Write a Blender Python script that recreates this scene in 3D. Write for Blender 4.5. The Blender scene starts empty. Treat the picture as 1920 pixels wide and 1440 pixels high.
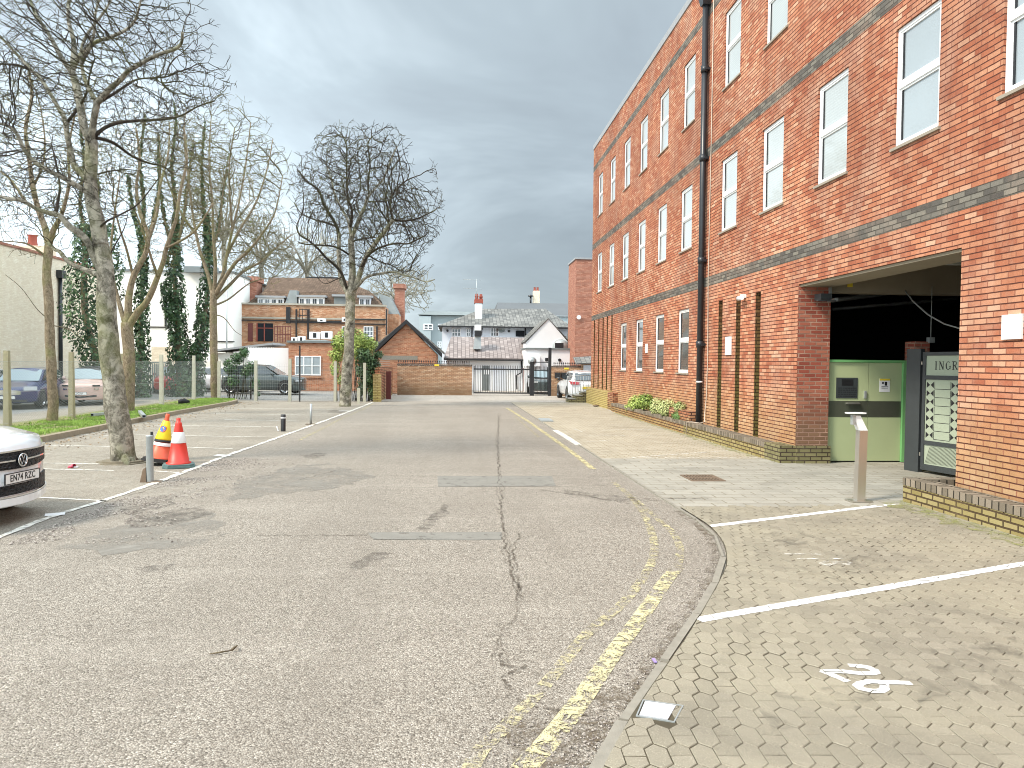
import bpy, bmesh, math, random
from mathutils import Vector, Matrix, Euler, noise as mnoise
random.seed(11)
S = bpy.context.scene
COL = S.collection
R = math.radians
# ---------------------------------------------------------------- camera
FPX, CAMH = 1400.0, 1.8
TH = math.atan(110 / FPX); PT = math.atan(39 / FPX); RO = 0.0105
_f = Vector((math.sin(TH) * math.cos(PT), math.cos(TH) * math.cos(PT), -math.sin(PT)))
_r0 = Vector((math.cos(TH), -math.sin(TH), 0)); _u0 = _r0.cross(_f)
_r = _r0 * math.cos(RO) + _u0 * math.sin(RO); _u = _u0 * math.cos(RO) - _r0 * math.sin(RO)
CAM = Vector((0, 0, CAMH))
cd = bpy.data.cameras.new('camera'); cam = bpy.data.objects.new('camera', cd); COL.objects.link(cam)
cd.sensor_width = 36; cd.lens = FPX / 1920 * 36; cd.clip_start = 0.05; cd.clip_end = 2000
cam.matrix_world = Matrix(((_r.x, _u.x, -_f.x, 0), (_r.y, _u.y, -_f.y, 0), (_r.z, _u.z, -_f.z, CAMH), (0, 0, 0, 1)))
S.camera = cam
# survey helpers: a sight line through the photograph cut by the ground or by a vertical plane
def ray(x, y): return _f * FPX + _r * (x - 960) - _u * (y - 720)
def G(x, y, z=0.0):
    d = ray(x, y); return CAM + d * ((z - CAMH) / d.z)
def AX(x, y, X=6.3):
    d = ray(x, y); return CAM + d * (X / d.x)
def AY(x, y, Y):
    d = ray(x, y); return CAM + d * (Y / d.y)
# ---------------------------------------------------------------- sky, sun, exposure
S.view_settings.view_transform = 'Standard'; S.view_settings.look = 'None'
S.view_settings.exposure = 1.62
S.cycles.filter_width = 1.0; S.view_settings.gamma = 1.0
SUN_AZ = Vector((-0.62, -0.30, 0.72)).normalized()
W = bpy.data.worlds.new('World'); S.world = W; W.use_nodes = True
nt = W.node_tree; nt.nodes.clear()
def wn(t, **k):
    n = nt.nodes.new(t)
    for a, b in k.items(): setattr(n, a, b)
    return n
def wl(a, b): nt.links.new(a, b)
def wm(op, a, b=None, c=None):
    n = wn('ShaderNodeMath', operation=op)
    for i, v in enumerate((a, b, c)):
        if v is None: continue
        if isinstance(v, (int, float)): n.inputs[i].default_value = v
        else: wl(v, n.inputs[i])
    return n.outputs[0]
def wrange(v, a, b, c, d):
    n = wn('ShaderNodeMapRange', interpolation_type='SMOOTHSTEP'); wl(v, n.inputs[0])
    for i, q in enumerate((a, b, c, d)): n.inputs[i + 1].default_value = q
    return n.outputs[0]
tc = wn('ShaderNodeTexCoord'); sx = wn('ShaderNodeSeparateXYZ'); wl(tc.outputs['Generated'], sx.inputs[0])
dx, dy, dz = sx.outputs
zz = wm('ADD', wm('MAXIMUM', dz, 0.0), 0.36)
cv = wn('ShaderNodeCombineXYZ'); wl(wm('DIVIDE', dx, zz), cv.inputs[0]); wl(wm('DIVIDE', dy, zz), cv.inputs[1])
n1 = wn('ShaderNodeTexNoise'); n1.inputs['Scale'].default_value = 1.7; n1.inputs['Detail'].default_value = 5; n1.inputs['Roughness'].default_value = 0.60
n1.inputs['Distortion'].default_value = 0.5; wl(cv.outputs[0], n1.inputs['Vector'])
cr = wn('ShaderNodeValToRGB'); wl(n1.outputs[0], cr.inputs[0])
e = cr.color_ramp.elements
e[0].position = 0.28; e[0].color = (0.096, 0.111, 0.121, 1); e[1].position = 0.74; e[1].color = (0.176, 0.204, 0.219, 1)
q = cr.color_ramp.elements.new(0.5); q.color = (0.120, 0.141, 0.153, 1)
left = wm('MULTIPLY', wrange(dx, 0.12, -0.50, 0.0, 2.6), wrange(dz, 0.50, 0.05, 0.10, 1.0))
right = wrange(dx, 0.25, 0.80, 0.0, 5.5)  # extra brightness added to the unseen right-hand sky, lights walls facing it
back = wrange(dy, 0.45, -0.5, 0.0, 2.3)
zen = wrange(dz, 0.48, 0.9, 0.0, 2.9)
bf = wm('ADD', wm('ADD', left, right), wm('ADD', wm('ADD', back, zen), wm('ADD', wrange(dz, 0.04, 0.42, 0.92, 1.40), wrange(dz, 0.20, 0.0, 0.0, 0.20))))
mul = wn('ShaderNodeVectorMath', operation='SCALE'); wl(cr.outputs[0], mul.inputs[0]); wl(wm('MULTIPLY', bf, 10.0), mul.inputs['Scale'])
sky = wn('ShaderNodeTexSky'); sky.sky_type = 'NISHITA'; sky.sun_disc = False
sky.sun_elevation = math.asin(SUN_AZ.z); sky.sun_rotation = math.atan2(SUN_AZ.x, SUN_AZ.y)
mx = wn('ShaderNodeMixRGB'); mx.inputs[0].default_value = 0.94
wl(sky.outputs[0], mx.inputs[1]); wl(mul.outputs[0], mx.inputs[2])
bg = wn('ShaderNodeBackground'); bg.inputs['Strength'].default_value = 0.1; wl(mx.outputs[0], bg.inputs[0])
wo = wn('ShaderNodeOutputWorld'); wl(bg.outputs[0], wo.inputs[0])
sl = bpy.data.lights.new('sun', 'SUN'); sl.energy = 1.5; sl.angle = R(12); sl.color = (1.0, 0.90, 0.76)
so = bpy.data.objects.new('sun', sl); COL.objects.link(so); so.rotation_euler = SUN_AZ.to_track_quat('Z', 'Y').to_euler(); so.location = (-20, -10, 30)

# ---------------------------------------------------------------- materials
class NM:
    def __init__(s, name):
        s.m = bpy.data.materials.new(name); s.m.use_nodes = True; s.t = s.m.node_tree; s.t.nodes.clear()
        s.out = s.t.nodes.new('ShaderNodeOutputMaterial'); s.b = s.t.nodes.new('ShaderNodeBsdfPrincipled')
        s.t.links.new(s.b.outputs[0], s.out.inputs[0])
    def n(s, t, **k):
        o = s.t.nodes.new(t)
        for a, b in k.items(): setattr(o, a, b)
        return o
    def l(s, a, b): s.t.links.new(a, b)
    def put(s, v, sock):
        if isinstance(v, bpy.types.NodeSocket): s.l(v, sock)
        else: sock.default_value = v
    def coord(s, kind='Object'):
        return s.n('ShaderNodeTexCoord').outputs[kind]
    def world(s): return s.n('ShaderNodeNewGeometry').outputs['Position']
    def mapping(s, vec, scale=(1, 1, 1), loc=(0, 0, 0), rot=(0, 0, 0)):
        m = s.n('ShaderNodeMapping'); s.l(vec, m.inputs[0]); m.inputs['Scale'].default_value = scale; m.inputs['Location'].default_value = loc; m.inputs['Rotation'].default_value = rot
        return m.outputs[0]
    def noise(s, vec, scale, detail=3, rough=0.55, dist=0):
        o = s.n('ShaderNodeTexNoise'); s.l(vec, o.inputs['Vector']); o.inputs['Scale'].default_value = scale
        o.inputs['Detail'].default_value = detail; o.inputs['Roughness'].default_value = rough; o.inputs['Distortion'].default_value = dist
        return o.outputs[0]
    def voro(s, vec, scale, feat='F1', out=0, rnd=1.0):
        o = s.n('ShaderNodeTexVoronoi', feature=feat); s.l(vec, o.inputs['Vector']); o.inputs['Scale'].default_value = scale; o.inputs['Randomness'].default_value = rnd
        return o.outputs[out]
    def ramp(s, v, stops, const=False):
        o = s.n('ShaderNodeValToRGB'); s.l(v, o.inputs[0]); cr = o.color_ramp
        if const: cr.interpolation = 'CONSTANT'
        while len(cr.elements) < len(stops): cr.elements.new(0.5)
        for el, (p, c) in zip(cr.elements, stops):
            el.position = p; el.color = (c[0], c[1], c[2], 1) if not isinstance(c, (int, float)) else (c, c, c, 1)
        return o.outputs[0]
    def mix(s, f, a, b, mode='MIX'):
        o = s.n('ShaderNodeMixRGB', blend_type=mode)
        for i, v in enumerate((f, a, b)):
            if isinstance(v, bpy.types.NodeSocket): s.l(v, o.inputs[i])
            else: o.inputs[i].default_value = v if i == 0 else (v[0], v[1], v[2], 1)
        return o.outputs[0]
    def math(s, op, a, b=0.0, c=None):
        o = s.n('ShaderNodeMath', operation=op); s.put(a, o.inputs[0]); s.put(b, o.inputs[1])
        if c is not None: s.put(c, o.inputs[2])
        return o.outputs[0]
    def bump(s, h, strength=0.4, dist=0.01):
        o = s.n('ShaderNodeBump'); o.inputs['Strength'].default_value = strength; o.inputs['Distance'].default_value = dist
        s.l(h, o.inputs['Height']); s.l(o.outputs[0], s.b.inputs['Normal'])
    def set(s, col=None, rough=None, metal=None, spec=None):
        if col is not None:
            if isinstance(col, bpy.types.NodeSocket): s.l(col, s.b.inputs['Base Color'])
            else: s.b.inputs['Base Color'].default_value = (*col[:3], 1)
        if rough is not None: s.put(rough, s.b.inputs['Roughness'])
        if metal is not None: s.b.inputs['Metallic'].default_value = metal
        if spec is not None: s.b.inputs['Specular IOR Level'].default_value = spec
        return s
    def alpha(s, a):
        s.l(a, s.b.inputs['Alpha'])
def paint(name, col, rough=0.45, var=0.12, metal=0.0, scale=6, bump=0.0, coat=0.0, spec=None):
    m = NM(name); v = m.world(); nz = m.noise(v, scale, 5)
    c = m.mix(nz, [x * (1 - var) for x in col], [min(1, x * (1 + var)) for x in col])
    m.set(c, rough, metal, spec)
    if coat: m.b.inputs['Coat Weight'].default_value = coat; m.b.inputs['Coat Roughness'].default_value = 0.04
    if bump: m.bump(m.noise(v, scale * 12, 3), bump, 0.004)
    return m.m
def brick(name, stops, mortar, bw=0.2185, bh=0.0727, ms=0.011, var=0.35, bump=0.9, soil=None, pale=0.0, dark=0.0, off=(0, 0, 0), rough=0.85, bed=None, streak=0):
    m = NM(name); uv = m.mapping(m.coord('UV'), loc=off); wp = m.world()
    wob = m.noise(uv, 9, 2); mv = m.n('ShaderNodeVectorMath', operation='MULTIPLY_ADD')
    cx = m.n('ShaderNodeCombineXYZ'); m.l(wob, cx.inputs[0]); m.l(m.noise(uv, 7.3, 2), cx.inputs[1]); m.l(cx.outputs[0], mv.inputs[0]); mv.inputs[1].default_value = (0.010, 0.008, 0); m.l(uv, mv.inputs[2])
    b = m.n('ShaderNodeTexBrick'); m.l(mv.outputs[0], b.inputs['Vector']); b.inputs['Scale'].default_value = 1
    b.inputs['Color1'].default_value = (0, 0, 0, 1); b.inputs['Color2'].default_value = (1, 1, 1, 1); b.inputs['Mortar'].default_value = (0.5, 0.5, 0.5, 1)
    b.inputs['Mortar Size'].default_value = ms; b.inputs['Mortar Smooth'].default_value = 0.25; b.inputs['Bias'].default_value = 0
    b.inputs['Brick Width'].default_value = bw; b.inputs['Row Height'].default_value = bh
    col = m.ramp(m.math('MULTIPLY_ADD', b.outputs['Color'], 0.8, 0.1), stops)
    big = m.noise(wp, 0.55, 4, 0.6)
    col = m.mix(m.ramp(big, [(0.40, 0.0), (0.68, dark)]), col, [stops[0][1][i] * 0.62 for i in range(3)])
    if streak:
        sn_ = m.noise(m.mapping(uv, (2.2, 0.22, 1)), 1.6, 5, 0.65)
        col = m.mix(m.ramp(sn_, [(0.50, 0.0), (0.74, streak)]), col, [x * 0.55 for x in stops[0][1]])
    if pale:
        pn = m.noise(wp, 1.1, 6, 0.7, 0.6)
        col = m.mix(m.ramp(pn, [(0.47, 0.0), (0.72, pale)]), col, (0.66, 0.46, 0.34))
    fine = m.noise(uv, 60, 4, 0.7)
    col = m.mix(var, col, m.ramp(fine, [(0.25, 0.25), (0.75, 1.0)]), 'MULTIPLY')
    if soil:
        sep = m.n('ShaderNodeSeparateXYZ'); m.l(wp, sep.inputs[0])
        zz = m.math('ADD', sep.outputs[2], m.math('MULTIPLY', m.noise(wp, 1.3, 5, 0.65), -soil[2]))
        mr = m.n('ShaderNodeMapRange'); m.l(zz, mr.inputs[0]); mr.inputs[1].default_value = soil[1]; mr.inputs[2].default_value = soil[1] - soil[2] * 0.9; mr.inputs[3].default_value = 0; mr.inputs[4].default_value = soil[3]
        col = m.mix(mr.outputs[0], col, soil[0])
    jn = m.ramp(m.noise(wp, 3.1, 4, 0.6), [(0.5, mortar), (0.85, [min(1, x * 2.0 + 0.02) for x in mortar])])
    if bed:
        sv = m.n('ShaderNodeSeparateXYZ'); m.l(mv.outputs[0], sv.inputs[0])
        fr_ = m.math('FRACT', m.math('DIVIDE', sv.outputs[1], bh)); hm = m.ramp(fr_, [(0.0, 1.0), (0.09, 1.0), (0.15, 0.0), (0.93, 0.0), (0.97, 1.0)])  # dark bed lines: joint plus the shade under each course, put into colour
        col = m.mix(m.math('MULTIPLY', b.outputs['Fac'], 0.8), col, bed); col = m.mix(hm, col, jn)
    else: col = m.mix(b.outputs['Fac'], col, jn)
    m.set(col, rough, spec=0.2)
    h = m.math('SUBTRACT', m.math('MULTIPLY', fine, 0.25), b.outputs['Fac'])
    m.bump(h, bump, 0.012)
    return m.m
M = {}
RED = [(0.0, (0.36, 0.105, 0.058)), (0.25, (0.50, 0.180, 0.098)), (0.55, (0.59, 0.25, 0.140)), (0.82, (0.66, 0.34, 0.205)), (1.0, (0.78, 0.56, 0.40))]
M['facade'] = brick('red_facing_brick', RED, (0.065, 0.022, 0.016), soil=((0.50, 0.38, 0.18), 1.0, 1.0, 0.42), pale=0.46, dark=0.60, bump=1.0, ms=0.008, bed=(0.30, 0.11, 0.07), streak=0.5)
M['band'] = brick('blue_grey_band_brick', [(0, (0.085, 0.075, 0.068)), (0.5, (0.14, 0.13, 0.115)), (1, (0.26, 0.24, 0.20))], (0.06, 0.054, 0.045), pale=0.25, bed=(0.10, 0.09, 0.075), ms=.008)
M['pier'] = brick('pier_brick', [(0, (0.24, 0.055, 0.038)), (0.5, (0.38, 0.10, 0.065)), (1, (0.50, 0.19, 0.12))], (0.30, 0.18, 0.13), soil=((0.15, 0.125, 0.075), 0.95, 0.8, 0.7))
YEL = [(0.0, (0.30, 0.20, 0.08)), (0.35, (0.46, 0.33, 0.15)), (0.7, (0.54, 0.42, 0.22)), (1.0, (0.50, 0.33, 0.19))]
M['planter'] = brick('yellow_stock_brick', YEL, (0.08, 0.055, 0.030), bw=0.2185, ms=0.012, soil=((0.22, 0.21, 0.08), 0.36, 0.5, 0.5))
M['planter_red'] = brick('red_planter_brick', [(0, (0.30, 0.10, 0.05)), (0.5, (0.46, 0.2, 0.11)), (1, (0.55, 0.36, 0.2))], (0.07, 0.035, 0.025), ms=0.012, soil=((0.3, 0.27, 0.1), 0.3, 0.4, 0.5))
M['plinth'] = brick('mossy_plinth_brick', YEL, (0.22, 0.15, 0.06), soil=((0.50, 0.42, 0.14), 0.8, 0.9, 0.6))
M['gatewall'] = brick('orange_buff_wall_brick', [(0, (0.38, 0.20, 0.11)), (0.4, (0.54, 0.32, 0.19)), (0.8, (0.62, 0.42, 0.27)), (1, (0.74, 0.58, 0.42))], (0.26, 0.16, 0.10), pale=0.35, soil=((0.12, 0.09, 0.05), 0.5, 0.6, 0.6))
M['mansion'] = brick('mansion_brick', [(0, (0.40, 0.16, 0.085)), (0.5, (0.64, 0.32, 0.18)), (1, (0.76, 0.52, 0.36))], (0.34, 0.22, 0.13), pale=0.4, dark=0.4)
M['gable'] = brick('gable_brick', [(0, (0.34, 0.13, 0.07)), (0.5, (0.52, 0.22, 0.125)), (1, (0.62, 0.33, 0.20))], (0.42, 0.26, 0.17), pale=.15)
M['tall'] = brick('tall_block_brick', [(0, (0.32, 0.125, 0.08)), (0.5, (0.46, 0.20, 0.135)), (1, (0.56, 0.29, 0.20))], (0.30, 0.16, 0.12))
M['cream'] = brick('cream_painted_brick', [(0, (0.78, 0.66, 0.49)), (0.5, (0.84, 0.73, 0.56)), (1, (0.88, 0.78, 0.61))], (0.68, 0.57, 0.43), pale=0.0, dark=0.06, bump=0.4)
M['cap'] = brick('brick_on_edge_coping', [(0, (0.13, 0.10, 0.085)), (0.5, (0.25, 0.20, 0.17)), (1, (0.42, 0.34, 0.28))], (0.035, 0.03, 0.022), bw=0.106, bh=0.30, ms=0.010, off=(0.03, 0.15, 0), soil=((0.22, 0.2, 0.12), 1, 1, 0.3))
M['upvc'] = paint('white_upvc', (0.82, 0.83, 0.83), 0.3, 0.03)
M['black'] = paint('black_paint', (0.018, 0.018, 0.020), 0.4, 0.25)
M['pipe'] = paint('black_drainpipe', (0.020, 0.022, 0.026), 0.35, 0.3)
M['concrete'] = paint('concrete', (0.36, 0.33, 0.27), 0.9, 0.25, scale=3, bump=0.4)
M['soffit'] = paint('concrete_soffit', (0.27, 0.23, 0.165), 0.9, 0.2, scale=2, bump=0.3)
M['stone'] = paint('kerb_stone', (0.26, 0.24, 0.20), 0.9, 0.3, scale=14, bump=0.6)
M['stone_white'] = paint('whitewashed_kerb', (0.62, 0.60, 0.54), 0.9, 0.3, scale=12, bump=0.6)
M['sill'] = paint('stone_sill', (0.30, 0.26, 0.21), 0.9, 0.3, scale=9)
M['soil'] = paint('planter_soil', (0.06, 0.045, 0.03), 1.0, 0.5, scale=20, bump=1.0)
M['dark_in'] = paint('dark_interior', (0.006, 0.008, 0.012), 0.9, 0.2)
M['coping'] = paint('lead_coping', (0.30, 0.31, 0.32), 0.5, 0.15)
M['lead'] = paint('lead_sheet', (0.17, 0.19, 0.19), 0.6, 0.3, scale=2)
M['green_door'] = paint('sage_green_paint', (0.42, 0.48, 0.27), 0.45, 0.07, scale=2.5, bump=0.05)
M['green_frame'] = paint('bright_green_paint', (0.17, 0.42, 0.16), 0.4, 0.12)
M['grey_band'] = paint('grey_metal_band', (0.15, 0.16, 0.12), 0.35, 0.15, metal=0.6)
M['gate_dark'] = paint('dark_gate_steel', (0.045, 0.052, 0.055), 0.45, 0.15)
M['gate_pale'] = paint('pale_gate_panel', (0.36, 0.41, 0.31), 0.5, 0.06)
M['steel'] = paint('brushed_stainless', (0.60, 0.57, 0.52), 0.32, 0.08, metal=0.85, scale=3)
M['galv'] = paint('galvanised_steel', (0.40, 0.43, 0.43), 0.45, 0.15, metal=0.45, scale=20)
M['white'] = paint('white_plate', (0.80, 0.80, 0.80), 0.4, 0.03)
M['render'] = paint('white_render', (0.78, 0.79, 0.80), 0.8, 0.05, scale=1.2)
M['render_blue'] = paint('pale_blue_render', (0.62, 0.65, 0.70), 0.8, 0.05, scale=1.2)
M['cream_plain'] = paint('overbright_cream_render', (0.80, 0.78, 0.72), 0.8, 0.04, scale=1.0)
M['grey_blk'] = paint('pale_green_cladding', (0.36, 0.41, 0.42), 0.7, 0.06, scale=0.5)
M['farroof'] = paint('far_dark_roof', (0.10, 0.105, 0.11), 0.8, 0.12, scale=0.6)
M['yellowsign'] = paint('yellow_sign', (0.80, 0.62, 0.05), 0.5, 0.05)
M['cable'] = paint('pale_cable', (0.50, 0.42, 0.34), 0.6, 0.1)
M['wood'] = paint('brown_timber', (0.10, 0.055, 0.035), 0.7, 0.3, scale=8)
M['brownwood'] = paint('maroon_timber', (0.13, 0.03, 0.025), 0.6, 0.3, scale=8)
M['rubber'] = paint('black_rubber', (0.018, 0.018, 0.018), 0.75, 0.3, scale=20)
M['tealrubber'] = paint('weathered_teal_rubber', (0.10, 0.17, 0.165), 0.7, 0.35, scale=20)
M['concretepost'] = paint('lichen_concrete_post', (0.30, 0.27, 0.17), 0.95, 0.3, scale=16, bump=0.8)
M['palepost'] = paint('pale_concrete_post', (0.46, 0.45, 0.36), 0.95, 0.2, scale=16, bump=0.6)
M['wire'] = paint('galvanised_wire', (0.36, 0.38, 0.36), 0.5, 0.1, metal=0.3)
M['palisade'] = paint('grey_palisade_steel', (0.22, 0.27, 0.26), 0.6, 0.2)
M['pot'] = paint('terracotta', (0.30, 0.075, 0.05), 0.8, 0.2)
M['cowl'] = paint('unlit_lamp_cover', (0.62, 0.64, 0.60), 0.4, 0.05)
def roofmat(name, a, b, moss=0.3, bw=0.26, bh=0.17):
    return brick(name, [(0, a), (0.5, [(a[i] + b[i]) / 2 for i in range(3)]), (1, b)], [x * 0.35 for x in a], bw=bw, bh=bh, ms=0.012, dark=0.5, pale=0, bump=0.8, soil=None)
M['claytile'] = roofmat('brown_clay_tile', (0.10, 0.065, 0.045), (0.22, 0.15, 0.105))
M['slate'] = roofmat('grey_slate', (0.13, 0.13, 0.125), (0.30, 0.29, 0.27), bw=0.36, bh=0.26)
M['pinkslate'] = roofmat('pinkish_slate', (0.24, 0.20, 0.19), (0.42, 0.36, 0.34), bw=0.36, bh=0.26)
def glass(name, col, rough=0.06, spec=0.9, slat=0.0):
    m = NM(name); v = m.world(); c = m.mix(m.noise(v, 0.9, 3), [x * 0.85 for x in col], [min(1, x * 1.12) for x in col])
    if slat:
        w = m.n('ShaderNodeTexWave', wave_type='BANDS', bands_direction='Z'); m.l(v, w.inputs[0]); w.inputs['Scale'].default_value = 6.5
        c = m.mix(m.math('MULTIPLY', w.outputs[1], slat), c, [x * 0.55 for x in col])
    m.set(c, rough, 0, spec); m.b.inputs['Coat Weight'].default_value = 0.6; m.b.inputs['Coat Roughness'].default_value = 0.02
    return m.m
M['pane'] = glass('pane_blind_and_sky_reflection', (0.46, 0.50, 0.50), slat=0.22)  # pale base colour stands in for reflected sky as well as the blind
M['pane_clear'] = glass('pane_pale_room', (0.34, 0.39, 0.42))
M['pane_dark'] = glass('pane_slatted_blind', (0.13, 0.13, 0.12), slat=0.6)
M['glass_far'] = glass('far_window_glass', (0.06, 0.07, 0.08))
M['carglass'] = glass('car_glass', (0.03, 0.04, 0.045), 0.03, 1.0)
M['windscreen'] = glass('reflecting_windscreen', (0.20, 0.26, 0.28), 0.03, 1.0)

# ground materials
def asphalt(name, a, b, c, chip=95, patch=0.35, lanes=0.30):
    m = NM(name); v = m.world()
    cell = m.voro(v, chip, out=1)
    sepc = m.n('ShaderNodeSeparateColor'); m.l(cell, sepc.inputs[0])
    col = m.ramp(sepc.outputs[0], [(0.0, [x * 0.60 for x in a]), (0.20, a), (0.55, b), (0.86, c), (1.0, [min(1, x * 1.35) for x in c])])
    d = m.voro(v, chip, out=0)
    col = m.mix(0.75, col, m.ramp(d, [(0.25, 1.0), (0.85, 0.42)]), 'MULTIPLY')
    mid = m.noise(v, 14, 4, 0.7)
    col = m.mix(0.55, col, m.ramp(mid, [(0.28, 0.55), (0.62, 1.0)]), 'MULTIPLY')
    big = m.noise(v, 0.5, 5, 0.65, 0.4)
    col = m.mix(m.ramp(big, [(0.38, 0.0), (0.70, patch)]), col, [x * 0.55 for x in a])
    st = m.noise(m.mapping(v, (0.35, 1.6, 1)), 0.9, 5, 0.6)
    ln_ = m.noise(m.mapping(v, (1.1, 0.09, 1)), 1.0, 4, 0.6)
    col = m.mix(m.ramp(ln_, [(0.48, 0.0), (0.66, lanes)]), col, [x * 0.62 for x in a])
    sp_ = m.voro(v, 23, out=0); col = m.mix(m.ramp(sp_, [(0.05, .55), (0.13, 0.0)]), col, [x * 0.3 for x in a])
    col = m.mix(m.ramp(st, [(0.52, 0.0), (0.78, 0.22)]), col, c)
    m.set(col, 0.9, spec=0.25)
    h = m.math('ADD', m.math('MULTIPLY', d, -1.0), m.math('MULTIPLY', m.noise(v, 38, 3), 0.9))
    m.bump(h, 0.75, 0.010)
    return m.m
M['road'] = asphalt('worn_chip_asphalt', (0.310, 0.270, 0.224), (0.418, 0.372, 0.314), (0.495, 0.450, 0.388), 100, 0.26)
M['carpark'] = asphalt('bleached_carpark_asphalt', (0.33, 0.29, 0.235), (0.44, 0.39, 0.32), (0.54, 0.49, 0.41), 110, 0.45)
M['ground'] = asphalt('pale_yard_tarmac', (0.30, 0.285, 0.26), (0.38, 0.365, 0.34), (0.46, 0.44, 0.41), 60, 0.2)
M['apron'] = asphalt('concrete_apron', (0.44, 0.38, 0.32), (0.52, 0.46, 0.39), (0.60, 0.54, 0.47), 60, 0.2)
def sheet(name, col, lo, hi, sc=8, rough=0.9, detail=5, dist=0.8, var=0.25, rgh=0.7):
    m = NM(name); v = m.world(); nz = m.noise(v, sc, detail, rgh, dist)
    fine = m.noise(v, 90, 3, 0.7)
    c = m.mix(m.noise(v, 5, 4), [x * (1 - var) for x in col], [min(1, x * (1 + var)) for x in col])
    c = m.mix(0.4, c, m.ramp(fine, [(0.3, 0.5), (0.6, 1.0)]), 'MULTIPLY')
    m.set(c, rough, spec=0.2)
    if hi > lo:
        m.alpha(m.ramp(nz, [(lo, 0.0), (hi, 1.0)]))
    return m.m
M['yellow'] = sheet('worn_yellow_paint', (0.62, 0.56, 0.33), 0.455, 0.55, 9, rgh=0.85)
M['yellow_faint'] = sheet('faded_yellow_paint', (0.56, 0.50, 0.30), 0.485, 0.60, 10, rgh=0.9)
M['yellow_solid'] = sheet('yellow_paint', (0.58, 0.51, 0.29), 0.42, 0.54, 12, rgh=0.8)
M['whitep'] = sheet('worn_white_paint', (0.74, 0.71, 0.64), 0.36, 0.50, 7, rgh=0.85)
M['white_faint'] = sheet('faded_white_paint', (0.68, 0.65, 0.58), 0.44, 0.58, 9, rgh=0.8)
M['white_solid'] = sheet('fresh_white_paint', (0.84, 0.84, 0.82), 0, 0)
M['patch'] = sheet('smooth_grey_patch', (0.235, 0.225, 0.20), 0.30, 0.42, 7)
M['puddle'] = sheet('smooth_scuffed_patch', (0.29, 0.272, 0.24), 0.36, 0.75, 1.8, rgh=0.7)
M['pothole'] = sheet('broken_dark_asphalt', (0.12, 0.105, 0.092), 0.44, 0.80, 6, rgh=0.9)
M['crack'] = sheet('crack_dirt', (0.11, 0.09, 0.07), 0.44, 0.64, 14, rgh=0.85)
M['dirt'] = sheet('dark_edge_dirt', (0.17, 0.135, 0.095), 0.46, 0.70, 9, rgh=0.8)
M['pale_patch'] = sheet('pale_scraped_asphalt', (0.50, 0.455, 0.385), 0.44, 0.80, 4, rgh=0.85)
M['joint'] = paint('mossy_joint_sand', (0.07, 0.058, 0.036), 1.0, 0.6, scale=5)
def hexmat():
    m = NM('hex_block_paver'); v = m.world(); at = m.n('ShaderNodeAttribute', attribute_name='tint')
    c = m.ramp(at.outputs['Fac'], [(0, (0.245, 0.220, 0.172)), (0.5, (0.28, 0.252, 0.198)), (1, (0.32, 0.288, 0.228))])
    c = m.mix(m.ramp(m.noise(v, 0.8, 5, 0.6), [(0.35, 0.0), (0.65, 0.6)]), c, (0.38, 0.342, 0.255))
    c = m.mix(m.ramp(m.noise(v, 0.9, 4, 0.6, 1.0), [(0.52, 0.0), (0.75, 0.55)]), c, (0.175, 0.158, 0.13))
    c = m.mix(0.6, c, m.ramp(m.noise(v, 130, 3, 0.8), [(0.3, 0.45), (0.6, 1.0)]), 'MULTIPLY')
    sp = m.voro(v, 120, out=0); c = m.mix(m.ramp(sp, [(0.10, 0.8), (0.22, 0.0)]), c, (0.66, 0.62, 0.50))
    m.set(c, 0.92, spec=0.2); m.bump(m.noise(v, 110, 4, 0.8), 0.5, 0.006)
    return m.m
M['hex'] = hexmat()
def blockmat(name, bw, bh, cols, mort, rot=0.0, ms=0.008):
    m = NM(name); v = m.mapping(m.world(), rot=(0, 0, rot))
    b = m.n('ShaderNodeTexBrick'); m.l(v, b.inputs['Vector']); b.inputs['Scale'].default_value = 1
    b.inputs['Color1'].default_value = (0, 0, 0, 1); b.inputs['Color2'].default_value = (1, 1, 1, 1); b.inputs['Mortar'].default_value = (0.5, 0.5, 0.5, 1)
    b.inputs['Mortar Size'].default_value = ms; b.inputs['Mortar Smooth'].default_value = 0.3; b.inputs['Bias'].default_value = 0
    b.inputs['Brick Width'].default_value = bw; b.inputs['Row Height'].default_value = bh
    c = m.ramp(b.outputs['Color'], [(0, cols[0]), (0.5, cols[1]), (1, cols[2])]); w = m.world()
    c = m.mix(m.ramp(m.noise(w, 0.7, 5, 0.65), [(0.35, 0.0), (0.7, 0.55)]), c, [x * 1.15 for x in cols[2]])
    c = m.mix(m.ramp(m.noise(w, 1.5, 5, 0.7, 0.8), [(0.52, 0.0), (0.8, 0.6)]), c, [x * 0.6 for x in cols[0]])
    c = m.mix(0.5, c, m.ramp(m.noise(w, 100, 3, 0.8), [(0.3, 0.5), (0.6, 1.0)]), 'MULTIPLY')
    c = m.mix(m.math('MULTIPLY', b.outputs['Fac'], m.ramp(m.noise(w, 2.2, 3), [(0.35, 0.35), (0.6, 1.0)])), c, mort)
    m.set(c, 0.92, spec=0.2); m.bump(m.math('MULTIPLY', b.outputs['Fac'], -1.0), 0.5, 0.008)
    return m.m
M['slabs'] = blockmat('grey_block_crossover', 0.42, 0.21, ((0.29, 0.275, 0.235), (0.34, 0.322, 0.275), (0.38, 0.36, 0.31)), (0.17, 0.14, 0.09), 0.02)
M['blocks'] = blockmat('buff_block_paving', 0.21, 0.105, ((0.34, 0.30, 0.235), (0.40, 0.355, 0.28), (0.46, 0.41, 0.325)), (0.20, 0.16, 0.08), 0.02, 0.010)
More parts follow.
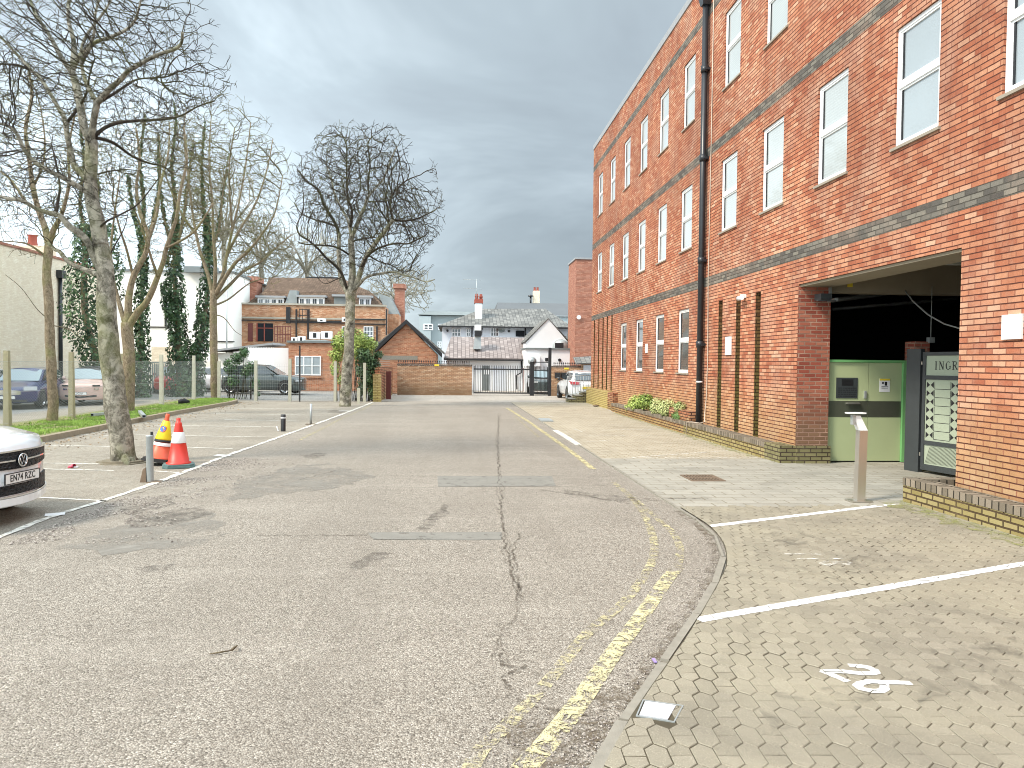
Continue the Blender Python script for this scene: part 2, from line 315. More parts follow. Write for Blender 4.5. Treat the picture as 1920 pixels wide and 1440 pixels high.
def barkmat(name, a, b, c, green=0.35, sc=1.0, flake=0.0):
    m = NM(name); v = m.world()
    n1 = m.noise(m.mapping(v, (1, 1, 0.6)), 17 * sc, 7, 0.82, 0.6)
    n2 = m.noise(v, 5 * sc, 5, 0.7, 0.4)
    col = m.ramp(n1, [(0.28, [x * 0.28 for x in a]), (0.40, a), (0.52, b), (0.68, c)])
    col = m.mix(m.ramp(n2, [(0.50, 0.0), (0.60, flake)]), col, [min(1, x * 1.25) for x in c])
    col = m.mix(m.ramp(n2, [(0.36, flake), (0.44, 0.0)]), col, [x * 0.30 for x in a])
    col = m.mix(m.ramp(m.noise(v, 1.6, 3), [(0.48, 0.0), (0.66, green)]), col, (0.20, 0.22, 0.07))
    m.set(col, 0.95, spec=0.15); m.bump(n1, 0.9, 0.03)
    return m.m
M['bark1'] = barkmat('pale_flaking_bark', (0.12, 0.108, 0.082), (0.21, 0.195, 0.155), (0.36, 0.335, 0.275), 0.35, flake=0.8)
M['bark2'] = barkmat('brown_bark', (0.13, 0.10, 0.065), (0.24, 0.19, 0.13), (0.36, 0.30, 0.21), 0.45)
M['twig1'] = barkmat('dark_twig_bark', (0.035, 0.028, 0.024), (0.06, 0.05, 0.04), (0.10, 0.085, 0.065), 0.3)
M['twig2'] = barkmat('olive_twig_bark', (0.07, 0.06, 0.03), (0.13, 0.11, 0.06), (0.20, 0.17, 0.10), 0.5)
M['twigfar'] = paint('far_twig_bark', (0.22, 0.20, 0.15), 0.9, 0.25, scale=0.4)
def leafmat(name, a, b, rough=0.55, tr=0.15):
    m = NM(name); at = m.n('ShaderNodeAttribute', attribute_name='tint')
    c = m.ramp(at.outputs['Fac'], [(0, a), (1, b)]); m.set(c, rough, spec=0.35)
    return m.m
M['ivy'] = leafmat('ivy_leaf', (0.012, 0.036, 0.014), (0.085, 0.145, 0.055), 0.45)
M['laurel'] = leafmat('laurel_leaf', (0.015, 0.05, 0.02), (0.10, 0.19, 0.07), 0.4)
M['lime'] = leafmat('yellow_green_leaf', (0.11, 0.19, 0.03), (0.46, 0.56, 0.15), 0.5)
M['variegated'] = leafmat('variegated_leaf', (0.12, 0.20, 0.04), (0.62, 0.64, 0.30), 0.5)
M['tuft'] = leafmat('grass_tuft_leaf', (0.05, 0.13, 0.03), (0.16, 0.28, 0.08), 0.5)
M['grassblade'] = leafmat('grass_blade', (0.09, 0.16, 0.03), (0.34, 0.50, 0.10), 0.7)
M['verge'] = paint('verge_turf', (0.19, 0.185, 0.07), 1.0, 0.6, scale=4, bump=0.5)
M['litterleaf'] = leafmat('dead_leaf', (0.12, 0.07, 0.03), (0.34, 0.22, 0.10), 0.8)

# ---------------------------------------------------------------- mesh builder
class MB:
    def __init__(s): s.v = []; s.f = []; s.m = []; s.uv = None; s.sm = []; s.tint = []
    def quad(s, pts, mi=0, smooth=False, tint=0.5):
        k = len(s.v); s.v += [Vector(p) for p in pts]; s.f.append(list(range(k, k + len(pts)))); s.m.append(mi); s.sm.append(smooth); s.tint.append(tint)
    def box(s, a, b, mi=0):
        x0, y0, z0 = [min(a[i], b[i]) for i in range(3)]; x1, y1, z1 = [max(a[i], b[i]) for i in range(3)]
        P = [(x0, y0, z0), (x1, y0, z0), (x1, y1, z0), (x0, y1, z0), (x0, y0, z1), (x1, y0, z1), (x1, y1, z1), (x0, y1, z1)]
        s.hexa(P, mi)
    def hexa(s, P, mi=0):
        k = len(s.v); s.v += [Vector(p) for p in P]
        for q in ((0, 3, 2, 1), (4, 5, 6, 7), (0, 1, 5, 4), (1, 2, 6, 5), (2, 3, 7, 6), (3, 0, 4, 7)):
            s.f.append([k + i for i in q]); s.m.append(mi); s.sm.append(False); s.tint.append(0.5)
    def obox(s, c, size, rot=0, mi=0, mat=None):
        Mx = mat if mat else Matrix.Rotation(rot, 3, 'Z'); c = Vector(c); h = [x / 2 for x in size]
        P = [(-1, -1, -1), (1, -1, -1), (1, 1, -1), (-1, 1, -1), (-1, -1, 1), (1, -1, 1), (1, 1, 1), (-1, 1, 1)]
        s.hexa([c + Mx @ Vector((p[0] * h[0], p[1] * h[1], p[2] * h[2])) for p in P], mi)
    def tube(s, pts, rad, n=6, mi=0, cap=True, smooth=True):
        pts = [Vector(p) for p in pts]; N = len(pts)
        if isinstance(rad, (int, float)): rad = [rad] * N
        d0 = (pts[1] - pts[0]).normalized(); a = Vector((0, 0, 1)) if abs(d0.z) < 0.9 else Vector((1, 0, 0))
        nx = d0.cross(a).normalized(); k0 = len(s.v)
        for i in range(N):
            d = (pts[min(i + 1, N - 1)] - pts[max(i - 1, 0)])
            d = d.normalized() if d.length > 1e-9 else d0
            nx = (nx - d * nx.dot(d)); nx = nx.normalized() if nx.length > 1e-6 else d.orthogonal().normalized()
            ny = d.cross(nx)
            for j in range(n):
                t = 2 * math.pi * j / n; s.v.append(pts[i] + (nx * math.cos(t) + ny * math.sin(t)) * rad[i])
        for i in range(N - 1):
            for j in range(n):
                a0 = k0 + i * n + j; b0 = k0 + i * n + (j + 1) % n
                s.f.append([a0, b0, b0 + n, a0 + n]); s.m.append(mi); s.sm.append(smooth); s.tint.append(0.5)
        if cap and n > 3:
            s.f.append([k0 + j for j in range(n)][::-1]); s.m.append(mi); s.sm.append(False); s.tint.append(0.5)
            s.f.append([k0 + (N - 1) * n + j for j in range(n)]); s.m.append(mi); s.sm.append(False); s.tint.append(0.5)
    def cyl(s, a, b, r, n=16, mi=0, r2=None): s.tube([a, b], [r, r if r2 is None else r2], n, mi)
    def lathe(s, prof, n=24, c=(0, 0, 0), mi=0, mat=None, ms=None):
        k = len(s.v); c = Vector(c)
        for (r, z) in prof:
            for j in range(n):
                t = 2 * math.pi * j / n; p = Vector((r * math.cos(t), r * math.sin(t), z)); s.v.append(c + (mat @ p if mat else p))
        for i in range(len(prof) - 1):
            for j in range(n):
                a0 = k + i * n + j; b0 = k + i * n + (j + 1) % n
                s.f.append([a0, b0, b0 + n, a0 + n]); s.m.append(ms[i] if ms else mi); s.sm.append(True); s.tint.append(0.5)
    def prism(s, poly, z0, z1, mi=0):
        n = len(poly); k = len(s.v); s.v += [Vector((p[0], p[1], z0)) for p in poly] + [Vector((p[0], p[1], z1)) for p in poly]
        s.f.append([k + n + i for i in range(n)]); s.m.append(mi); s.sm.append(False); s.tint.append(0.5)
        s.f.append([k + i for i in range(n)][::-1]); s.m.append(mi); s.sm.append(False); s.tint.append(0.5)
        for i in range(n):
            j = (i + 1) % n; s.f.append([k + i, k + j, k + n + j, k + n + i]); s.m.append(mi); s.sm.append(False); s.tint.append(0.5)
    def extr(s, poly, off, mi=0):
        poly = [Vector(p) for p in poly]; off = Vector(off); n = len(poly); k = len(s.v); s.v += poly + [p + off for p in poly]
        for f in ([k + i for i in range(n)], [k + n + i for i in range(n)][::-1]): s.f.append(f); s.m.append(mi); s.sm.append(False); s.tint.append(0.5)
        for i in range(n):
            j = (i + 1) % n; s.f.append([k + j, k + i, k + n + i, k + n + j]); s.m.append(mi); s.sm.append(False); s.tint.append(0.5)
    def build(s, name, mat, parent=None, local=False, origin='base', fix=False):
        me = bpy.data.meshes.new(name)
        if not s.v: s.v = [Vector((0, 0, 0))]
        xs = [v.x for v in s.v]; ys = [v.y for v in s.v]; zs = [v.z for v in s.v]
        c = Vector(((min(xs) + max(xs)) / 2, (min(ys) + max(ys)) / 2, min(zs)))
        me.from_pydata([tuple(v - c) for v in s.v], [], s.f)
        me.polygons.foreach_set('material_index', s.m); me.polygons.foreach_set('use_smooth', s.sm)
        uvl = me.uv_layers.new(name='UVMap'); me.update()
        buf = [0.0] * (2 * len(me.loops)); P = s.v
        for p in me.polygons:
            nn = p.normal; ax, ay, az = abs(nn.x), abs(nn.y), abs(nn.z)
            for li in p.loop_indices:
                co = P[me.loops[li].vertex_index]
                if az > 0.75 and az >= ax and az >= ay: u, w = (co.y, co.x)
                elif ax >= ay: u, w = co.y, (co.z if az < 0.3 else co.z / math.sqrt(max(1 - az * az, .05)))
                else: u, w = co.x, (co.z if az < 0.3 else co.z / math.sqrt(max(1 - az * az, .05)))
                buf[2 * li] = u; buf[2 * li + 1] = w
        uvl.data.foreach_set('uv', buf)
        if any(t != 0.5 for t in s.tint):
            at = me.attributes.new('tint', 'FLOAT', 'FACE'); at.data.foreach_set('value', s.tint)
        if fix:
            bm = bmesh.new(); bm.from_mesh(me); bmesh.ops.recalc_face_normals(bm, faces=bm.faces); bm.to_mesh(me); bm.free()
        for mm in (mat if isinstance(mat, (list, tuple)) else [mat]): me.materials.append(M[mm] if isinstance(mm, str) else mm)
        o = bpy.data.objects.new(name, me); COL.objects.link(o)
        if parent is not None:
            o.parent = parent
            if local: o.location = c
            else: o.location = c - WLOC.get(parent.name, Vector((0, 0, 0)))
        else: o.location = c
        WLOC[o.name] = c
        return o
WLOC = {}
def tag(o, label=None, cat=None, group=None, kind=None):
    if label: o['label'] = label
    if cat: o['category'] = cat
    if group: o['group'] = group
    if kind: o['kind'] = kind
    return o
def empty(name, loc, label, cat, group=None, rz=0):
    o = bpy.data.objects.new(name, None); COL.objects.link(o); o.location = loc; o.rotation_euler = (0, 0, rz); WLOC[o.name] = Vector(loc)
    return tag(o, label, cat, group)
def text(body, size, mat, parent, mtx, name='lettering', ext=0.002, bold=0.0, sx=1.0, align='CENTER'):
    cu = bpy.data.curves.new(name, 'FONT'); cu.body = body; cu.size = size; cu.extrude = ext; cu.offset = bold; cu.space_character = 1.08; cu.align_x = align; cu.align_y = 'CENTER'
    tmp = bpy.data.objects.new(name, cu); COL.objects.link(tmp)
    bpy.context.view_layer.update()
    me = bpy.data.meshes.new_from_object(tmp.evaluated_get(bpy.context.evaluated_depsgraph_get()))
    bpy.data.objects.remove(tmp); me.materials.clear(); me.materials.append(M[mat])
    o = bpy.data.objects.new(name, me); COL.objects.link(o); o.parent = parent
    o.matrix_local = mtx @ Matrix.Diagonal((sx, 1, 1, 1)); return o
def frame(loc, xdir, zdir):
    x = Vector(xdir).normalized(); z = Vector(zdir).normalized(); y = z.cross(x).normalized(); x = y.cross(z)
    return Matrix(((x.x, y.x, z.x, loc[0]), (x.y, y.y, z.y, loc[1]), (x.z, y.z, z.z, loc[2]), (0, 0, 0, 1)))
def copy_tree(o, parent=None, loc=None, rz=None):
    c = o.copy(); COL.objects.link(c); c.parent = parent
    if loc is not None: c.location = loc
    if rz is not None: c.rotation_euler = (0, 0, rz)
    for ch in o.children: copy_tree(ch, c)
    return c
# wall with rectangular holes; plane given by point fn P(u, z) and inward direction
def holed(mb, u0, u1, z0, z1, holes, Pf, inward, depth, mi=0, back=None, rev=0):
    us = sorted(set([u0, u1] + [h[i] for h in holes for i in (0, 1)])); zs = sorted(set([z0, z1] + [h[i] for h in holes for i in (2, 3)]))
    us = [u for u in us if u0 <= u <= u1]; zs = [z for z in zs if z0 <= z <= z1]
    for i in range(len(us) - 1):
        run = None
        for j in range(len(zs) - 1):
            cu, cz = (us[i] + us[i + 1]) / 2, (zs[j] + zs[j + 1]) / 2
            hole = any(h[0] < cu < h[1] and h[2] < cz < h[3] for h in holes)
            if not hole: mb.quad([Pf(us[i], zs[j]), Pf(us[i + 1], zs[j]), Pf(us[i + 1], zs[j + 1]), Pf(us[i], zs[j + 1])], mi)
    I = Vector(inward)
    for h in holes:
        dd = h[4] if len(h) > 4 else depth
        a, b, c, d = Pf(h[0], h[2]), Pf(h[1], h[2]), Pf(h[1], h[3]), Pf(h[0], h[3])
        for p, q in ((a, b), (b, c), (c, d), (d, a)):
            if h[2] <= z0 and p is a and q is b: continue
            mb.quad([p, p + I * dd, q + I * dd, q], rev)
        if len(h) > 5 and h[5]: mb.quad([x + I * dd for x in (a, b, c, d)], mi)
# ================================================================ GROUND
KERB = [(-0.9, 0.2), (-0.1, 1.7), (0.34, 2.6), (0.65, 3.24), (0.85, 3.62), (1.09, 4.04), (1.61, 4.93), (2.24, 6.1), (2.47, 6.6), (2.69, 7.29), (2.81, 8.02), (2.82, 8.75), (2.81, 9.81), (2.80, 11.68), (2.79, 13.62), (2.77, 17.44), (2.72, 22.05), (2.68, 27.62), (2.62, 34.2)]
g = MB(); g.quad([(-300, -100, -0.02), (300, -100, -0.02), (300, 400, -0.02), (-300, 400, -0.02)])
tag(g.build('ground', 'ground'), kind='structure')
g = MB(); g.quad([(-14, -12, 0), (4.5, -12, 0), (4.5, 34.6, 0), (-14, 34.6, 0)])
tag(g.build('road', 'road'), kind='structure')
g = MB(); g.quad([(-3.6, 34.4, 0.004), (8, 34.4, 0.004), (8, 41.2, 0.004), (-3.6, 41.2, 0.004)]); g.quad([(-3.2, 41.3, 0.004), (14, 41.3, 0.004), (14, 50, 0.004), (-3.2, 50, 0.004)])
tag(g.build('gateway_apron', 'apron'), kind='structure')
WHITE = [(-4.3, -4), (-4.45, 4), (-4.52, 7.81), (-4.54, 8.59), (-4.5, 9.1), (-4.42, 9.7), (-4.33, 10.82), (-4.28, 12.2), (-4.24, 14.45), (-4.15, 16.08), (-4.06, 18.2), (-3.92, 21.36), (-3.75, 26), (-3.61, 31.13), (-3.55, 33.4)]
def strip(pts, w, z=0.008, mb=None, jit=0.0, w2=None):
    mb = mb or MB(); pts = [Vector((p[0], p[1], 0)) for p in pts]
    if jit:
        Q = []
        for a, b in zip(pts, pts[1:]):
            n = max(1, int((b - a).length / 0.12)); pe = Vector((-(b - a).y, (b - a).x, 0)).normalized()
            for i in range(n): Q.append(a.lerp(b, i / n) + pe * random.uniform(-jit, jit))
        pts = Q + [pts[-1]]
    L = []
    for i, p in enumerate(pts):
        d = (pts[min(i + 1, len(pts) - 1)] - pts[max(i - 1, 0)]).normalized(); n = Vector((-d.y, d.x, 0))
        ww = w * (random.uniform(0.55, 1.3) if jit else 1)
        L.append((p + n * ww / 2, p - n * ww / 2))
    for (a, b), (c, d) in zip(L, L[1:]):
        mb.quad([(b.x, b.y, z), (d.x, d.y, z), (c.x, c.y, z), (a.x, a.y, z)])
    return mb
def smooth_line(P, n=5):
    out = []
    for i in range(len(P) - 1):
        p0 = Vector(P[max(i - 1, 0)]); p1 = Vector(P[i]); p2 = Vector(P[i + 1]); p3 = Vector(P[min(i + 2, len(P) - 1)])
        for k in range(n):
            t = k / n; out.append(tuple(0.5 * ((2 * p1) + (-p0 + p2) * t + (2 * p0 - 5 * p1 + 4 * p2 - p3) * t * t + (-p0 + 3 * p1 - 3 * p2 + p3) * t ** 3)))
    return out + [tuple(P[-1])]
# car park surface left of the white edge line
g = MB(); W2 = smooth_line(WHITE, 4)
for a, b in zip(W2, W2[1:]): g.quad([(a[0] - 0.02, a[1], 0.004), (b[0] - 0.02, b[1], 0.004), (-13.5, b[1], 0.004), (-13.5, a[1], 0.004)][::-1])
tag(g.build('car_park_surface', 'carpark'), kind='structure')
def mark(name, pts, w, mat, z=0.009, px=True, jit=0.0):
    P = [tuple(G(*p)[:2]) for p in pts] if px else pts
    return tag(strip(P, w, z, jit=jit).build(name, mat), kind='structure')
mark('white_edge_line', smooth_line(WHITE, 4), 0.10, 'whitep', px=False, jit=.006)
g = MB()
for a, b in [((62, 835), (210, 838)), ((290, 798), (520, 801)), ((255, 816), (500, 820)), ((300, 838), (436, 842)), ((75, 869), (210, 871)), ((78, 880), (215, 883)), ((20, 931), (200, 940)), ((400, 765), (625, 768)), ((400, 776), (600, 779)), ((420, 787), (560, 790)), ((290, 884), (350, 888)), ((110, 815), (205, 817))]:
    strip([tuple(G(*a)[:2]), tuple(G(*b)[:2])], 0.06, 0.009, g)
tag(g.build('parking_bay_lines', 'whitep'), kind='structure')
g = MB()
for a, b in [((404, 854), (432, 855)), ((84, 967), (122, 964)), ((635, 771), (655, 771))]: strip([tuple(G(*a)[:2]), tuple(G(*b)[:2])], 0.16, 0.010, g)
tag(g.build('parking_bay_ticks', 'white_solid'), kind='structure')
mark('double_yellow_line', smooth_line([(870, 1470), (900, 1410), (940, 1372), (990, 1320), (1040, 1265), (1100, 1190), (1160, 1140), (1195, 1100), (1220, 1060), (1227, 1030), (1222, 1000), (1205, 960), (1180, 930)], 4), 0.085, 'yellow_faint', z=0.007)
mark('double_yellow_line', smooth_line([(960, 1480), (985, 1440), (1030, 1390), (1085, 1320), (1140, 1240), (1200, 1160), (1245, 1095), (1270, 1065)], 4), 0.12, 'yellow', z=0.007)
mark('double_yellow_line', smooth_line([(1270, 1065), (1275, 1030), (1262, 1000), (1240, 980), (1200, 945), (1150, 905)], 4), 0.08, 'yellow_faint', z=0.007)
mark('yellow_line', [(1112, 880), (1075, 850), (1040, 825), (990, 790), (950, 765)], 0.11, 'yellow_solid', z=0.007)
mark('yellow_line', [(1010, 820), (985, 798), (965, 780)], 0.07, 'yellow_faint', z=0.007)
mark('yellow_line', [(560, 826), (600, 806), (640, 785), (680, 768), (700, 757)], 0.10, 'yellow_faint', z=0.007)
# worn bands beside the white line, patches, cracks, potholes
def blob(px, mat, z, name, jit=0.04, mb=None):
    P = [G(*p) for p in px]; Q = []
    for a, b in zip(P, P[1:] + P[:1]):
        n = max(2, int((b - a).length / 0.15)); pe = Vector((-(b - a).y, (b - a).x, 0)).normalized()
        for i in range(n): Q.append(a.lerp(b, i / n) + pe * random.uniform(-jit, jit))
    own = mb is None; mb = mb or MB()
    mb.quad([(p.x, p.y, z) for p in Q])
    if own:
        o = mb.build(name, mat); return tag(o, kind='structure')
blob([(820, 893), (1035, 893), (1042, 912), (822, 913)], 'patch', 0.004, 'asphalt_patch', 0.008)
blob([(690, 999), (942, 998), (940, 1013), (700, 1012)], 'patch', 0.004, 'asphalt_patch', 0.012)
blob([(560, 872), (610, 868), (700, 893), (640, 915), (540, 925), (430, 940), (440, 905)], 'puddle', 0.0035, 'scuffed_patch', 0.1)
blob([(205, 990), (300, 965), (390, 960), (430, 1000), (350, 1025), (200, 1040), (110, 1030)], 'puddle', 0.0035, 'scuffed_patch', 0.1)
blob([(300, 905), (450, 903), (420, 915), (300, 930), (200, 945), (260, 915)], 'pale_patch', 0.0055, 'scuffed_patch', 0.1)
blob([(60, 850), (205, 845), (240, 900), (180, 925), (90, 920)], 'pale_patch', 0.0065, 'scuffed_patch', 0.2)
blob([(300, 790), (420, 772), (520, 785), (420, 812), (260, 830)], 'pale_patch', 0.0065, 'scuffed_patch', 0.2)
g = MB()
for q in ([(835, 945), (850, 948), (832, 966), (800, 995), (778, 992), (805, 965)], [(700, 1035), (735, 1038), (700, 1060), (655, 1072), (672, 1050)], [(290, 962), (370, 950), (395, 962), (330, 985), (250, 990), (230, 975)], [(560, 852), (612, 849), (605, 858), (575, 862)], [(250, 1065), (330, 1058), (325, 1070), (255, 1078)],
          [(230, 955), (320, 935), (330, 945), (240, 968)], [(1060, 918), (1190, 935), (1180, 946), (1060, 926)], [(620, 768), (650, 770), (640, 775), (615, 774)]):
    blob(q, None, 0.005, '', 0.05, g)
tag(g.build('potholes', 'pothole'), kind='structure')
g = MB()
for q in ([(935, 780), (934, 830), (936, 893)], [(937, 913), (945, 998)], [(940, 1000), (955, 1060), (975, 1130)], [(972, 1000), (960, 1040), (975, 1110)], [(938, 1225), (945, 1245), (985, 1255)], [(990, 1250), (940, 1270), (955, 1305), (1000, 1320)],
          [(650, 893), (820, 893)], [(1035, 893), (1160, 893)], [(1042, 913), (1170, 910)], [(690, 913), (820, 915)], [(480, 1005), (690, 1004)], [(1010, 918), (1100, 930), (1180, 945)], [(620, 827), (930, 826)], [(930, 838), (1060, 836)], [(540, 828), (600, 826)], [(340, 902), (240, 930)], [(1000, 1330), (1110, 1345)], [(700, 880), (640, 880), (560, 900)], [(200, 885), (330, 884)]):
    strip([tuple(G(*p)[:2]) for p in q], 0.026, 0.006, g, jit=0.03)
tag(g.build('road_cracks', 'crack'), kind='structure')
M['crack2'] = sheet('wandering_crack', (0.15, 0.125, 0.10), 0.40, 0.72, 16, rgh=0.85); g = MB()
base_ = [(935, 775), (934, 830), (936, 893), (938, 915), (942, 960), (945, 1000), (950, 1040), (958, 1075), (972, 1110), (962, 1150), (948, 1190), (938, 1230), (948, 1245)]
for k in range(2):
    strip([tuple(G(x + random.uniform(-5, 5) * (1 + (y > 990)), y)[:2]) for x, y in base_], 0.013, 0.0062 + .0003 * k, g, jit=0.035)
tag(g.build('road_cracks', 'crack2'), kind='structure')
# edge dirt along the kerb and at the bottom of the picture
K2 = smooth_line(KERB, 4)
tag(strip([(p[0] - 0.055, p[1]) for p in K2 if p[1] < 9], 0.12, 0.005, jit=0.03).build('gutter_dirt', 'dirt'), kind='structure')
g = MB()
for q in ([(960, 1370), (1060, 1330), (1130, 1340), (1180, 1345), (1120, 1450), (940, 1450)], [(1150, 1290), (1215, 1270), (1190, 1330), (1130, 1340)]): blob(q, None, 0.0045, '', 0.1, g)
tag(g.build('crumbled_edge', 'dirt'), kind='structure')
# kerb stones
g = MB(); acc = 0
pts = [Vector((p[0], p[1], 0)) for p in K2]; L = [0]
for a, b in zip(pts, pts[1:]): L.append(L[-1] + (b - a).length)
def along(s):
    for i in range(len(L) - 1):
        if s <= L[i + 1]: t = (s - L[i]) / (L[i + 1] - L[i]); return pts[i].lerp(pts[i + 1], t), (pts[i + 1] - pts[i]).normalized()
    return pts[-1], (pts[-1] - pts[-2]).normalized()
s_ = 0.3; ks = MB(); kw = MB()
while s_ < L[-1] - 1:
    ln = random.uniform(0.80, 0.95); a, d = along(s_ + 0.01); b, d2 = along(s_ + ln - random.uniform(.008, .03)); n = Vector((-d.y, d.x, 0)); n2 = n
    yy = (a.y + b.y) / 2; w = 0.055 if yy < 6.6 else 0.028; zt = 0.020 + random.uniform(-.005, .005)
    if 16.2 < yy < 19.6: tgt = kw; w = 0.13
    else: tgt = ks
    P = [a + n * w / 2, a - n * w / 2, b - n2 * w / 2, b + n2 * w / 2]
    j = [Vector((random.uniform(-.004, .004), random.uniform(-.004, .004), 0)) for _ in P]
    P = [p + q for p, q in zip(P, j)]
    tgt.hexa([(P[0].x, P[0].y, -.05), (P[1].x, P[1].y, -.05), (P[2].x, P[2].y, -.05), (P[3].x, P[3].y, -.05), (P[0].x, P[0].y, zt), (P[1].x, P[1].y, zt), (P[2].x, P[2].y, zt), (P[3].x, P[3].y, zt)])
    s_ += ln
tag(ks.build('kerb_edging', 'stone', fix=True), kind='structure'); tag(kw.build('painted_kerb_edging', 'stone_white', fix=True), kind='structure')
# bed below pavers, block crossover, far block paving
def right_of_kerb(y0, y1, xr, z, mat, name, ko=.02):
    mb = MB(); P = [p for p in K2 if y0 < p[1] < y1]
    def kx(y):
        for a, b in zip(K2, K2[1:]):
            if a[1] <= y <= b[1]: return a[0] + (b[0] - a[0]) * (y - a[1]) / (b[1] - a[1])
    P = [(kx(y0), y0)] + P + [(kx(y1), y1)]
    for a, b in zip(P, P[1:]): mb.quad([(a[0] + ko, a[1], z), (xr, a[1], z), (xr, b[1], z), (b[0] + ko, b[1], z)])
    return tag(mb.build(name, mat), kind='structure')
right_of_kerb(0.3, 9.1, 9.0, 0.0195, 'joint', 'paving_bed', .03)
right_of_kerb(9.1, 13.9, 14.0, 0.016, 'slabs', 'block_crossover')
right_of_kerb(13.9, 34.1, 6.4, 0.014, 'blocks', 'block_paving')
KXY = K2
def kerbx(y):
    for a, b in zip(KXY, KXY[1:]):
        if a[1] <= y <= b[1]: return a[0] + (b[0] - a[0]) * (y - a[1]) / (b[1] - a[1])
    return KXY[0][0]
# hexagonal pavers: rows of pointed hexagons, every other one cut in two across the middle
def clip(poly, a, b):
    out = []; n = len(poly)
    def side(p): return (b[0] - a[0]) * (p[1] - a[1]) - (b[1] - a[1]) * (p[0] - a[0])
    for i in range(n):
        p, q = poly[i], poly[(i + 1) % n]; sp, sq = side(p), side(q)
        if sp >= 0: out.append(p)
        if (sp >= 0) != (sq >= 0): t = sp / (sp - sq); out.append((p[0] + (q[0] - p[0]) * t, p[1] + (q[1] - p[1]) * t))
    return out
def clip_convex(poly, cv):
    for a, b in zip(cv, cv[1:] + cv[:1]):
        poly = clip(poly, a, b)
        if len(poly) < 3: return []
    return poly
HW, HP = 0.0535, 0.105; rotA = -0.05
cs, sn = math.cos(rotA), math.sin(rotA)
def hx(cx, cy):
    return [(cx, cy + .115), (cx - HW, cy + .068), (cx - HW, cy - .068), (cx, cy - .115), (cx + HW, cy - .068), (cx + HW, cy + .068)]
tiles = []
COVER = [tuple(G(*p)[:2]) for p in ((1192, 1351), (1265, 1363), (1282, 1331), (1205, 1320))]
def inpoly(p, poly):
    c = False; n = len(poly)
    for i in range(n):
        a, b = poly[i], poly[(i + 1) % n]
        if (a[1] > p[1]) != (b[1] > p[1]) and p[0] < (b[0] - a[0]) * (p[1] - a[1]) / (b[1] - a[1]) + a[0]: c = not c
    return c
row = 0; y = 0.2
while y < 9.9:
    k = 0; x = -1.5 + (HW if row % 2 else 0)
    while x < 7.4:
        P = hx(x, y); parts = [P]
        if (k + (row % 4) // 2) % 2:
            parts = [[(x, y + .115), (x - HW, y + .068), (x - HW, y + .001), (x + HW, y + .001), (x + HW, y + .068)], [(x - HW, y - .001), (x - HW, y - .068), (x, y - .115), (x + HW, y - .068), (x + HW, y - .001)]]
        for q in parts:
            q = [(p[0] * cs - p[1] * sn + 0.3, p[0] * sn + p[1] * cs) for p in q]
            c0 = (sum(p[0] for p in q) / len(q), sum(p[1] for p in q) / len(q))
            if not (0.25 < c0[1] < 9.15): continue
            ang = math.degrees(math.atan2(c0[0], c0[1]))
            if c0[0] > 6.6 or (c0[1] < 2.2 and c0[0] > 3): continue
            kx_ = kerbx(c0[1]) + 0.035
            i0 = 0
            a = (kerbx(c0[1] - .06) + .036, c0[1] - .06); b = (kerbx(c0[1] + .06) + .036, c0[1] + .06)
            q = clip(q[::1], b, a) if c0[0] < kx_ + .12 else q
            if len(q) < 3: continue
            area = abs(sum(q[i][0] * q[(i + 1) % len(q)][1] - q[(i + 1) % len(q)][0] * q[i][1] for i in range(len(q)))) / 2
            if area < 0.0008: continue
            if inpoly(c0, COVER) : continue
            tiles.append(q)
        x += 2 * HW; k += 1
    y += 0.183; row += 1
g = MB(); TT = []
for q in tiles:
    c0 = Vector((sum(p[0] for p in q) / len(q), sum(p[1] for p in q) / len(q), 0)); nearf = c0.y < 6
    near_k = c0.x < kerbx(c0.y) + 0.45
    gap = 0.0019 + (0.0030 * random.random() if near_k else 0.0) + 0.0060 * max(0, mnoise.noise(Vector((c0.x * 1.3, c0.y * 1.3, 0))) - .05); zt = 0.0240 + random.uniform(-.0014, .0014)
    ti = random.random(); tx, ty = random.uniform(-.022, .022), random.uniform(-.022, .022)
    out, inn = [], []
    for p in q:
        v = Vector((p[0], p[1], 0)) - c0; l = v.length
        gx, gy = gap * .9, gap * 1.5; o_ = c0 + Vector((v.x * (1 - gx / .06), v.y * (1 - gy / .10), 0)); i_ = c0 + Vector((v.x * (1 - (gx + .003) / .06), v.y * (1 - (gy + .005) / .10), 0))
        zz = zt + tx * v.x + ty * v.y
        out.append((o_.x, o_.y, max(zz - .004, .0197))); inn.append((i_.x, i_.y, zz))
    ar = sum(q[i][0] * q[(i + 1) % len(q)][1] - q[(i + 1) % len(q)][0] * q[i][1] for i in range(len(q)))
    if ar < 0: out.reverse(); inn.reverse(); q.reverse()
    g.quad(inn, tint=ti)
    n = len(q)
    for i in range(n):
        j = (i + 1) % n
        g.quad([out[i], out[j], inn[j], inn[i]], tint=ti * 0.8)
        if c0.y < 7: g.quad([(out[i][0], out[i][1], 0), (out[j][0], out[j][1], 0), out[j], out[i]], tint=0.0)
    TT.append((q, c0, zt, tx, ty))
tag(g.build('hexagonal_paving', 'hex'), kind='structure')
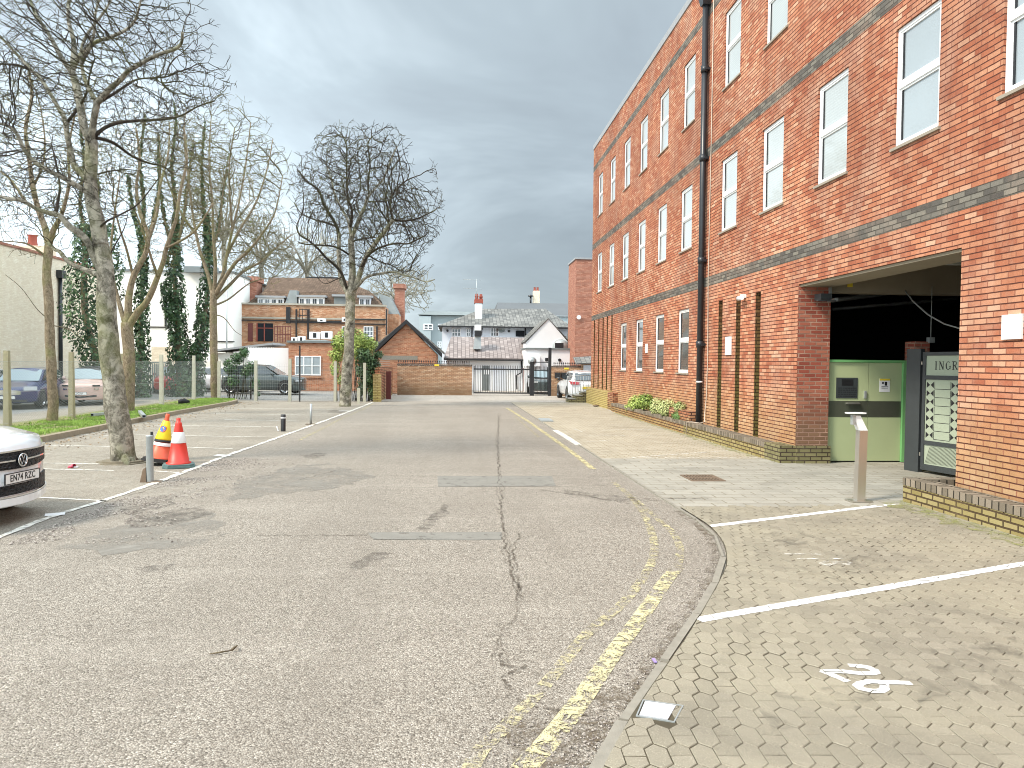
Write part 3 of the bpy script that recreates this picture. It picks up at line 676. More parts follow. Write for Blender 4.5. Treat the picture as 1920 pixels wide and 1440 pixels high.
def paint_on_tiles(pts, w, name, mat, mb=None, rag=0.0):
    mb2 = mb or MB()
    for si, (a, b) in enumerate(zip(pts, pts[1:])):
        a = Vector((a[0], a[1], 0)); b = Vector((b[0], b[1], 0)); d = (b - a).normalized(); n = Vector((-d.y, d.x, 0)) * w / 2
        R_ = [tuple(v[:2]) for v in (a - n - d * w * .2, b - n + d * w * .2, b + n + d * w * .2, a + n - d * w * .2)]
        for q, c0, zt, tx, ty in TT:
            t = (c0 - a).dot(d)
            if t < -.3 or t > (b - a).length + .3 or abs((c0 - a).dot(n.normalized())) > w + .2: continue
            sh = [tuple((c0 + (Vector((p[0], p[1], 0)) - c0) * 0.965)[:2]) for p in q]
            cl = clip_convex(sh, R_)
            if len(cl) >= 3: mb2.quad([(p[0], p[1], zt + .0025 + .0006 * (si % 4) + tx * (p[0] - c0.x) + ty * (p[1] - c0.y)) for p in cl])
    if mb is None: return tag(mb2.build(name, mat), kind='structure')
paint_on_tiles([G(1312, 1168)[:2], G(1920, 1062)[:2], (6.0, 6.66)], 0.10, 'white_bay_line', 'white_solid')
paint_on_tiles([G(1328, 991)[:2], G(1680, 948)[:2]], 0.10, 'white_bay_line', 'white_solid')
def z1(px): return [tuple(G(1450 + x / 4.237, 1000 + y / 4.237)[:2]) for x, y in px]
g = MB(); paint_on_tiles(z1([(610, 1085), (690, 1090), (750, 1100), (800, 1120), (815, 1140), (770, 1150), (700, 1150), (600, 1140), (500, 1130), (395, 1130)]), 0.05, '', '', g); paint_on_tiles(z1([(395, 1130), (470, 1160), (580, 1210)]), 0.05, '', '', g)
paint_on_tiles(z1([(1080, 1225), (980, 1222), (880, 1220), (760, 1215), (690, 1230), (665, 1248), (700, 1275), (780, 1292), (850, 1292), (885, 1270), (880, 1240), (850, 1225)]), 0.05, '', '', g)
tag(g.build('bay_number', 'white_solid'), kind='structure')
g = MB(); paint_on_tiles(z1([(100, 185), (200, 182), (290, 185), (375, 190)]), 0.05, '', '', g)
paint_on_tiles(z1([(370, 255), (430, 245), (480, 255), (560, 245), (610, 255), (580, 268), (500, 258), (430, 275), (375, 265)]), 0.05, '', '', g)
paint_on_tiles(z1([(200, 225), (300, 222), (420, 225), (590, 222)]), 0.04, '', '', g)
tag(g.build('bay_number', 'white_faint'), kind='structure')
g = MB()
for a, b in [((1175, 860), (1370, 846)), ((1180, 860), (1420, 860)), ((1090, 808), (1250, 806)), ((1060, 817), (1232, 818)), ((1135, 766), (1152, 775)), ((1010, 757), (1080, 759)), ((1024, 778), (1036, 783)), ((1075, 805), (1092, 811)), ((1100, 830), (1150, 826)), ((990, 765), (1040, 766))]:
    strip([tuple(G(*a)[:2]), tuple(G(*b)[:2])], 0.07, 0.019, g)
tag(g.build('faint_bay_lines', 'white_faint'), kind='structure')
g = MB()
for a, b in [((1050, 777), (1155, 779)), ((1400, 859), (1440, 862)), ((1180, 938), (1330, 937))]: strip([tuple(G(*a)[:2]), tuple(G(*b)[:2])], 0.05, 0.018, g, jit=.02)
tag(g.build('paving_cracks', 'crack'), kind='structure')
M['moss'] = sheet('moss_film', (0.30, 0.31, 0.10), 0.44, 0.72, 6, rgh=0.85)
tag(strip([(5.80, 2.5), (5.82, 6), (5.80, 9.4)], 0.42, 0.0295, jit=.05).build('paving_moss', 'moss'), kind='structure')
tag(strip([(5.9, 14.2), (5.9, 20), (5.9, 27)], 0.22, 0.020, jit=.04).build('paving_moss', 'moss'), kind='structure')
M['oil'] = sheet('dark_tyre_stain', (0.13, 0.12, 0.10), 0.50, 0.92, 2.6, rgh=0.8)
g = MB()
for q in ([(1480, 1060), (1640, 1045), (1700, 1075), (1520, 1100)], [(1700, 1235), (1900, 1200), (1915, 1290), (1720, 1330)], [(1420, 1010), (1500, 1000), (1560, 1020), (1450, 1030)], [(1450, 1290), (1640, 1310), (1600, 1420), (1430, 1400)]): blob(q, None, 0.030, '', 0.08, g)
tag(g.build('paving_stains', 'oil'), kind='structure')
# inspection cover near the kerb
o = empty('inspection_cover', G(1237, 1341), 'small pale steel inspection cover set in hexagonal paving by the kerb', 'drain cover')
C4 = [G(1192, 1351), G(1265, 1363), G(1282, 1331), G(1205, 1320)]; cc = sum(C4, Vector()) / 4
g = MB()
for a, b in zip(C4, C4[1:] + C4[:1]):
    ai = a.lerp(cc, .07); bi = b.lerp(cc, .07); g.hexa([(a.x, a.y, 0), (b.x, b.y, 0), (bi.x, bi.y, 0), (ai.x, ai.y, 0), (a.x, a.y, .0255), (b.x, b.y, .0255), (bi.x, bi.y, .0255), (ai.x, ai.y, .0255)])
g.build('frame', 'galv', o, fix=True)
g = MB(); I = [p.lerp(cc, .15) for p in C4]; I[1] = I[1].lerp(I[0], .14); I[2] = I[2].lerp(I[3], .12); g.prism([(p.x, p.y) for p in I], 0.007, 0.0265); lid = g.build('lid', 'galv', o, fix=True)
M['lidm'] = paint('pale_zinc_lid', (0.62, 0.64, 0.68), 0.5, 0.15, metal=0.2, scale=9); lid.data.materials[0] = M['lidm']
# drain grate on crossover
o = empty('drain_grate', (3.93, 11.47, .016), 'rusty rectangular drain grate in the block crossover', 'drain grate')
M['rust'] = paint('rusty_iron', (0.17, 0.12, 0.08), 0.8, 0.4, scale=18)
g = MB(); X0, X1, Y0, Y1 = 3.66, 4.2, 11.16, 11.78
for a, b in (((X0, Y0), (X1, Y0 + .04)), ((X0, Y1 - .04), (X1, Y1)), ((X0, Y0 + .04), (X0 + .04, Y1 - .04)), ((X1 - .04, Y0 + .04), (X1, Y1 - .04))): g.box((a[0], a[1], .012), (b[0], b[1], .028))
g.build('frame', 'rust', o)
g = MB(); g.quad([(X0 + .04, Y0 + .04, .018), (X1 - .04, Y0 + .04, .018), (X1 - .04, Y1 - .04, .018), (X0 + .04, Y1 - .04, .018)]); g.build('pit', 'dark_in', o)
g = MB()
for i in range(9):
    x = X0 + .07 + i * .05
    g.box((x, Y0 + .04, .019), (x + .025, Y1 - .04, .026))
g.box((X0 + .04, 11.44, .0195), (X1 - .04, 11.50, .027)); g.build('bars', 'rust', o)

# ================================================================ RED BRICK OFFICE BUILDING (right)
BX = 6.3; YF = 33.95; YN = -6.0; ZT = 11.55
F1 = [7.76, 9.90, 12.20, 14.55, 16.92, 20.08, 22.47, 24.94, 27.34, 29.78, 32.23]
F2 = [7.3, 9.75, 12.1, 14.49, 16.85, 20.0, 22.44, 24.85, 27.25, 29.75, 32.24]
F0 = [20.17, 22.56, 25.08, 27.45]
office = empty('brick_office_building', (BX, 14, 0), 'three storey red brick office building with white windows and grey brick bands', 'building')
holes = []
for y in F1: holes.append((y - .5, y + .5, 4.95, 6.64, .09))
for y in F2: holes.append((y - .5, y + .5, 8.30, 10.06, .09))
for y in F0: holes.append((y - .49, y + .49, 1.585, 3.33, .09))
slots = [(y - .13, y + .13, .32, 3.33) for y in (17.30, 16.19, 15.11)] + [(y - .12, y + .12, .74, 3.765) for y in (33.2, 32.2, 31.27, 30.4, 29.5)]
for h_ in slots: holes.append(h_ + (.0,))
holes.append((8.88, 13.30, -0.05, 3.30, .62))
g = MB(); holed(g, YN, YF, -.05, ZT, holes, lambda u, z: Vector((BX, u, z)), (1, 0, 0), .1, 0, rev=0)
M['recess'] = brick('shaded_algae_recess_brick', [(0, (0.11, 0.05, 0.02)), (0.5, (0.18, 0.09, 0.035)), (1, (0.24, 0.14, 0.06))], (0.05, 0.03, 0.015), soil=((0.15, 0.13, 0.04), 2.0, 2.0, 0.8))  # algae brick, darkened further so the recess shade sits in its colour
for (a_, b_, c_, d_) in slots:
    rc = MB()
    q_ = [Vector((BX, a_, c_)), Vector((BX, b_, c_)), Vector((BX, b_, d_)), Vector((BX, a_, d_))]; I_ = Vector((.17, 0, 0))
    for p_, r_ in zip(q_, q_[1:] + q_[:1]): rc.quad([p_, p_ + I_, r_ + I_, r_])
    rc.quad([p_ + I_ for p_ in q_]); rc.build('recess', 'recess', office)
# opening reveals use pier brick / soffit concrete: far end, top
g.quad([(BX, YF, -.05), (BX + 14, YF, -.05), (BX + 14, YF, ZT), (BX, YF, ZT)])
g.quad([(BX, YN, -.05), (BX + 14, YN, -.05), (BX + 14, YN, ZT), (BX, YN, ZT)])
g.quad([(BX + 14, YN, -.05), (BX + 14, YF, -.05), (BX + 14, YF, ZT), (BX + 14, YN, ZT)])
g.build('wall', 'facade', office)
g = MB(); g.box((BX - .03, YN - .03, ZT), (BX + 14.03, YF + .03, ZT + .2)); g.build('parapet_coping', 'coping', office)
g = MB()
for z0, z1_ in ((3.765, 4.0), (7.0, 7.235), (10.52, 10.755)): g.box((BX - .003, YN, z0), (BX + .05, YF + .003, z1_))
g.build('brick_band', 'band', office)
# reveal skins: pier face (towards the camera), opposite reveal and concrete lintel soffit
g = MB(); g.quad([(BX + .004, 13.296, -.05), (BX + .62, 13.296, -.05), (BX + .62, 13.296, 3.296), (BX + .004, 13.296, 3.296)]); g.quad([(BX + .62, 13.296, -.05), (BX + .62, 13.9, -.05), (BX + .62, 13.9, 4), (BX + .62, 13.296, 4)])
g.build('pier', 'pier', office)
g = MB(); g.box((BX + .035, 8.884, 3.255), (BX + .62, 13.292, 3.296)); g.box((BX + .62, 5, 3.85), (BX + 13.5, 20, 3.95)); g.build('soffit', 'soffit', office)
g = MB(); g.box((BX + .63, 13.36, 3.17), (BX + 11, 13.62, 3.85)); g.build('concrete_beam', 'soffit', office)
g = MB()
for y0 in (): pass
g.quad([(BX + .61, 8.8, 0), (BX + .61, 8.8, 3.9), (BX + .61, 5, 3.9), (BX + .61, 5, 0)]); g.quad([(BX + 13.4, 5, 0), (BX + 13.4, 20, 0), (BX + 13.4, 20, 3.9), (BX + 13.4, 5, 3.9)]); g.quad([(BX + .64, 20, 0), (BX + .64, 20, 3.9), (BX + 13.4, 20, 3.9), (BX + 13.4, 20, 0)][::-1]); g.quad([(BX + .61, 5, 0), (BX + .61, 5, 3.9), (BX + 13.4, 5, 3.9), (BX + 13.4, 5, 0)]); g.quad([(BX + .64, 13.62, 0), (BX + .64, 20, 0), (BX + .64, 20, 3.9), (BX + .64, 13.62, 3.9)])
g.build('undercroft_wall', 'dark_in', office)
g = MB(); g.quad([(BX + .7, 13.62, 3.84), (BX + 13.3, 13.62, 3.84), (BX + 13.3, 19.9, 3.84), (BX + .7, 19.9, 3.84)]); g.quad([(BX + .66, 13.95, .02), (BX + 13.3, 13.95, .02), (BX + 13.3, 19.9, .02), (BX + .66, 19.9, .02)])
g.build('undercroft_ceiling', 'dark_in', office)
def window(y, z0, z1, kind, w=1.0, tilt=0):
    zm = z0 + (z1 - z0) * .515; x0 = BX + .035; fr = 0.055; h = w / 2
    f = MB()
    f.box((x0, y - h, z0), (x0 + .055, y - h + fr, z1)); f.box((x0, y + h - fr, z0), (x0 + .055, y + h, z1))
    f.box((x0, y - h + fr, z1 - fr), (x0 + .055, y + h - fr, z1)); f.box((x0, y - h + fr, z0), (x0 + .055, y + h - fr, z0 + fr))
    f.box((x0 - .008, y - h + fr, zm - .045), (x0 + .05, y + h - fr, zm + .045))
    for a, b in ((z0 + fr, zm - .045), (zm + .045, z1 - fr)):   # opening sash rims
        f.box((x0 + .012, y - h + fr, a), (x0 + .05, y - h + fr + .035, b)); f.box((x0 + .012, y + h - fr - .035, a), (x0 + .05, y + h - fr, b))
        f.box((x0 + .012, y - h + fr + .035, a), (x0 + .05, y + h - fr - .035, a + .03)); f.box((x0 + .012, y - h + fr + .035, b - .03), (x0 + .05, y + h - fr - .035, b))
    fo = f.build('window', 'upvc', office)
    for a, b in ((z0 + fr, zm - .045), (zm + .045, z1 - fr)):
        p = MB(); p.quad([(x0 + .034, y - h + fr + .03, a + .025), (x0 + .034, y - h + fr + .03, b - .025), (x0 + .034, y + h - fr - .03, b - .025), (x0 + .034, y + h - fr - .03, a + .025)]); p.build('pane', kind, fo)
    gk = MB()
    for a, b in ((z0 + fr + .03, zm - .075), (zm + .075, z1 - fr - .03)): gk.box((x0 + .018, y + h - fr - .062, a), (x0 + .033, y + h - fr - .036, b))
    gk.build('gasket', 'black', fo)
    sl_ = MB(); sl_.box((BX - .035, y - h - .05, z0 - .042), (BX + .09, y + h + .05, z0 - .002)); sl_.build('sill', 'sill', fo)
for i, y in enumerate(F1): window(y, 4.95, 6.64, 'pane_clear' if i in (0, 1) else 'pane')
for i, y in enumerate(F2): window(y, 8.30, 10.06, 'pane')
for i, y in enumerate(F0): window(y, 1.585, 3.33, 'pane_dark', .98)
# yellow mossy plinth at the far end
g = MB(); g.box((6.12, 29.2, 0), (BX + .002, YF + .1, .72)); g.build('plinth', 'plinth', office)
g = MB(); g.box((6.10, 28.2, 0), (BX + .002, 29.2, .70)); g.build('plinth', 'planter_red', office)
# drainpipe
o = empty('drainpipe', (6.2, 18.42, 0), 'black cast drainpipe running up the red brick front past three floors', 'drainpipe')
g = MB(); g.cyl((6.19, 18.42, .05), (6.19, 18.42, 10.85), .075, 14); g.build('pipe', 'pipe', o)
g = MB()
for z in (2.25, 4.35, 6.9, 9.1): g.cyl((6.19, 18.42, z), (6.19, 18.42, z + .16), .095, 14); g.box((6.19, 18.30, z + .04), (6.31, 18.54, z + .10))
g.build('collar', 'pipe', o)
g = MB(); g.hexa([(6.09, 18.32, 10.75), (6.29, 18.32, 10.75), (6.29, 18.52, 10.75), (6.09, 18.52, 10.75), (6.02, 18.22, 11.1), (6.29, 18.22, 11.1), (6.29, 18.62, 11.1), (6.02, 18.62, 11.1)]); g.build('hopper', 'pipe', o)
g = MB(); g.cyl((6.19, 18.42, 1.36), (6.19, 18.42, 1.40), .082, 14); g.build('clip', 'white', o)
g = MB(); g.tube([(6.28, 18.1, 10.8), (6.28, 18.1, 7.3), (6.27, 18.12, 4), (6.28, 18.08, 2.0), (6.27, 18.1, 1.0), (6.25, 18.15, .55), (6.2, 18.0, .4), (6.1, 18.05, .36), (5.98, 18.3, .37), (5.95, 18.6, .35), (5.93, 18.6, .05)], .012, 6)
tag(g.build('wall_cable', 'cable'), 'thin pale cable clipped down the brickwork beside the drainpipe', 'cable')
for (y, z, w, h, l) in ((24.0, 2.33, .24, .30, 'small white notice on brick wall between the ground floor windows'), (16.72, 2.25, .34, .42, 'white square plate on brick wall between the tall recesses'), (7.98, 2.27, .30, .28, 'white square plate on brick wall right of the car park opening')):
    g = MB(); g.box((6.272, y - w / 2, z - h / 2), (6.298, y + w / 2, z + h / 2)); tag(g.build('wall_plate', 'white'), l, 'sign')
p = AX(1398, 556); o = empty('security_camera', (6.27, p.y, p.z), 'small white security camera on brick wall above the tall recesses', 'security camera')
g = MB(); g.box((6.2, p.y - .04, p.z - .03), (6.3, p.y + .04, p.z + .05)); g.build('bracket', 'white', o)
g = MB(); g.tube([(6.2, p.y + .15, p.z - .03), (6.16, p.y - .15, p.z - .04)], .05, 10); g.build('housing', 'white', o)
o = empty('security_camera', (6.9, 13.2, 3.0), 'grey security camera under the concrete lintel beside the opening', 'security camera')
g = MB(); g.box((6.84, 13.0, 2.98), (6.90, 13.28, 3.04)); g.box((6.86, 13.22, 3.03), (6.9, 13.27, 3.25)); g.build('bracket', 'galv', o)
g = MB(); g.box((6.56, 12.96, 3.0), (6.76, 13.2, 3.11)); g.box((6.5, 12.94, 2.97), (6.84, 13.0, 2.99)); g.build('housing', 'gate_dark', o)
# strip light under the soffit, yellow tag, hanging cable
o = empty('ceiling_light', (8, 12.2, 3.75), 'unlit fluorescent strip light under the car park ceiling', 'light fitting')
a = AY(1697, 505, 12.6); g = MB(); g.box((a.x, 12.5, 3.62), (a.x + 1.5, 12.66, 3.70)); g.build('diffuser', 'cowl', o)
g = MB(); g.box((a.x, 12.52, 3.70), (a.x + 1.5, 12.64, 3.85)); g.build('housing', 'cowl', o)
a = AY(1593, 530, 13.35); g = MB(); g.box((a.x - .04, 13.33, a.z - .08), (a.x + .05, 13.355, a.z + .08)); tag(g.build('beam_tag', 'yellowsign'), 'small faded yellow tag fixed to the concrete beam', 'tag')
g = MB(); g.tube([AY(1697, 545, 13.3), AY(1712, 565, 13.1), AY(1740, 590, 12.8), AY(1770, 607, 12.5), AY(1800, 616, 12.2), AY(1840, 618, 11.9)], .014, 6)
tag(g.build('hanging_cable', 'galv'), 'slack grey cable hanging below the beam in the dark opening', 'cable')
g = MB(); a = AY(1747, 560, 13.2); g.cyl((a.x, 13.2, 2.3), (a.x, 13.2, 3.3), .008, 6); g.box((a.x - .05, 13.15, 2.26), (a.x + .05, 13.25, 2.36)); tag(g.build('hanging_rod', 'galv'), 'thin vertical rod with a small box above the vehicle gate', 'rod')
g = MB(); g.tube([AY(1560, 563, 15), AY(1640, 553, 15.5), AY(1700, 544, 16)], .05, 8); g.tube([AY(1560, 580, 17), AY(1795, 560, 17)], .04, 8); tag(g.build('ceiling_pipes', 'galv'), 'dim grey pipes running under the ceiling of the dark car park', 'pipes')
# green double doors
gy = 13.38
def dx_(px): return AY(px, 770, gy).x
xL, xM, xR, xF = dx_(1553) - .02, dx_(1627), dx_(1689), dx_(1700)
zt = AY(1620, 680, gy).z; zb = AY(1620, 864, gy).z
gd = empty('green_double_door', ((xL + xR) / 2, gy, 0), 'sage green metal double doors under the concrete beam of the opening', 'door')
for a, b in ((xL, xM - .004), (xM + .004, xR)):
    g = MB(); g.box((a, gy, zb), (b, gy + .05, zt)); lf = g.build('door_leaf', 'green_door', gd)
    g = MB(); g.box((a, gy - .004, AY(1620, 782, gy).z), (b, gy - .001, AY(1620, 752, gy).z)); g.build('kick_band', 'grey_band', lf)
g = MB(); g.box((xL, gy - .03, zt + .004), (xF, gy + .06, zt + .05)); g.box((xR + .004, gy - .05, .03), (xF, gy + .06, zt + .003)); g.build('frame', 'green_frame', gd)
a = AY(1569, 708, gy - .02); b = AY(1608, 747, gy - .02); g = MB(); g.box((a.x, gy - .012, b.z), (b.x, gy - .001, a.z)); pn = g.build('notice_panel', 'gate_dark', gd)
g = MB(); g.box((a.x + .10, gy - .016, a.z - .15), (b.x - .09, gy - .013, a.z - .03)); g.build('logo_plate', 'black', pn)
g = MB(); w_ = .06; g.box((a.x + .14, gy - .019, a.z - .12), (b.x - .13, gy - .0165, a.z - .115)); g.box((a.x + .14, gy - .019, a.z - .065), (b.x - .13, gy - .0165, a.z - .06))
for k in range(5):
    zz = a.z - .20 - k * .038; x = a.x + .03
    while x < b.x - .04: l = random.uniform(.015, .05); g.box((x, gy - .015, zz), (min(x + l, b.x - .02), gy - .0125, zz + .014)); x += l + .012
g.build('small_print', 'black', pn)
a = AY(1650, 710, gy - .02); b = AY(1669, 735, gy - .02); g = MB(); g.box((a.x, gy - .006, b.z), (b.x, gy - .001, a.z)); sg = g.build('warning_sticker', 'white', gd)
g = MB(); g.box((a.x, gy - .009, a.z - .035), (b.x, gy - .0065, a.z)); g.build('yellow_strip', 'yellowsign', sg)
g = MB(); c0 = (a.x + b.x) / 2; g.box((c0 + .0, gy - .009, a.z - .13), (c0 + .045, gy - .0065, a.z - .06)); g.box((c0 - .05, gy - .009, a.z - .10), (c0 - .02, gy - .0065, a.z - .06)); g.box((c0 - .06, gy - .009, a.z - .155), (c0 + .07, gy - .0065, a.z - .145)); g.box((c0 - .06, gy - .009, a.z - .18), (c0 + .06, gy - .0065, a.z - .172)); g.build('pictogram', 'black', sg)
a = AY(1623, 740, gy - .03); g = MB(); g.box((a.x - .02, gy - .03, a.z - .07), (a.x + .02, gy - .001, a.z + .07)); g.build('handle', 'galv', gd)
a = AY(1600, 757, gy - .03); g = MB(); g.box((a.x - .13, gy - .06, a.z - .006), (a.x + .12, gy - .001, a.z + .022)); g.build('pull_handle', 'steel', gd)
# red pier beside the doors
g = MB(); g.box((xF + .01, 13.2, 0), (xF + .30, 13.5, 2.28)); tag(g.build('gate_pier', 'pier'), 'narrow red brick pier between green doors and vehicle gate', 'pier')
# vehicle gate leaf with white panels
g0 = Vector((7.92, 12.27, 0)); gdir = Vector((.20, -.98, 0)).normalized(); gn = Vector((gdir.y, -gdir.x, 0))
g0 = g0 + gdir * .19
gate = empty('vehicle_gate', g0, 'dark steel vehicle gate with pale panels open inside the brick opening', 'gate')
def gp(s, z, o=0.0): return g0 + gdir * s + gn * o + Vector((0, 0, z))
def gbox(mb, s0, s1, z0, z1, o0=-.03, o1=.03, mi=0):
    P = [gp(s0, z0, o0), gp(s1, z0, o0), gp(s1, z0, o1), gp(s0, z0, o1), gp(s0, z1, o0), gp(s1, z1, o0), gp(s1, z1, o1), gp(s0, z1, o1)]; mb.hexa(P, mi)
GW = 1.25; g = MB()
gbox(g, 0, .06, .07, 2.06); gbox(g, GW - .06, GW, .07, 2.06)
for z0, z1_ in ((.07, .17), (.50, .57), (1.60, 1.67), (2.0, 2.06)): gbox(g, .06, GW - .06, z0, z1_, -.028, .028)
g.build('frame', 'gate_dark', gate, fix=True)
g = MB(); gbox(g, .06, GW - .06, 1.67, 2.0, -.012, .012); gbox(g, .06, GW - .06, .57, 1.60, -.0125, .0125); gbox(g, .06, GW - .06, .17, .50, -.0118, .0118); pnl = g.build('panel', 'gate_pale', gate, fix=True)
g = MB(); nz = 7; hh = (1.58 - .60) / nz
sgn = -1 if gp(0, 0, .1).x > gp(0, 0, 0).x else 1
of = -.014 if gn.x > 0 else .014
def tri(mb, a, b, c): mb.quad([gp(*a, of), gp(*b, of), gp(*c, of)]); mb.quad([gp(*c, of * 1.02), gp(*b, of * 1.02), gp(*a, of * 1.02)])
for k in range(nz):
    zc = .60 + hh * (k + .5)
    for s0, s1 in ((.08, .15), (.225, .16), (.575, .645), (.72, .655), (1.18, 1.11)):
        tri(g, (s0, zc - hh * .38), (s0, zc + hh * .38), (s1, zc))
    for (a, b, c, d) in [q for o_ in (0, .50) for q in ((.24 + o_, .565 + o_, zc - hh * .5, zc - hh * .5 + .008), (.24 + o_, .248 + o_, zc - hh * .5 + .009, zc + hh * .5 - .012), (.557 + o_, .565 + o_, zc - hh * .5 + .009, zc + hh * .5 - .012))]:
        gbox(g, a, b, c, d, min(of * 1.1, of * .9), max(of * 1.1, of * .9))
for k in range(46):   # slanted louvre marks of the lower vent
    s0 = .08 + k * .024
    if s0 + .1 < GW - .08: g.quad([gp(s0, .19, of * 1.05), gp(s0 + .006, .19, of * 1.05), gp(s0 + .106, .48, of * 1.05), gp(s0 + .10, .48, of * 1.05)])
g.build('pattern', 'black', pnl, fix=True)
# INGR lettering, thick and thin strokes with serifs
def stroke(mb, pts, w):
    for a, b in zip(pts, pts[1:]):
        d = Vector((b[0] - a[0], b[1] - a[1])); L_ = d.length; d /= L_; n = Vector((-d.y, d.x)) * w / 2
        P = [(a[0] - n.x, a[1] - n.y), (b[0] - n.x, b[1] - n.y), (b[0] + n.x, b[1] + n.y), (a[0] + n.x, a[1] + n.y)]
        mb.quad([gp(p[0], p[1], of * 1.1) for p in P]); mb.quad([gp(p[0], p[1], of * 1.12) for p in P][::-1])
g = MB(); zb_, zt_ = 1.77, 1.90; sc = 1.0
def T(x, z): return (x, zb_ + (zt_ - zb_) * z)
s = .26
stroke(g, [T(s, 0), T(s, 1)], .020); stroke(g, [T(s - .022, 0), T(s + .022, 0)], .007); stroke(g, [T(s - .022, 1), T(s + .022, 1)], .007)
s = .335
stroke(g, [T(s, 0), T(s, 1)], .008); stroke(g, [T(s, 1), T(s + .07, 0)], .022); stroke(g, [T(s + .07, 0), T(s + .07, 1)], .008); stroke(g, [T(s - .02, 1), T(s + .012, 1)], .007); stroke(g, [T(s - .016, 0), T(s + .016, 0)], .007); stroke(g, [T(s + .054, 1), T(s + .086, 1)], .007)
s = .465; arc = [(s + .036 + .040 * math.cos(t), .5 + .5 * math.sin(t)) for t in [R(a) for a in range(50, 331, 20)]]
for i in range(len(arc) - 1):
    a, b = arc[i], arc[i + 1]; stroke(g, [T(*a), T(*b)], .020 if abs(a[1] - .5) < .35 and a[0] < s + .03 else .010)
stroke(g, [T(s + .073, .1), T(s + .073, .42)], .016); stroke(g, [T(s + .052, .42), T(s + .088, .42)], .007)
s = .60
stroke(g, [T(s, 0), T(s, 1)], .020); stroke(g, [T(s - .022, 0), T(s + .022, 0)], .007); stroke(g, [T(s - .022, 1), T(s + .035, 1), T(s + .058, .9), T(s + .06, .72), T(s + .04, .56), T(s, .52)], .011); stroke(g, [T(s + .028, .52), T(s + .075, 0)], .019)
g.build('lettering', 'black', pnl)
g = MB(); gbox(g, -.33, -.03, .0, 2.12, -.04, .05); g.build('gate_post', 'gate_dark', gate, fix=True)
g = MB(); gbox(g, -.02, .0, 1.85, 1.90, of * 3, 0.02); gbox(g, -.02, .0, .3, .36, of * 3, .02); g.build('hinge', 'steel', gate, fix=True)
# planters
def planter_run(y0, y1, mat, ht, parent, nm='front_wall'):
    g = MB(); g.box((5.98, y0, 0), (6.20, y1, ht - .095)); g.build(nm, mat, parent)
    g = MB(); g.box((5.972, y0, ht - .095), (6.215, y1, ht)); g.build('coping', 'cap', parent)
o = empty('brick_planter', (6.1, 20, 0), 'long low brick planter along the office wall left of the opening', 'planter')
planter_run(13.92, 19.0, 'planter', .335, o); planter_run(19.0, 27.9, 'planter_red', .335, o)
M['mossend'] = brick('mossy_end_brick', [(0, (0.14, 0.11, 0.07)), (0.5, (0.27, 0.22, 0.13)), (1, (0.40, 0.33, 0.2))], (0.06, 0.045, 0.03), soil=((0.2, 0.2, 0.08), .4, .4, .5))
g = MB(); g.box((5.98, 13.24, 0), (6.285, 13.915, .335)); g.box((6.285, 13.2, 0), (6.93, 13.285, .335)); g.build('end_wall', 'mossend', o)
g = MB(); g.box((6.2, 13.92, .0), (6.297, 27.9, .27)); g.build('soil', 'soil', o)
g = MB(); g.box((6.06, 18.75, .0), (6.297, 20.6, .60)); g.build('raised_end', 'planter_red', o)
o = empty('brick_planter', (6.1, 6, 0), 'low yellow brick planter with grey coping right of the opening', 'planter')
planter_run(-3, 9.46, 'planter', .335, o)
g = MB(); g.box((6.20, 9.24, 0), (6.95, 9.46, .24)); g.build('end_wall', 'planter', o)
g = MB(); g.box((6.215, 9.23, .24), (6.97, 9.465, .335)); g.box((6.75, 8.9, .20), (6.97, 9.23, .333)); g.build('end_coping', 'cap', o)
g = MB(); g.box((6.2, 8.87, 0), (6.75, 9.23, .17)); g.build('soil', 'soil', o)
# stainless access post
b0 = G(1611, 942); o = empty('access_post', b0, 'bent stainless steel access post standing before the green doors', 'post')
z_ = Vector((0, 0, 1)); tx_ = Vector((-.12, -.05, 0))
g = MB()
def post_sec(c, w, d): return [c + Vector((-w / 2, -d / 2, 0)), c + Vector((w / 2, -d / 2, 0)), c + Vector((w / 2, d / 2, 0)), c + Vector((-w / 2, d / 2, 0))]
yb = b0.y; lo = post_sec(Vector((b0.x, yb, 0.02)), .11, .10); hi = post_sec(Vector(AY(1616, 807, yb)), .11, .10); tp = post_sec(Vector(AY(1604, 779, yb)), .10, .07)
g.hexa(lo + hi)
g.build('column', 'steel', o)
g = MB(); hi2 = [p + Vector((0, 0, .002)) for p in hi]; g.hexa(hi2 + tp); g.build('head', 'white', o)
a = AY(1600, 775, yb); g = MB(); g.box((a.x - .09, yb - .07, a.z - .004), (a.x + .14, yb + .05, a.z + .014)); g.build('top_plate', 'white', o)
g = MB(); a = AY(1600, 786, yb); g.box((a.x - .035, yb - .05, a.z - .07), (a.x + .005, yb + .01, a.z + .06)); g.build('reader', 'galv', o)
g = MB(); g.box((b0.x - .15, yb - .11, .02), (b0.x + .13, yb + .11, .032)); g.build('base_plate', 'steel', o)

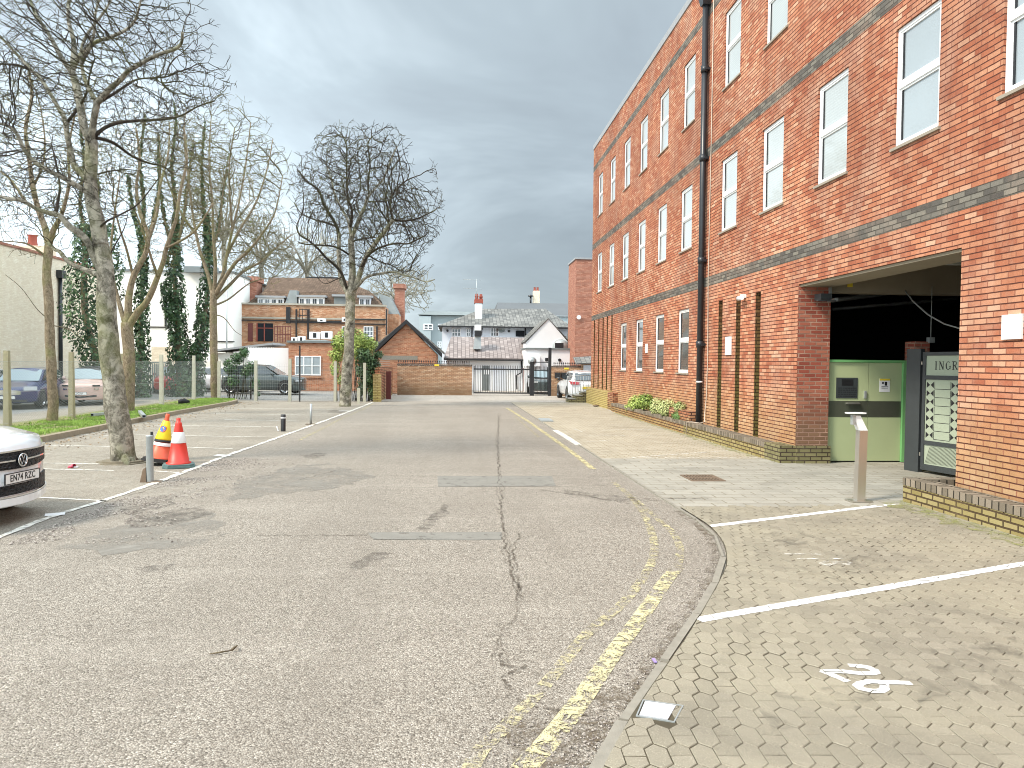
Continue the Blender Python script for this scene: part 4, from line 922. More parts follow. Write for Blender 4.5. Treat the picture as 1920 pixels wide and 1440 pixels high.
# ================================================================ END WALL, GATES, BUILDINGS BEYOND
GY = 41.2
def px_box(mb, x0, y0, x1, y1, Y, dep, mi=0, toward=False, ground=False):
    a = AY(x0, y0, Y); b = AY(x1, y1, Y); z0 = 0 if ground else b.z
    mb.box((a.x, Y - (dep if toward else 0), z0), (b.x, Y + (0 if toward else dep), a.z), mi); return a, b
def spike_row(parent, x0, x1, y, z, n):
    g = MB()
    for i in range(n):
        x = x0 + (x1 - x0) * (i + .5) / n; r = .036
        g.lathe([(0.001, 0), (r, .075), (0.001, .15)], 6, (x, y, z))
        g.cyl((x, y, z - .07), (x, y, z + .02), .009, 5)
    g.box((x0, y - .012, z - .05), (x1, y + .012, z - .03)); return g.build('spike_topping', 'black', parent)
o = empty('boundary_wall', (-1, GY, 0), 'orange buff brick boundary wall with black spikes left of the sliding gate', 'wall')
x0, x1 = AY(745, 700, GY).x, AY(885, 700, GY).x
g = MB(); g.box((x0, GY, 0), (x1, GY + .23, 1.60)); g.build('wall', 'gatewall', o)
g = MB(); g.box((x0 - .01, GY - .015, 1.604), (x1 + .01, GY + .245, 1.70)); g.build('coping', 'cap', o)
spike_row(o, x0, x1 - .1, GY + .11, 1.77, 32)
a = AY(819, 687, GY); g = MB(); g.box((a.x - .13, GY - .02, 1.60), (a.x + .13, GY - .017, 1.70)); g.build('warning_plate', 'yellowsign', o)
o = empty('boundary_wall', (6.2, GY, 0), 'short brick wall with spikes and two mailboxes right of the pedestrian gate', 'wall')
x0, x1 = AY(1034, 700, GY).x, 8.2
g = MB(); g.box((x0, GY, 0), (x1, GY + .23, 1.60)); g.build('wall', 'gatewall', o)
g = MB(); g.box((x0 - .01, GY - .015, 1.604), (x1, GY + .245, 1.68)); g.build('coping', 'cap', o)
spike_row(o, x0 + .1, AY(1090, 700, GY).x, GY + .11, 1.75, 15)
a = AY(1062, 691, GY); g = MB(); g.box((a.x - .13, GY - .02, a.z - .05), (a.x + .13, GY - .017, a.z + .05)); g.build('warning_plate', 'yellowsign', o)
for i, px in enumerate((1045, 1057.5)):
    a = AY(px, 704, GY); mbx = empty('mailbox', (a.x, GY - .08, a.z - .14), ('left' if i == 0 else 'right') + ' of two black mailboxes on the brick wall beside the pedestrian gate', 'mailbox', 'mailboxes by the gate')
    g = MB(); g.box((a.x - .155, GY - .16, a.z - .14), (a.x + .155, GY - .001, a.z + .12)); g.hexa([(a.x - .165, GY - .18, a.z + .121), (a.x + .165, GY - .18, a.z + .121), (a.x + .165, GY - .002, a.z + .121), (a.x - .165, GY - .002, a.z + .121), (a.x - .165, GY - .17, a.z + .14), (a.x + .165, GY - .17, a.z + .14), (a.x + .165, GY - .002, a.z + .17), (a.x - .165, GY - .002, a.z + .17)]); g.build('body', 'black', mbx)
    g = MB(); g.box((a.x - .05, GY - .168, a.z - .11), (a.x + .05, GY - .161, a.z - .09)); g.build('keyhole_plate', 'galv', mbx)
# brick pier with noticeboard and little tiled canopy
o = empty('notice_pier', (7.0, 40.6, 0), 'brick pier with pale notice board under a small tiled canopy beside the office', 'pier')
a = AY(1092, 678, 40.8); g = MB(); g.box((a.x - .02, 40.8, 0), (a.x + 1.1, 41.15, 1.98)); g.build('pier', 'gatewall', o)
b = AY(1110, 708, 40.8); g = MB(); g.box((a.x + .06, 40.76, b.z + .1), (a.x + .9, 40.799, 1.75)); bd = g.build('notice_board', 'render_blue', o)
g = MB()
for z in (1.35, 1.12): g.box((a.x + .06, 40.75, z), (a.x + .9, 40.759, z + .03))
g.build('rail', 'galv', bd)
g = MB(); c = AY(1078, 683, 40.8)
g.hexa([(c.x, 40.5, c.z - .02), (c.x + 1.6, 40.5, c.z + .10), (c.x + 1.6, 41.4, c.z + .45), (c.x, 41.4, c.z + .33), (c.x, 40.5, c.z + .04), (c.x + 1.6, 40.5, c.z + .16), (c.x + 1.6, 41.4, c.z + .51), (c.x, 41.4, c.z + .39)]); g.build('canopy', 'slate', o, fix=True)
# sliding gate
GZ = 1.62
o = empty('sliding_gate', (3, GY + .35, 0), 'black barred sliding gate with spear tops between the brick walls', 'gate')
x0, x1 = AY(888, 700, GY + .3).x, AY(996, 700, GY + .3).x
g = MB()
for z in (.10, 1.42): g.box((x0, GY + .27, z), (x1, GY + .33, z + .07))
g.box((x0, GY + .27, .17), (x0 + .05, GY + .33, 1.62)); g.box((x1 - .05, GY + .27, .17), (x1, GY + .33, 1.62)); g.build('frame', 'black', o)
g = MB(); n = 32
for i in range(n):
    x = x0 + .05 + (x1 - x0 - .1) * (i + .5) / n; g.box((x - .012, GY + .285, .17), (x + .012, GY + .305, 1.60)); g.lathe([(.018, 1.60), (.001, 1.70)], 5, (x, GY + .295, 0))
g.build('bars', 'black', o)
g = MB(); xp = AY(998, 700, GY + .2).x; g.box((xp - .12, GY + .15, 0), (xp + .10, GY + .35, AY(998, 678, GY + .2).z)); tag(g.build('gate_post', 'black'), 'thick black steel post between sliding gate and pedestrian gate', 'post')
xq = AY(1031, 700, GY + .1).x; g = MB(); g.box((xq - .09, GY + .02, 0), (xq + .07, GY + .2, AY(1031, 652, GY).z)); tag(g.build('gate_post', 'black'), 'tall black steel post right of the pedestrian gate', 'post')
o = empty('pedestrian_gate', ((xp + xq) / 2, GY + .2, 0), 'narrow black barred pedestrian gate between two steel posts', 'gate')
g = MB(); X0, X1 = xp + .13, xq - .11
for z in (.08, .95, 1.40): g.box((X0, GY + .15, z), (X1, GY + .2, z + .05))
g.box((X0, GY + .15, .13), (X0 + .05, GY + .2, 1.6)); g.box((X1 - .05, GY + .15, .13), (X1, GY + .2, 1.6)); g.build('frame', 'black', o)
g = MB()
for i in range(8):
    x = X0 + .07 + (X1 - X0 - .14) * (i + .5) / 8; g.box((x - .01, GY + .16, .13), (x + .01, GY + .18, 1.58)); g.lathe([(.016, 1.58), (.001, 1.68)], 5, (x, GY + .17, 0))
g.build('bars', 'black', o)
g = MB(); z = AY(1010, 680, GY).z; g.box((X0 - .1, GY + .15, z), (X1 + .1, GY + .2, z + .05)); g.build('top_rail', 'black', o)
# side wall with ivy left of the end wall
o = empty('garden_wall', (-3.3, 37, 0), 'yellowish brick side wall running back to the end wall beside the ivy', 'wall')
g = MB(); g.box((-3.55, 34.2, 0), (-3.32, 41.2, 1.55)); g.build('wall', 'planter_red', o)
g = MB(); g.box((-3.60, 33.9, 0), (-3.25, 34.19, 1.25)); g.build('pier', 'plinth', o)
g = MB(); g.box((-3.22, 36.2, 0), (-3.0, 36.5, 1.35)); g.build('post', 'brownwood', o)
g = MB()
for z in (1.62, 1.72, 1.82, 1.92): g.tube([(-3.43, 34.3, z), (-3.43, 41, z)], .006, 4)
g.build('wires', 'wire', o)
# small brick garage gable
GB = 43.0
o = empty('brick_outbuilding', (-2.4, GB, 0), 'small brick outbuilding with dark barge boards behind the boundary wall', 'building')
L_, Rr, Ap = AY(706, 657, GB), AY(823, 664, GB), AY(762, 607, GB)
g = MB(); g.extr([(L_.x + .15, GB, 0), (Rr.x - .15, GB, 0), (Rr.x - .15, GB, Rr.z + .0), (Ap.x, GB, Ap.z), (L_.x + .15, GB, L_.z)], (0, 5, 0)); g.build('wall', 'gable', o, fix=True)
g = MB()
for P, Q in ((L_, Ap), (Rr, Ap)):
    d = (Q - P); up = Vector((0, 0, .24)); P2 = P - d.normalized() * .25; off = Vector((0, -.2, 0))
    g.extr([P2 + off + Vector((0, 0, -.04)), Q + off + Vector((0, 0, -.0)), Q + up + off, P2 + up * .95 + off], (0, .12, 0))
g.build('barge_board', 'black', o, fix=True)
g = MB()
for P, s_ in ((L_, -1), (Rr, 1)):
    g.extr([P + Vector((s_ * .25, -.05, .02)), Ap + Vector((0, -.05, .06)), Ap + Vector((0, -.05, .22)), P + Vector((s_ * .28, -.05, .14))], (0, 5.4, 0))
g.build('roof', 'slate', o, fix=True)
a = AY(745, 668, GB); g = MB(); g.box((AY(716, 668, GB).x, GB - .02, a.z - .2), (AY(783, 668, GB).x, GB - .002, a.z + .03)); g.build('old_lintel', 'stone', o)
# ---- white pub behind the gate
pub = empty('white_pub_building', (3, 48, 0), 'white rendered pub building with slate roofs and a tall chimney behind the gates', 'building')
Y1, Y2, Y3 = 48.5, 51.5, 58.0
a, b = AY(838, 672, Y1), AY(988, 672, Y1)
g = MB(); g.box((a.x, Y1, 0), (b.x, Y2 + 3, a.z)); g.build('wing_wall', 'render', pub)
top = AY(912, 632, Y2).z
g = MB(); g.hexa([(a.x - .2, Y1 - .25, a.z - .05), (b.x + .1, Y1 - .25, a.z - .05), (b.x + .1, Y2, top - .1), (a.x + .25, Y2, top - .1), (a.x - .2, Y1 - .25, a.z + .05), (b.x + .1, Y1 - .25, a.z + .05), (b.x + .1, Y2, top), (a.x + .25, Y2, top)]); g.build('wing_roof', 'pinkslate', pub, fix=True)
g = MB(); g.box((a.x - .2, Y1 - .34, a.z - .12), (b.x + .1, Y1 - .26, a.z - .02)); g.build('gutter', 'black', pub)
g = MB(); q1, q2 = AY(978, 675, Y1 - .1), AY(968, 715, Y1 - .1)
g.tube([(q1.x, Y1 - .1, a.z - .1), (q1.x, Y1 - .1, AY(0, 695, Y1).z + .2), (q2.x, Y1 - .1, 1.0), (q2.x + .05, Y1 - .1, .1)], .05, 6); g.tube([(b.x - .05, Y1 - .1, a.z), (b.x - .05, Y1 - .1, .1)], .05, 6); g.build('downpipe', 'black', pub)
p0, p1 = AY(905, 686, Y1), AY(917, 727, Y1); g = MB(); g.box((p0.x, Y1 - .05, .0), (p1.x, Y1 - .005, p0.z)); dr = g.build('door', 'lead', pub)
g = MB()
for k in range(3): g.box((p0.x + .08 + .13 * k, Y1 - .06, p0.z - .55), (p0.x + .15 + .13 * k, Y1 - .052, p0.z - .2))
g.build('letterplate', 'white', dr)
p0, p1 = AY(925, 688, Y1), AY(948, 727, Y1); g = MB(); g.box((p0.x, Y1 - .05, 0), (p1.x, Y1 - .005, p0.z)); g.build('panel', 'render_blue', pub)
p0 = AY(982, 690, Y1 - .9); g = MB(); g.box((p0.x, Y1 - .6, 0), (p0.x + .9, Y1 - .5, p0.z)); tag(g.build('timber_screen', 'brownwood'), 'maroon timber screen behind the right end of the sliding gate', 'screen')
# vent on wing roof
v0 = AY(896, 652, Y1 + .9); g = MB(); g.hexa([(v0.x - .30, Y1 + .6, v0.z - .1), (v0.x + .22, Y1 + .6, v0.z - .1), (v0.x + .22, Y1 + 1.4, v0.z), (v0.x - .30, Y1 + 1.4, v0.z), (v0.x - .2, Y1 + .7, v0.z + .75), (v0.x + .18, Y1 + .7, v0.z + .75), (v0.x + .18, Y1 + 1.3, v0.z + .75), (v0.x - .2, Y1 + 1.3, v0.z + .75)]); vt = g.build('extract_duct', 'lead', pub, fix=True)
vt.data.materials[0] = M['galv']
g = MB(); g.box((v0.x - .22, Y1 + .5, v0.z + .76), (v0.x + .2, Y1 + 1.3, v0.z + 1.12)); g.build('cowl', 'black', vt)
g = MB(); g.box((v0.x - .22, Y1 + .5, v0.z + 1.125), (v0.x + .2, Y1 + 1.3, v0.z + 1.5)); g.build('duct_head', 'render', vt)
# upper storey
a, b = AY(829, 611, 54), AY(1066, 611, 54)
g = MB(); g.box((a.x, 54, 0), (b.x, 64, a.z)); g.build('upper_wall', 'render_blue', pub)
rl, rr_ = AY(906, 578, Y3), AY(1024, 578, Y3)
g = MB(); A_ = [(a.x - .3, 53.6, a.z), (b.x + .3, 53.6, a.z), (b.x + .3, 64.4, a.z), (a.x - .3, 64.4, a.z)]; rl = Vector((rl.x, 58.5, rl.z)); rr_ = Vector((rr_.x, 58.5, rr_.z))
g.quad([A_[0], A_[1], rr_, rl]); g.quad([A_[1], A_[2], rr_]); g.quad([A_[2], A_[3], rl, rr_]); g.quad([A_[3], A_[0], rl]); g.quad(A_[::-1]); g.build('roof', 'slate', pub)
g = MB(); g.box((a.x - .3, 53.5, a.z - .1), (b.x + .3, 53.6, a.z + .0)); g.build('eaves_gutter', 'black', pub)
def sashwin(parent, x0, y0, x1, y1, Y, cols=2, rows=2, fmat='upvc', pm='glass_far', fr=.05, name='window'):
    a, b = AY(x0, y0, Y), AY(x1, y1, Y); g = MB(); w = b.x - a.x; h = a.z - b.z
    g.box((a.x, Y - .05, b.z), (b.x, Y - .002, b.z + fr)); g.box((a.x, Y - .05, a.z - fr), (b.x, Y - .002, a.z)); 
    for i in range(cols + 1):
        x = a.x + (w - fr) * i / cols; g.box((x, Y - .048, b.z + fr), (x + fr, Y - .002, a.z - fr))
    for j in range(1, rows):
        z = b.z + (h - fr) * j / rows; g.box((a.x + fr, Y - .044, z), (b.x - fr, Y - .002, z + fr * .7))
    f = g.build(name, fmat, parent); g = MB(); g.box((a.x + fr, Y - .02, b.z + fr), (b.x - fr, Y - .0015, a.z - fr)); g.build('pane', pm, f); return f
sashwin(pub, 847, 616, 864, 631, 54, 3, 2); sashwin(pub, 874, 616, 882, 631, 54, 2, 2); sashwin(pub, 920, 614, 935, 631, 54, 3, 2)
a, b = AY(967, 620, 54), AY(983, 631, 54); g = MB(); g.box((a.x, 53.94, b.z), (b.x, 53.999, a.z)); g.build('dark_opening', 'dark_in', pub)
for (x, y) in ((839, 620), (954, 621), (903, 617)): g = MB(); c = AY(x, y, 54); g.cyl((c.x, 53.9, c.z), (c.x, 53.998, c.z), .09, 8); g.build('wall_vent', 'black', pub)
for (x, y0, y1_) in ((885, 612, 632), (902, 612, 630), (985, 612, 632)): g = MB(); c = AY(x, y0, 54); d = AY(x, y1_, 54); g.cyl((c.x, 53.93, c.z), (c.x, 53.93, d.z), .05, 6); g.build('downpipe', 'black', pub)
c = AY(940, 617, 54); g = MB(); g.lathe([(0.001, 0), (.2, .05), (.27, .14)], 12, (c.x, 53.9, c.z), mat=Matrix.Rotation(R(90), 3, 'X')); g.build('satellite_dish', 'galv', pub, fix=True)
# chimney with pots and aerials
a, b = AY(891, 568, 55.5), AY(904, 595, 55.5)
g = MB(); g.box((a.x, 55.5, b.z - .3), (b.x, 56.5, a.z)); ch = g.build('chimney', 'render', pub)
ct = a.z; g = MB(); g.box((a.x - .05, 55.45, ct), (b.x + .06, 56.55, ct + .28)); g.build('stack_top', 'pot', ch)
for dx in (.12, .45):
    g = MB(); g.lathe([(.15, ct + .28), (.11, ct + .45), (.16, ct + .5), (.11, ct + .6), (.10, ct + .72)], 10, (a.x + dx, 55.8 + dx, 0)); g.build('chimney_pot', 'pot', ch)
g = MB()
g.cyl((a.x + .1, 55.7, ct + .2), (a.x + .1, 55.7, ct + 1.8), .02, 5)
for z, w in ((1.75, 1.3), (1.1, 1.5)):
    g.cyl((a.x - .9, 55.7, ct + z), (a.x + .5, 55.7, ct + z - .05), .012, 4)
    for k in range(7): g.cyl((a.x - .9 + k * .2, 55.5, ct + z), (a.x - .9 + k * .2, 55.9, ct + z), .006, 4)
g.build('aerial', 'galv', pub)
# white gable and flat roofed part on the right
GW_ = 48.2; ap = AY(1028, 598, GW_); L_, Rr = AY(986, 642, GW_), AY(1064, 640, GW_)
g = MB(); g.extr([(L_.x, GW_, 2.6), (Rr.x, GW_, 2.6), (Rr.x, GW_, Rr.z), (ap.x, GW_, ap.z), (L_.x, GW_, L_.z)], (0, 5.5, 0)); g.build('gable_wall', 'render', pub, fix=True)
g = MB()
for P, s_ in ((L_, -1), (Rr, 1)): g.extr([P + Vector((s_ * .08, -.06, 0)), ap + Vector((0, -.06, .0)), ap + Vector((0, -.06, .05)), P + Vector((s_ * .1, -.06, .04))], (0, 5.6, 0))
g.build('gable_roof', 'slate', pub, fix=True)
a, b = AY(985, 655, 47), AY(1082, 655, 47); a = Vector((a.x, a.y, a.z)); g = MB(); g.box((a.x, 47, 0), (b.x, 53, a.z)); g.build('flat_roofed_wall', 'render', pub)
g = MB(); g.box((a.x - .05, 46.9, a.z + .002), (b.x + .05, 53.1, a.z + .10)); g.build('flat_roof', 'lead', pub)
c = AY(1052, 650, 48); ac = empty('roof_fan', (c.x, 48, a.z + .1), 'round steel roof fan cowl on the white flat roof', 'roof fan')
g = MB(); g.lathe([(.55, 0), (.52, .25), (.38, .48), (.15, .6), (.001, .63)], 16, (c.x, 48.2, a.z + .1)); g.build('cowl', 'galv', ac)
g = MB(); g.box((c.x - .45, 47.58, a.z + .12), (c.x + .1, 47.64, a.z + .45)); g.build('grille', 'black', ac)
c2 = AY(1073, 640, 48); g = MB(); g.box((c2.x - .25, 48, a.z + .101), (c2.x + .35, 48.8, a.z + 1.1)); g.box((c2.x - .95, 48.9, a.z + .101), (c2.x - .26, 49.2, a.z + .95)); tag(g.build('roof_plant', 'lead'), 'grey metal plant box on the flat roof beside the tall brick block', 'plant box')
c = AY(999, 677, 47); acu = empty('air_conditioner', (c.x, 46.9, c.z - .35), 'white air conditioning unit on white wall above the pedestrian gate', 'air conditioner')
g = MB(); g.box((c.x - .42, 46.66, c.z - .32), (c.x + .42, 46.99, c.z + .32)); g.build('body', 'render', acu)
g = MB(); g.lathe([(.24, 0), (.26, .02), (.05, .02)], 14, (c.x - .08, 46.655, c.z), mat=Matrix.Rotation(R(90), 3, 'X')); g.build('fan_grille', 'galv', acu, fix=True)
g = MB(); c = AY(1049, 675, 47); g.cyl((c.x, 46.9, c.z), (c.x, 46.998, c.z), .10, 10); c = AY(1025, 674, 47); g.box((c.x - .1, 46.95, c.z - .1), (c.x + .1, 46.998, c.z + .1)); g.build('wall_vent', 'black', pub)
# ---- tall brick block
o = empty('tall_brick_block', (7.6, 45, 0), 'tall plain brick block rising behind the far end of the office', 'building')
tz = AY(1080, 486, 45).z; xa = AY(1080, 500, 45).x
g = MB(); g.box((xa, 45, 0), (xa + 9, 47.9, tz)); g.build('wall', 'tall', o)
g = MB(); g.box((xa - .06, 44.94, tz), (xa + 9.06, 47.96, tz + .1)); g.build('coping', 'coping', o)
c = AY(1085, 595, 45); g = MB(); g.cyl((c.x, 44.88, c.z), (c.x, 44.99, c.z), .13, 14); g.build('wall_lamp', 'white', o)
c = AY(1079, 692, 42.2); 
# ---- far buildings
o = empty('far_slate_roof_building', (8, 75, 0), 'large dark roofed building far behind the white pub', 'building')
a, b = AY(928, 590, 74), AY(1075, 566, 80)
g = MB(); g.box((a.x, 74, 0), (a.x + 16, 88, a.z)); g.build('wall', 'grey_blk', o)
zt = AY(930, 567, 80).z; g = MB(); g.hexa([(a.x, 73.8, a.z - .1), (a.x + 16, 73.8, a.z - .1), (a.x + 16, 88, a.z - .1), (a.x, 88, a.z - .1), (a.x + .6, 80, zt), (a.x + 16, 80, zt), (a.x + 16, 81, zt), (a.x + .6, 81, zt)]); g.build('roof', 'farroof', o, fix=True)
c = AY(1006, 545, 80); d = AY(1006, 580, 80); g = MB(); g.box((c.x - .3, 80, d.z), (c.x + .35, 81, c.z)); cc = g.build('chimney', 'cream', o)
for dx in (-.15, .17):
    g = MB(); g.lathe([(.14, c.z), (.11, c.z + .35), (.14, c.z + .4)], 8, (c.x + dx, 80.5, 0)); g.build('chimney_pot', 'pot', cc)
c = AY(995, 556, 80); g = MB(); g.cyl((c.x, 80, zt - .3), (c.x, 80, c.z), .10, 8); g.lathe([(.30, c.z), (.30, c.z + .1), (.05, c.z + .2)], 8, (c.x, 80, 0)); g.build('flue', 'black', o)
o = empty('grey_flats', (-1, 80, 0), 'pale grey green block of flats far behind the brick outbuilding', 'building')
a, b = AY(786, 592, 80), AY(875, 592, 80)
g = MB(); g.box((a.x, 80, 0), (AY(808, 592, 80).x, 90, a.z)); g.box((AY(808, 592, 80).x + .02, 80.6, 0), (b.x + 2, 90, a.z + .1)); g.build('wall', 'grey_blk', o)
g = MB(); g.hexa([(a.x - .1, 79.9, a.z + .12), (b.x + 2, 79.9, a.z + .12), (b.x + 2, 90, a.z + .12), (a.x - .1, 90, a.z + .12), (a.x + 1, 81.5, a.z + .6), (b.x + 2, 81.5, a.z + .6), (b.x + 2, 90, a.z + .6), (a.x + 1, 90, a.z + .6)]); g.build('roof', 'lead', o, fix=True)
for (x0, y0, x1, y1_) in ((794, 607, 812, 619), (821, 607, 829, 619), (794, 640, 806, 652), (820, 640, 828, 652)): sashwin(o, x0, y0, x1, y1_, 80 if x0 < 808 else 80.6, 2, 2, fr=.12)
# ---- brick mansion with mansard roof
man = empty('brick_mansion', (-9.5, 52, 0), 'orange brick mansion with brown tiled mansard roof, dormers and two chimneys', 'building')
MY = 52.0
def mx_(px, Y=MY): return AY(px, 600, Y).x
def mz_(py, Y=MY, px=600): return AY(px, py, Y).z
xl, xr = mx_(441), mx_(722)
zp = mz_(573)
g = MB(); g.box((xl, MY, 0), (xr, MY + 12, zp)); g.build('wall', 'mansion', man)
g = MB(); g.box((xl - .08, MY - .08, zp), (xr + .08, MY + .35, zp + .12)); g.box((xl, MY - .06, mz_(599)), (xr, MY - .003, mz_(596))); g.build('string_course', 'concrete', man)
# roof
zr = mz_(524, 58, 570); yl = MY + .6
def mp(px, py, Y): return AY(px, py, Y)
e0, e1 = xl + .5, xr - .1; ze = zp + .02
r0, r1 = mp(505, 523, 57).x, mp(644, 523, 57).x
lower = [(e0, yl, ze), (e1, yl, ze), (e1, MY + 12.5, ze), (e0, MY + 12.5, ze)]
zk = mz_(548, 54); ki = 1.1
kn = [(e0 + ki * .9, yl + ki, zk), (e1 - ki * .9, yl + ki, zk), (e1 - ki * .9, MY + 12.5 - ki, zk), (e0 + ki * .9, MY + 12.5 - ki, zk)]
rd = [(r0, 57, zr), (r1, 57, zr), (r1, 60, zr), (r0, 60, zr)]
g = MB()
for A_, B_ in ((lower, kn), (kn, rd)):
    for i in range(4): j = (i + 1) % 4; g.quad([A_[i], A_[j], B_[j], B_[i]])
g.quad(rd); g.build('roof', 'claytile', man)
g = MB(); a = mp(574, 520, 58); g.box((a.x, 58, zr), (a.x + 2.4, 58.4, zr + .22)); g.build('roof_rail', 'black', man)
def chim(px0, px1, py0, py1, Y, d):
    a, b = AY(px0, py0, Y), AY(px1, py1, Y); g = MB(); g.box((a.x, Y, b.z), (b.x, Y + d, a.z - .35)); c = g.build('chimney', 'tall', man)
    g = MB(); g.box((a.x - .1, Y - .1, a.z - .349), (b.x + .1, Y + d + .1, a.z)); g.build('chimney_cap', 'tall', c)
chim(461, 481, 518, 580, 54, 1.6); chim(740, 757, 532, 612, 57, 1.4)
def dormer(px0, px1, py0, py1, n, wmat='upvc', roof='coping', solid=False):
    Y = yl + .15; a, b = AY(px0, py0, Y), AY(px1, py1, Y); g = MB(); g.box((a.x, Y, b.z), (b.x, Y + 1.8, a.z)); d = g.build('dormer', 'lead' if solid else wmat, man)
    g = MB(); g.box((a.x - .12, Y - .15, a.z + .002), (b.x + .12, Y + 2.2, a.z + .14)); g.build('dormer_roof', roof, d)
    if not solid:
        w = (b.x - a.x) / n; g = MB()
        for i in range(n):
            for h in (0, 1): g.box((a.x + w * i + w * .2 + h * w * .33, Y - .02, b.z + .14), (a.x + w * i + w * .45 + h * w * .33, Y - .003, a.z - .12))
        g.build('panes', 'glass_far', d)
    return d
dormer(483, 532, 558, 574, 4); dormer(560, 608, 557, 577, 4); dormer(626, 650, 556, 580, 1, solid=True); dormer(673, 695, 558, 579, 2, 'render_blue')
a = AY(547, 572, yl); g = MB(); g.hexa([(a.x - .5, yl - .02, ze), (a.x + .35, yl - .02, ze), (a.x + .35, yl + 1.2, ze), (a.x - .5, yl + 1.2, ze), (a.x - .2, yl + .3, zk), (a.x + .3, yl + .3, zk), (a.x + .3, yl + 1.2, zk), (a.x - .2, yl + 1.2, zk)]); g.build('lead_valley', 'lead', man, fix=True)
# side slope leadwork on right
a, b = AY(712, 575, MY + 1), AY(738, 582, MY + 4); 
# right return wing receding
g = MB(); x2 = AY(757, 600, 60).x; g.box((xr + .002, MY + 2.5, 0), (x2, MY + 11, mz_(588, 55))); g.build('side_wall', 'mansion', man)
g = MB(); g.hexa([(xr - .1, MY + 2.5, mz_(588, 55) + .01), (x2, MY + 2.5, mz_(588, 55) + .01), (x2, MY + 11, mz_(588, 55) + .01), (xr - .1, MY + 11, mz_(588, 55) + .01), (xr - .8, MY + 3, zp + 1.2), (xr + .1, MY + 3, zp + .9), (xr + .1, MY + 10, zp + 1.1), (xr - .8, MY + 10, zp + 1.2)]); g.build('side_roof', 'lead', man, fix=True)
# first floor openings, pipes, railings
a, b = AY(481, 606, MY), AY(512, 640, MY); g = MB(); g.box((a.x, MY - .04, b.z), (b.x, MY - .003, a.z)); fd = g.build('fire_door', 'dark_in', man)
g = MB(); g.box((a.x, MY - .06, b.z), (a.x + .08, MY - .041, a.z)); g.box((a.x + .5, MY - .06, b.z), (a.x + .56, MY - .041, a.z)); g.box((a.x, MY - .06, a.z - .35), (b.x, MY - .041, a.z - .3)); g.build('frame', 'pot', fd)
f = sashwin(man, 682, 612, 700, 638, MY, 3, 3); 
sashwin(man, 641, 612, 652, 640, MY, 2, 3)
a, b = AY(465, 606, MY), AY(474, 640, MY); g = MB(); g.box((a.x, MY - .05, b.z), (b.x, MY - .003, a.z)); g.build('red_door', 'brownwood', man)
g = MB()
for px, y0, y1_ in ((446, 555, 640), (541, 576, 606), (556, 580, 640), (578, 580, 636), (707, 612, 640), (725, 580, 628)):
    c, d = AY(px, y0, MY), AY(px, y1_, MY); w = .14 if px in (541,) else .05; g.box((c.x - w, MY - .12, d.z), (c.x + w, MY - .004, c.z))
for py, x0, x1 in ((600, 441, 640), (604, 545, 650), (598, 655, 724), (607, 655, 724)):
    c, d = AY(x0, py, MY), AY(x1, py, MY); g.box((c.x, MY - .10, c.z - .04), (d.x, MY - .002, c.z + .03))
g.build('pipework', 'black', man)
# railings and plant on the flat roof
ZF = mz_(643, 46)
wing = empty('brick_extension', (-7, 46, 0), 'single storey brick extension with a white window in front of the mansion', 'building')
xa, xb = AY(541, 700, 46).x, AY(722, 700, 46).x
g = MB(); g.box((xa, 46, 0), (xb, MY - .01, ZF)); g.build('wall', 'gable', wing)
g = MB(); g.box((xa - .1, 45.9, ZF), (xb + .1, MY - .13, ZF + .12)); g.build('roof_edge', 'lead', wing)
sashwin(wing, 553, 667, 602, 704, 46, 3, 2, pm='pane_clear', fr=.07)
a, b = AY(552, 705, 46), AY(603, 707, 46); g = MB(); g.box((a.x - .1, 45.93, a.z - .1), (b.x + .1, 45.998, a.z)); g.build('window_sill', 'gable', wing)
a, b = AY(512, 652, 46.5), AY(541, 702, 46.5); g = MB(); g.box((a.x, 46.5, 0), (b.x - .01, 51, a.z)); g.build('garage_door_wall', 'render', wing)
a, b = AY(400, 650, 47), AY(515, 643, 47); g = MB(); g.hexa([(a.x, 46.6, ZF - .6), (b.x, 46.6, ZF - .12), (b.x, 50, ZF - .12), (a.x, 50, ZF - .6), (a.x, 46.6, ZF - .48), (b.x, 46.6, ZF), (b.x, 50, ZF), (a.x, 50, ZF - .48)]); g.build('lean_to_roof', 'coping', wing, fix=True)
g = MB(); g.box((a.x, 47, 0), (b.x, 50, ZF - .65)); g.build('lean_to_wall', 'cream_plain', wing)
def railing(px0, px1, y0, y1_, Y, n, label, mat='brownwood'):
    a, b = AY(px0, y0, Y), AY(px1, y1_, Y); z0, z1_ = b.z, a.z; o = empty('roof_railing', ((a.x + b.x) / 2, Y, z0), label, 'railing'); g = MB()
    for z in (z0 + .5 * (z1_ - z0), z1_): g.box((a.x, Y, z - .025), (b.x, Y + .04, z + .02))
    g.build('rail', mat, o); g = MB()
    for i in range(n): x = a.x + (b.x - a.x) * i / (n - 1); g.box((x - .02, Y + .001, z0), (x + .02, Y + .039, z1_ + .05))
    g.build('uprights', mat, o)
railing(515, 545, 612, 642, 47.5, 7, 'rusty red railing on the flat roof beside the fire door')
railing(561, 580, 580, 603, 51.5, 4, 'dark metal railing fixed high on the mansion wall', 'black')
